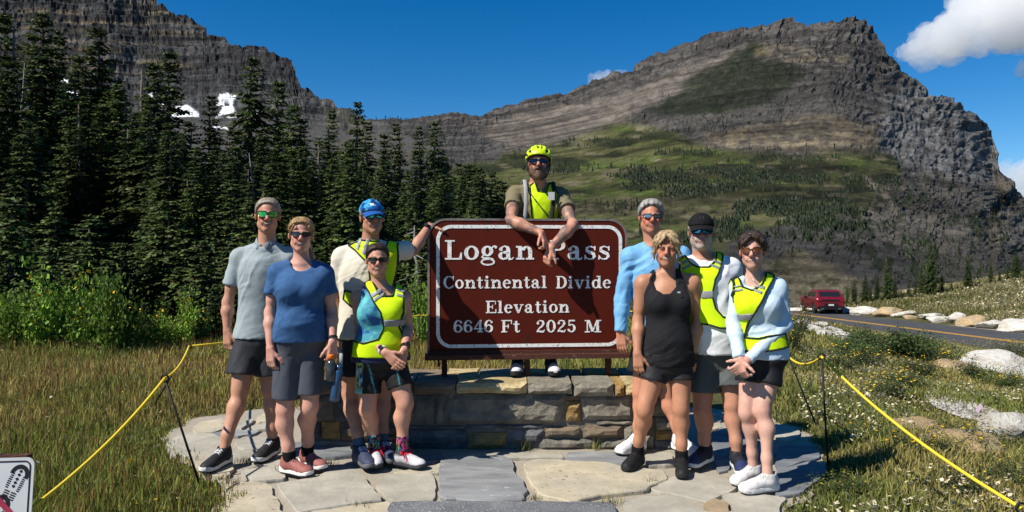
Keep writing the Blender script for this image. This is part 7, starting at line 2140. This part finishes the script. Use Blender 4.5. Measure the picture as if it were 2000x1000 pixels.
# ---------------------------------------------------------------- keep-off sign at the lower left
ks = thing('keep_off_sign', 'small white sign with boot prints struck out in red on a wooden post', 'sign', (-2.16, 3.05, 0))
c0 = PX(68, 893, 3.0); KU = unit((1, .10, 0)); KN = np.array([KU[1], -KU[0], 0]); KZ = unit(np.array([.03, .12, 1.0])); KN = np.cross(KU, KZ); KZ = np.cross(KN, KU); 
if KN[1] > 0: KN = -KN
S_ = .30; ko = c0 - KU * S_ - KZ * S_
def kprism(poly, h0, h1, nm, mat):
    mb = MB(); mb.prism(poly, KU, KZ, KN, h0, h1, ko); mb.build(nm, mat, ks, False)
m_kwhite = material('sign_white', (.60, .61, .62), .45, amt=.06, scale=10, spec=.4)
kprism(rrect(0, 0, S_, S_, .03, 6), -.004, 0, 'sign_face', m_kwhite)
def kring(a, t, nm, mat, h=.0012):
    o_ = rrect(a, a, S_ - a, S_ - a, .026, 6); i_ = rrect(a + t, a + t, S_ - a - t, S_ - a - t, .026 - t, 6); n = len(o_)
    vs = [ko + KU * x + KZ * y_ + KN * h for P in (o_, i_) for x, y_ in P]
    obj(nm, np.array(vs), [(i, (i + 1) % n, n + (i + 1) % n, n + i) for i in range(n)], mat, ks, False)
kring(.012, .006, 'border', m_trim)
def boot(cx, cy, ang, sc):
    mb = MB(); ca, sa = math.cos(ang), math.sin(ang)
    def P(x, y_): return (cx + (x * ca - y_ * sa) * sc, cy + (x * sa + y_ * ca) * sc)
    z = .0012
    for k in range(16):
        a = math.pi * (k / 15) ; w = .16
        for s_ in (1,):
            p0, p1 = (.36 * math.cos(a), .45 + .40 * math.sin(a)), (.60 * math.cos(a), .45 + .68 * math.sin(a))
            tx, ty = -math.sin(a) * .04, math.cos(a) * .06
            mb.prism([P(p0[0] - tx, p0[1] - ty), P(p1[0] - tx * 1.4, p1[1] - ty * 1.4), P(p1[0] + tx * 1.4, p1[1] + ty * 1.4), P(p0[0] + tx, p0[1] + ty)], KU, KZ, KN, .0004, z, ko)
    for y_ in np.linspace(-.55, .4, 8):
        w = .52 - .12 * abs(y_ + .1)
        for s_ in (-1, 1): mb.prism([P(s_ * .30, y_ - .035), P(s_ * w, y_ - .035), P(s_ * w, y_ + .045), P(s_ * .30, y_ + .045)][::s_], KU, KZ, KN, .0004, z, ko)
    for y_ in (.7, .45, .15, -.1, -.35): mb.prism([P(0, y_ - .11), P(.12, y_), P(0, y_ + .11), P(-.12, y_)], KU, KZ, KN, .0004, z, ko)
    for y_ in np.linspace(-1.2, -.75, 4):
        for s_ in (-1, 1): mb.prism([P(s_ * .06, y_ - .04), P(s_ * .40, y_ - .04), P(s_ * .40, y_ + .04), P(s_ * .06, y_ + .04)][::s_], KU, KZ, KN, .0004, z, ko)
    mb.build('boot_print', m_trim, ks, False)['kind'] = 'stuff'
for a_ in ((.232, .205), (.165, .085), (.085, .20)): boot(*a_, -.42, .062)
kprism([(.185 - .165, .285), (.185 - .135, .285), (.285, .02), (.255, .02)], .0018, .0030, 'red_slash', material('red_band', (.35, .03, .07), .6, amt=.1))
mb = MB(); mb.box(ko + KU * .10 - KN * .030 + KZ * -.02, (.05, .025, .33), (KU, KN, KZ)); mb.build('post', m_brown_d, ks, False)
mb = MB(); mb.box(ko + KU * .13 - KN * .028 + KZ * (S_ - .01), (.135, .022, .018), (KU, KN, KZ)); mb.build('backing_board', m_brown_d, ks, False)

# ---------------------------------------------------------------- bottles
m_clear = material('smoky_plastic', (.035, .038, .04), .15, amt=.0, spec=.6); m_blueb = material('blue_plastic', (.02, .06, .13), .15, amt=.0, spec=.6); m_orange = material('orange_cap', (.75, .16, .02), .4, amt=.0)
hp = P2.arm[1][1] + np.array([-.004, -.03, -.075])
bt = thing('water_bottle', 'smoky bottle with orange cap held by the woman in blue T-shirt', 'bottle', hp + [0, 0, -.17])
mb = MB(); mb.tube([hp + [0, 0, -.17], hp + [0, 0, -.165], hp + [0, 0, -.12], hp + [0, 0, -.06], hp + [0, 0, -.03]], [.030, .034, .034, .033, .018], 16); mb.build('flask', m_clear, bt, True)
mb = MB(); mb.tube([hp + [0, 0, -.03], hp + [0, 0, -.005], hp + [0, 0, .0]], [.021, .021, .017], 14); mb.build('cap', m_orange, bt, True)
hp = PX(662, 722, 4.62)
bt = thing('water_bottle', 'translucent blue bottle hanging from a strap beside the cap wearer', 'bottle', hp + [-.04, 0, -.25])
ax_ = np.array([-.14, -.02, -1.0])
mb = MB(); mb.tube([hp + ax_ * t for t in (0, .01, .08, .16, .195, .2)], [.022, .029, .028, .031, .031, .026], 16); mb.build('flask', m_blueb, bt, True)
mb = MB(); mb.tube([hp + ax_ * -.03, hp + ax_ * .0], [.02, .022], 14); mb.build('cap', m_blueb, bt, True)
mb = MB(); mb.tube([P3.arm[0][1] + [.0, -.06, -.03], hp + [.015, -.0, .10], hp + [.01, -.0, .02]], .012, 6, flat=.25); mb.build('strap', m_gs, bt, True)

# ---------------------------------------------------------------- red car on the road
def car():
    yR = 48.6; xc = float(xroad(yR)) + 2.3; zc = float(zroad(yR)) + .05
    r = thing('parked_car', 'dark red hatchback SUV seen from behind on the mountain road', 'car', (xc, yR + 2.3, zc))
    r.name = 'car'; ORG['car'] = ORG[r.name] if r.name in ORG else np.array((xc, yR + 2.3, zc))
    hd = .15; ca, sa = math.cos(hd), math.sin(hd); slope = -.038
    def T(v):
        v = np.asarray(v, float).reshape(-1, 3)
        return np.stack([xc + v[:, 0] * ca + (v[:, 1]) * sa, yR + v[:, 1] * ca - v[:, 0] * sa, zc + v[:, 2] + slope * v[:, 1]], 1)
    m_red = material('metallic_red_paint', (.19, .006, .018), .28, amt=.0, spec=.6, coat=.8, metal=.25)
    m_glass = material('dark_car_glass', (.012, .014, .016), .06, amt=0, spec=.8); m_tail = material('tail_lamp', (.22, .01, .01), .2, amt=0, spec=.6)
    m_tyre = material('tyre', (.015, .015, .015), .8, amt=.1); m_rim = material('alloy_rim', (.5, .5, .52), .3, amt=0, metal=.9); m_plate = material('number_plate', (.6, .6, .6), .5, amt=.05)
    def rbox(c, h, rr):
        c = np.array(c); h = np.array(h) - rr
        def f(X, Y, Z):
            qx, qy, qz = np.abs(X - c[0]) - h[0], np.abs(Y - c[1]) - h[1], np.abs(Z - c[2]) - h[2]
            return np.sqrt(np.maximum(qx, 0) ** 2 + np.maximum(qy, 0) ** 2 + np.maximum(qz, 0) ** 2) + np.minimum(np.maximum(qx, np.maximum(qy, qz)), 0) - rr
        return f, c - h - rr, c + h + rr
    def cabin(grow):
        def f(X, Y, Z):
            t = np.clip((Z - .95) / .65, 0, 1)
            hw = .90 - .20 * t + grow; y0 = .10 + .55 * t ** 1.4 - grow; y1 = 3.35 - 1.15 * t + grow
            return np.maximum(np.maximum(np.abs(X) - hw, np.maximum(y0 - Y, Y - y1)), Z - 1.63 + .06 * ((Y - 1.6) / 1.4) ** 2 - grow) * .85
        return f, np.array([-1, 0, .8]), np.array([1, 3.5, 1.75])
    Fd = Field((-1.0, -.1, .15), (1.0, 4.7, 1.75), .03)
    Fd.union(rbox((0, 2.3, .70), (.93, 2.28, .42), .20), .05); Fd.union(cabin(0), .10)
    for y_ in (.85, 3.6):
        for sg in (-1, 1): Fd.cut(p_cyl((sg * .60, y_, .36), (sg * 1.2, y_, .36), .41, .41), .02)
    v, q = Fd.mesh(); obj('car_body', T(v), q, m_red, r, True, ratio=.3)
    def glass(nm, fn):
        Fg = Field((-1.0, -.1, .85), (1.0, 3.6, 1.75), .024); Fg.union(cabin(.012), .01); Fg.keep(fn); v, q = Fg.mesh(); obj(nm, T(v), q, m_glass, r, True, ratio=.2)
    glass('rear_window', lambda X, Y, Z: np.maximum(np.maximum(1.12 - Z, Z - 1.50), np.maximum(np.abs(X) - .68, Y - .75)) + 0 * Y)
    glass('side_window', lambda X, Y, Z: np.maximum(np.maximum(1.02 - Z, Z - 1.47), np.maximum(X + .55, np.maximum(.75 - Y, Y - 2.7))))
    glass('side_window', lambda X, Y, Z: np.maximum(np.maximum(1.02 - Z, Z - 1.47), np.maximum(.55 - X, np.maximum(.75 - Y, Y - 2.7))))
    glass('windscreen', lambda X, Y, Z: np.maximum(np.maximum(1.05 - Z, Z - 1.5), np.maximum(np.abs(X) - .68, 2.6 - Y)) + 0 * Z)
    def bx(nm, c, h, m):
        mb = MB(); mb.box((0, 0, 0), h); vv = T(np.array(mb.v) + np.array(c)); return obj(nm, vv, mb.f, m, r, False)
    bx('bumper', (0, .04, .42), (.86, .09, .11), m_black); bx('number_plate', (0, -.062, .62), (.17, .012, .055), m_plate)
    bx('plate_recess', (0, .0, .63), (.42, .045, .10), m_black); bx('light_bar', (0, .012, .94), (.80, .03, .045), m_black)
    for sg in (-1, 1):
        bx('tail_lamp', (sg * .74, .03, .93), (.15, .055, .055), m_tail); bx('exhaust', (sg * .55, -.03, .36), (.08, .04, .03), m_rim); bx('mirror', (sg * 1.0, 2.65, 1.08), (.09, .07, .07), m_black)
        for y_ in (.85, 3.6):
            mb = MB(); n = 24; prof = [(.16, .10), (.34, .10), (.365, .06), (.365, -.06), (.34, -.10), (.16, -.10)]; m = len(prof)
            vs = [(sg * .83 + w, y_ + rr * math.cos(6.2832 * k / n), .365 + rr * math.sin(6.2832 * k / n)) for k in range(n) for rr, w in prof]
            fs = [(k * m + j, ((k + 1) % n) * m + j, ((k + 1) % n) * m + (j + 1) % m, k * m + (j + 1) % m) for k in range(n) for j in range(m)]
            wh = obj('wheel', T(vs), fs, m_tyre, r, True)
            mb = MB()
            for k in range(5):
                a = 6.2832 * k / 5; u = np.array([0, math.cos(a), math.sin(a)]); w_ = np.array([0, -math.sin(a), math.cos(a)])
                mb.box(np.array([sg * .90, y_, .365]) + u * .12, (.015, .13, .03), (np.array([1, 0, 0]), u, w_))
            mb.tube([(sg * .86, y_, .365), (sg * .89, y_, .365)], .25, 20); mb.tube([(sg * .89, y_, .365), (sg * .92, y_, .365)], .05, 10)
            obj('rim', T(mb.v), mb.f, m_rim, wh, False)
car()
# grass tufts rooted in the wall foot and paving joints
for i, (px, py, h) in enumerate(((1023, 879, .09), (1168, 878, .10), (1275, 945, .05), (702, 992, .05), (640, 908, .05), (480, 905, .06), (1372, 880, .04), (1045, 975, .03), (1195, 985, .06), (552, 925, .05))):
    rg = np.random.default_rng(i); c = GP(px, py, .01); vs, fs, cs = [], [], []
    for _ in range(34):
        b = c + [rg.normal() * .03, rg.normal() * .02, 0]; a = rg.uniform(0, 6.28); hh = h * rg.uniform(.5, 1.3); o_ = np.array([math.cos(a), math.sin(a), 0]); k = len(vs)
        w = np.array([-o_[1], o_[0], 0]) * .003
        vs += [b - w, b + w, b + o_ * hh * .5 + [0, 0, hh]]; fs.append((k, k + 1, k + 2)); cc = np.array([(.09, .12, .03), (.25, .2, .07)][int(rg.uniform() < .35)]) * rg.uniform(.7, 1.2); cs += [cc] * 3
    o = obj('grass_tuft', np.array(vs), fs, m_grass, None, False, np.array(cs, np.float32), loc=c)
    setp(o, 'small tuft of grass rooted in a joint of the paving', 'grass', 'tufts in the paving joints', 'stuff')
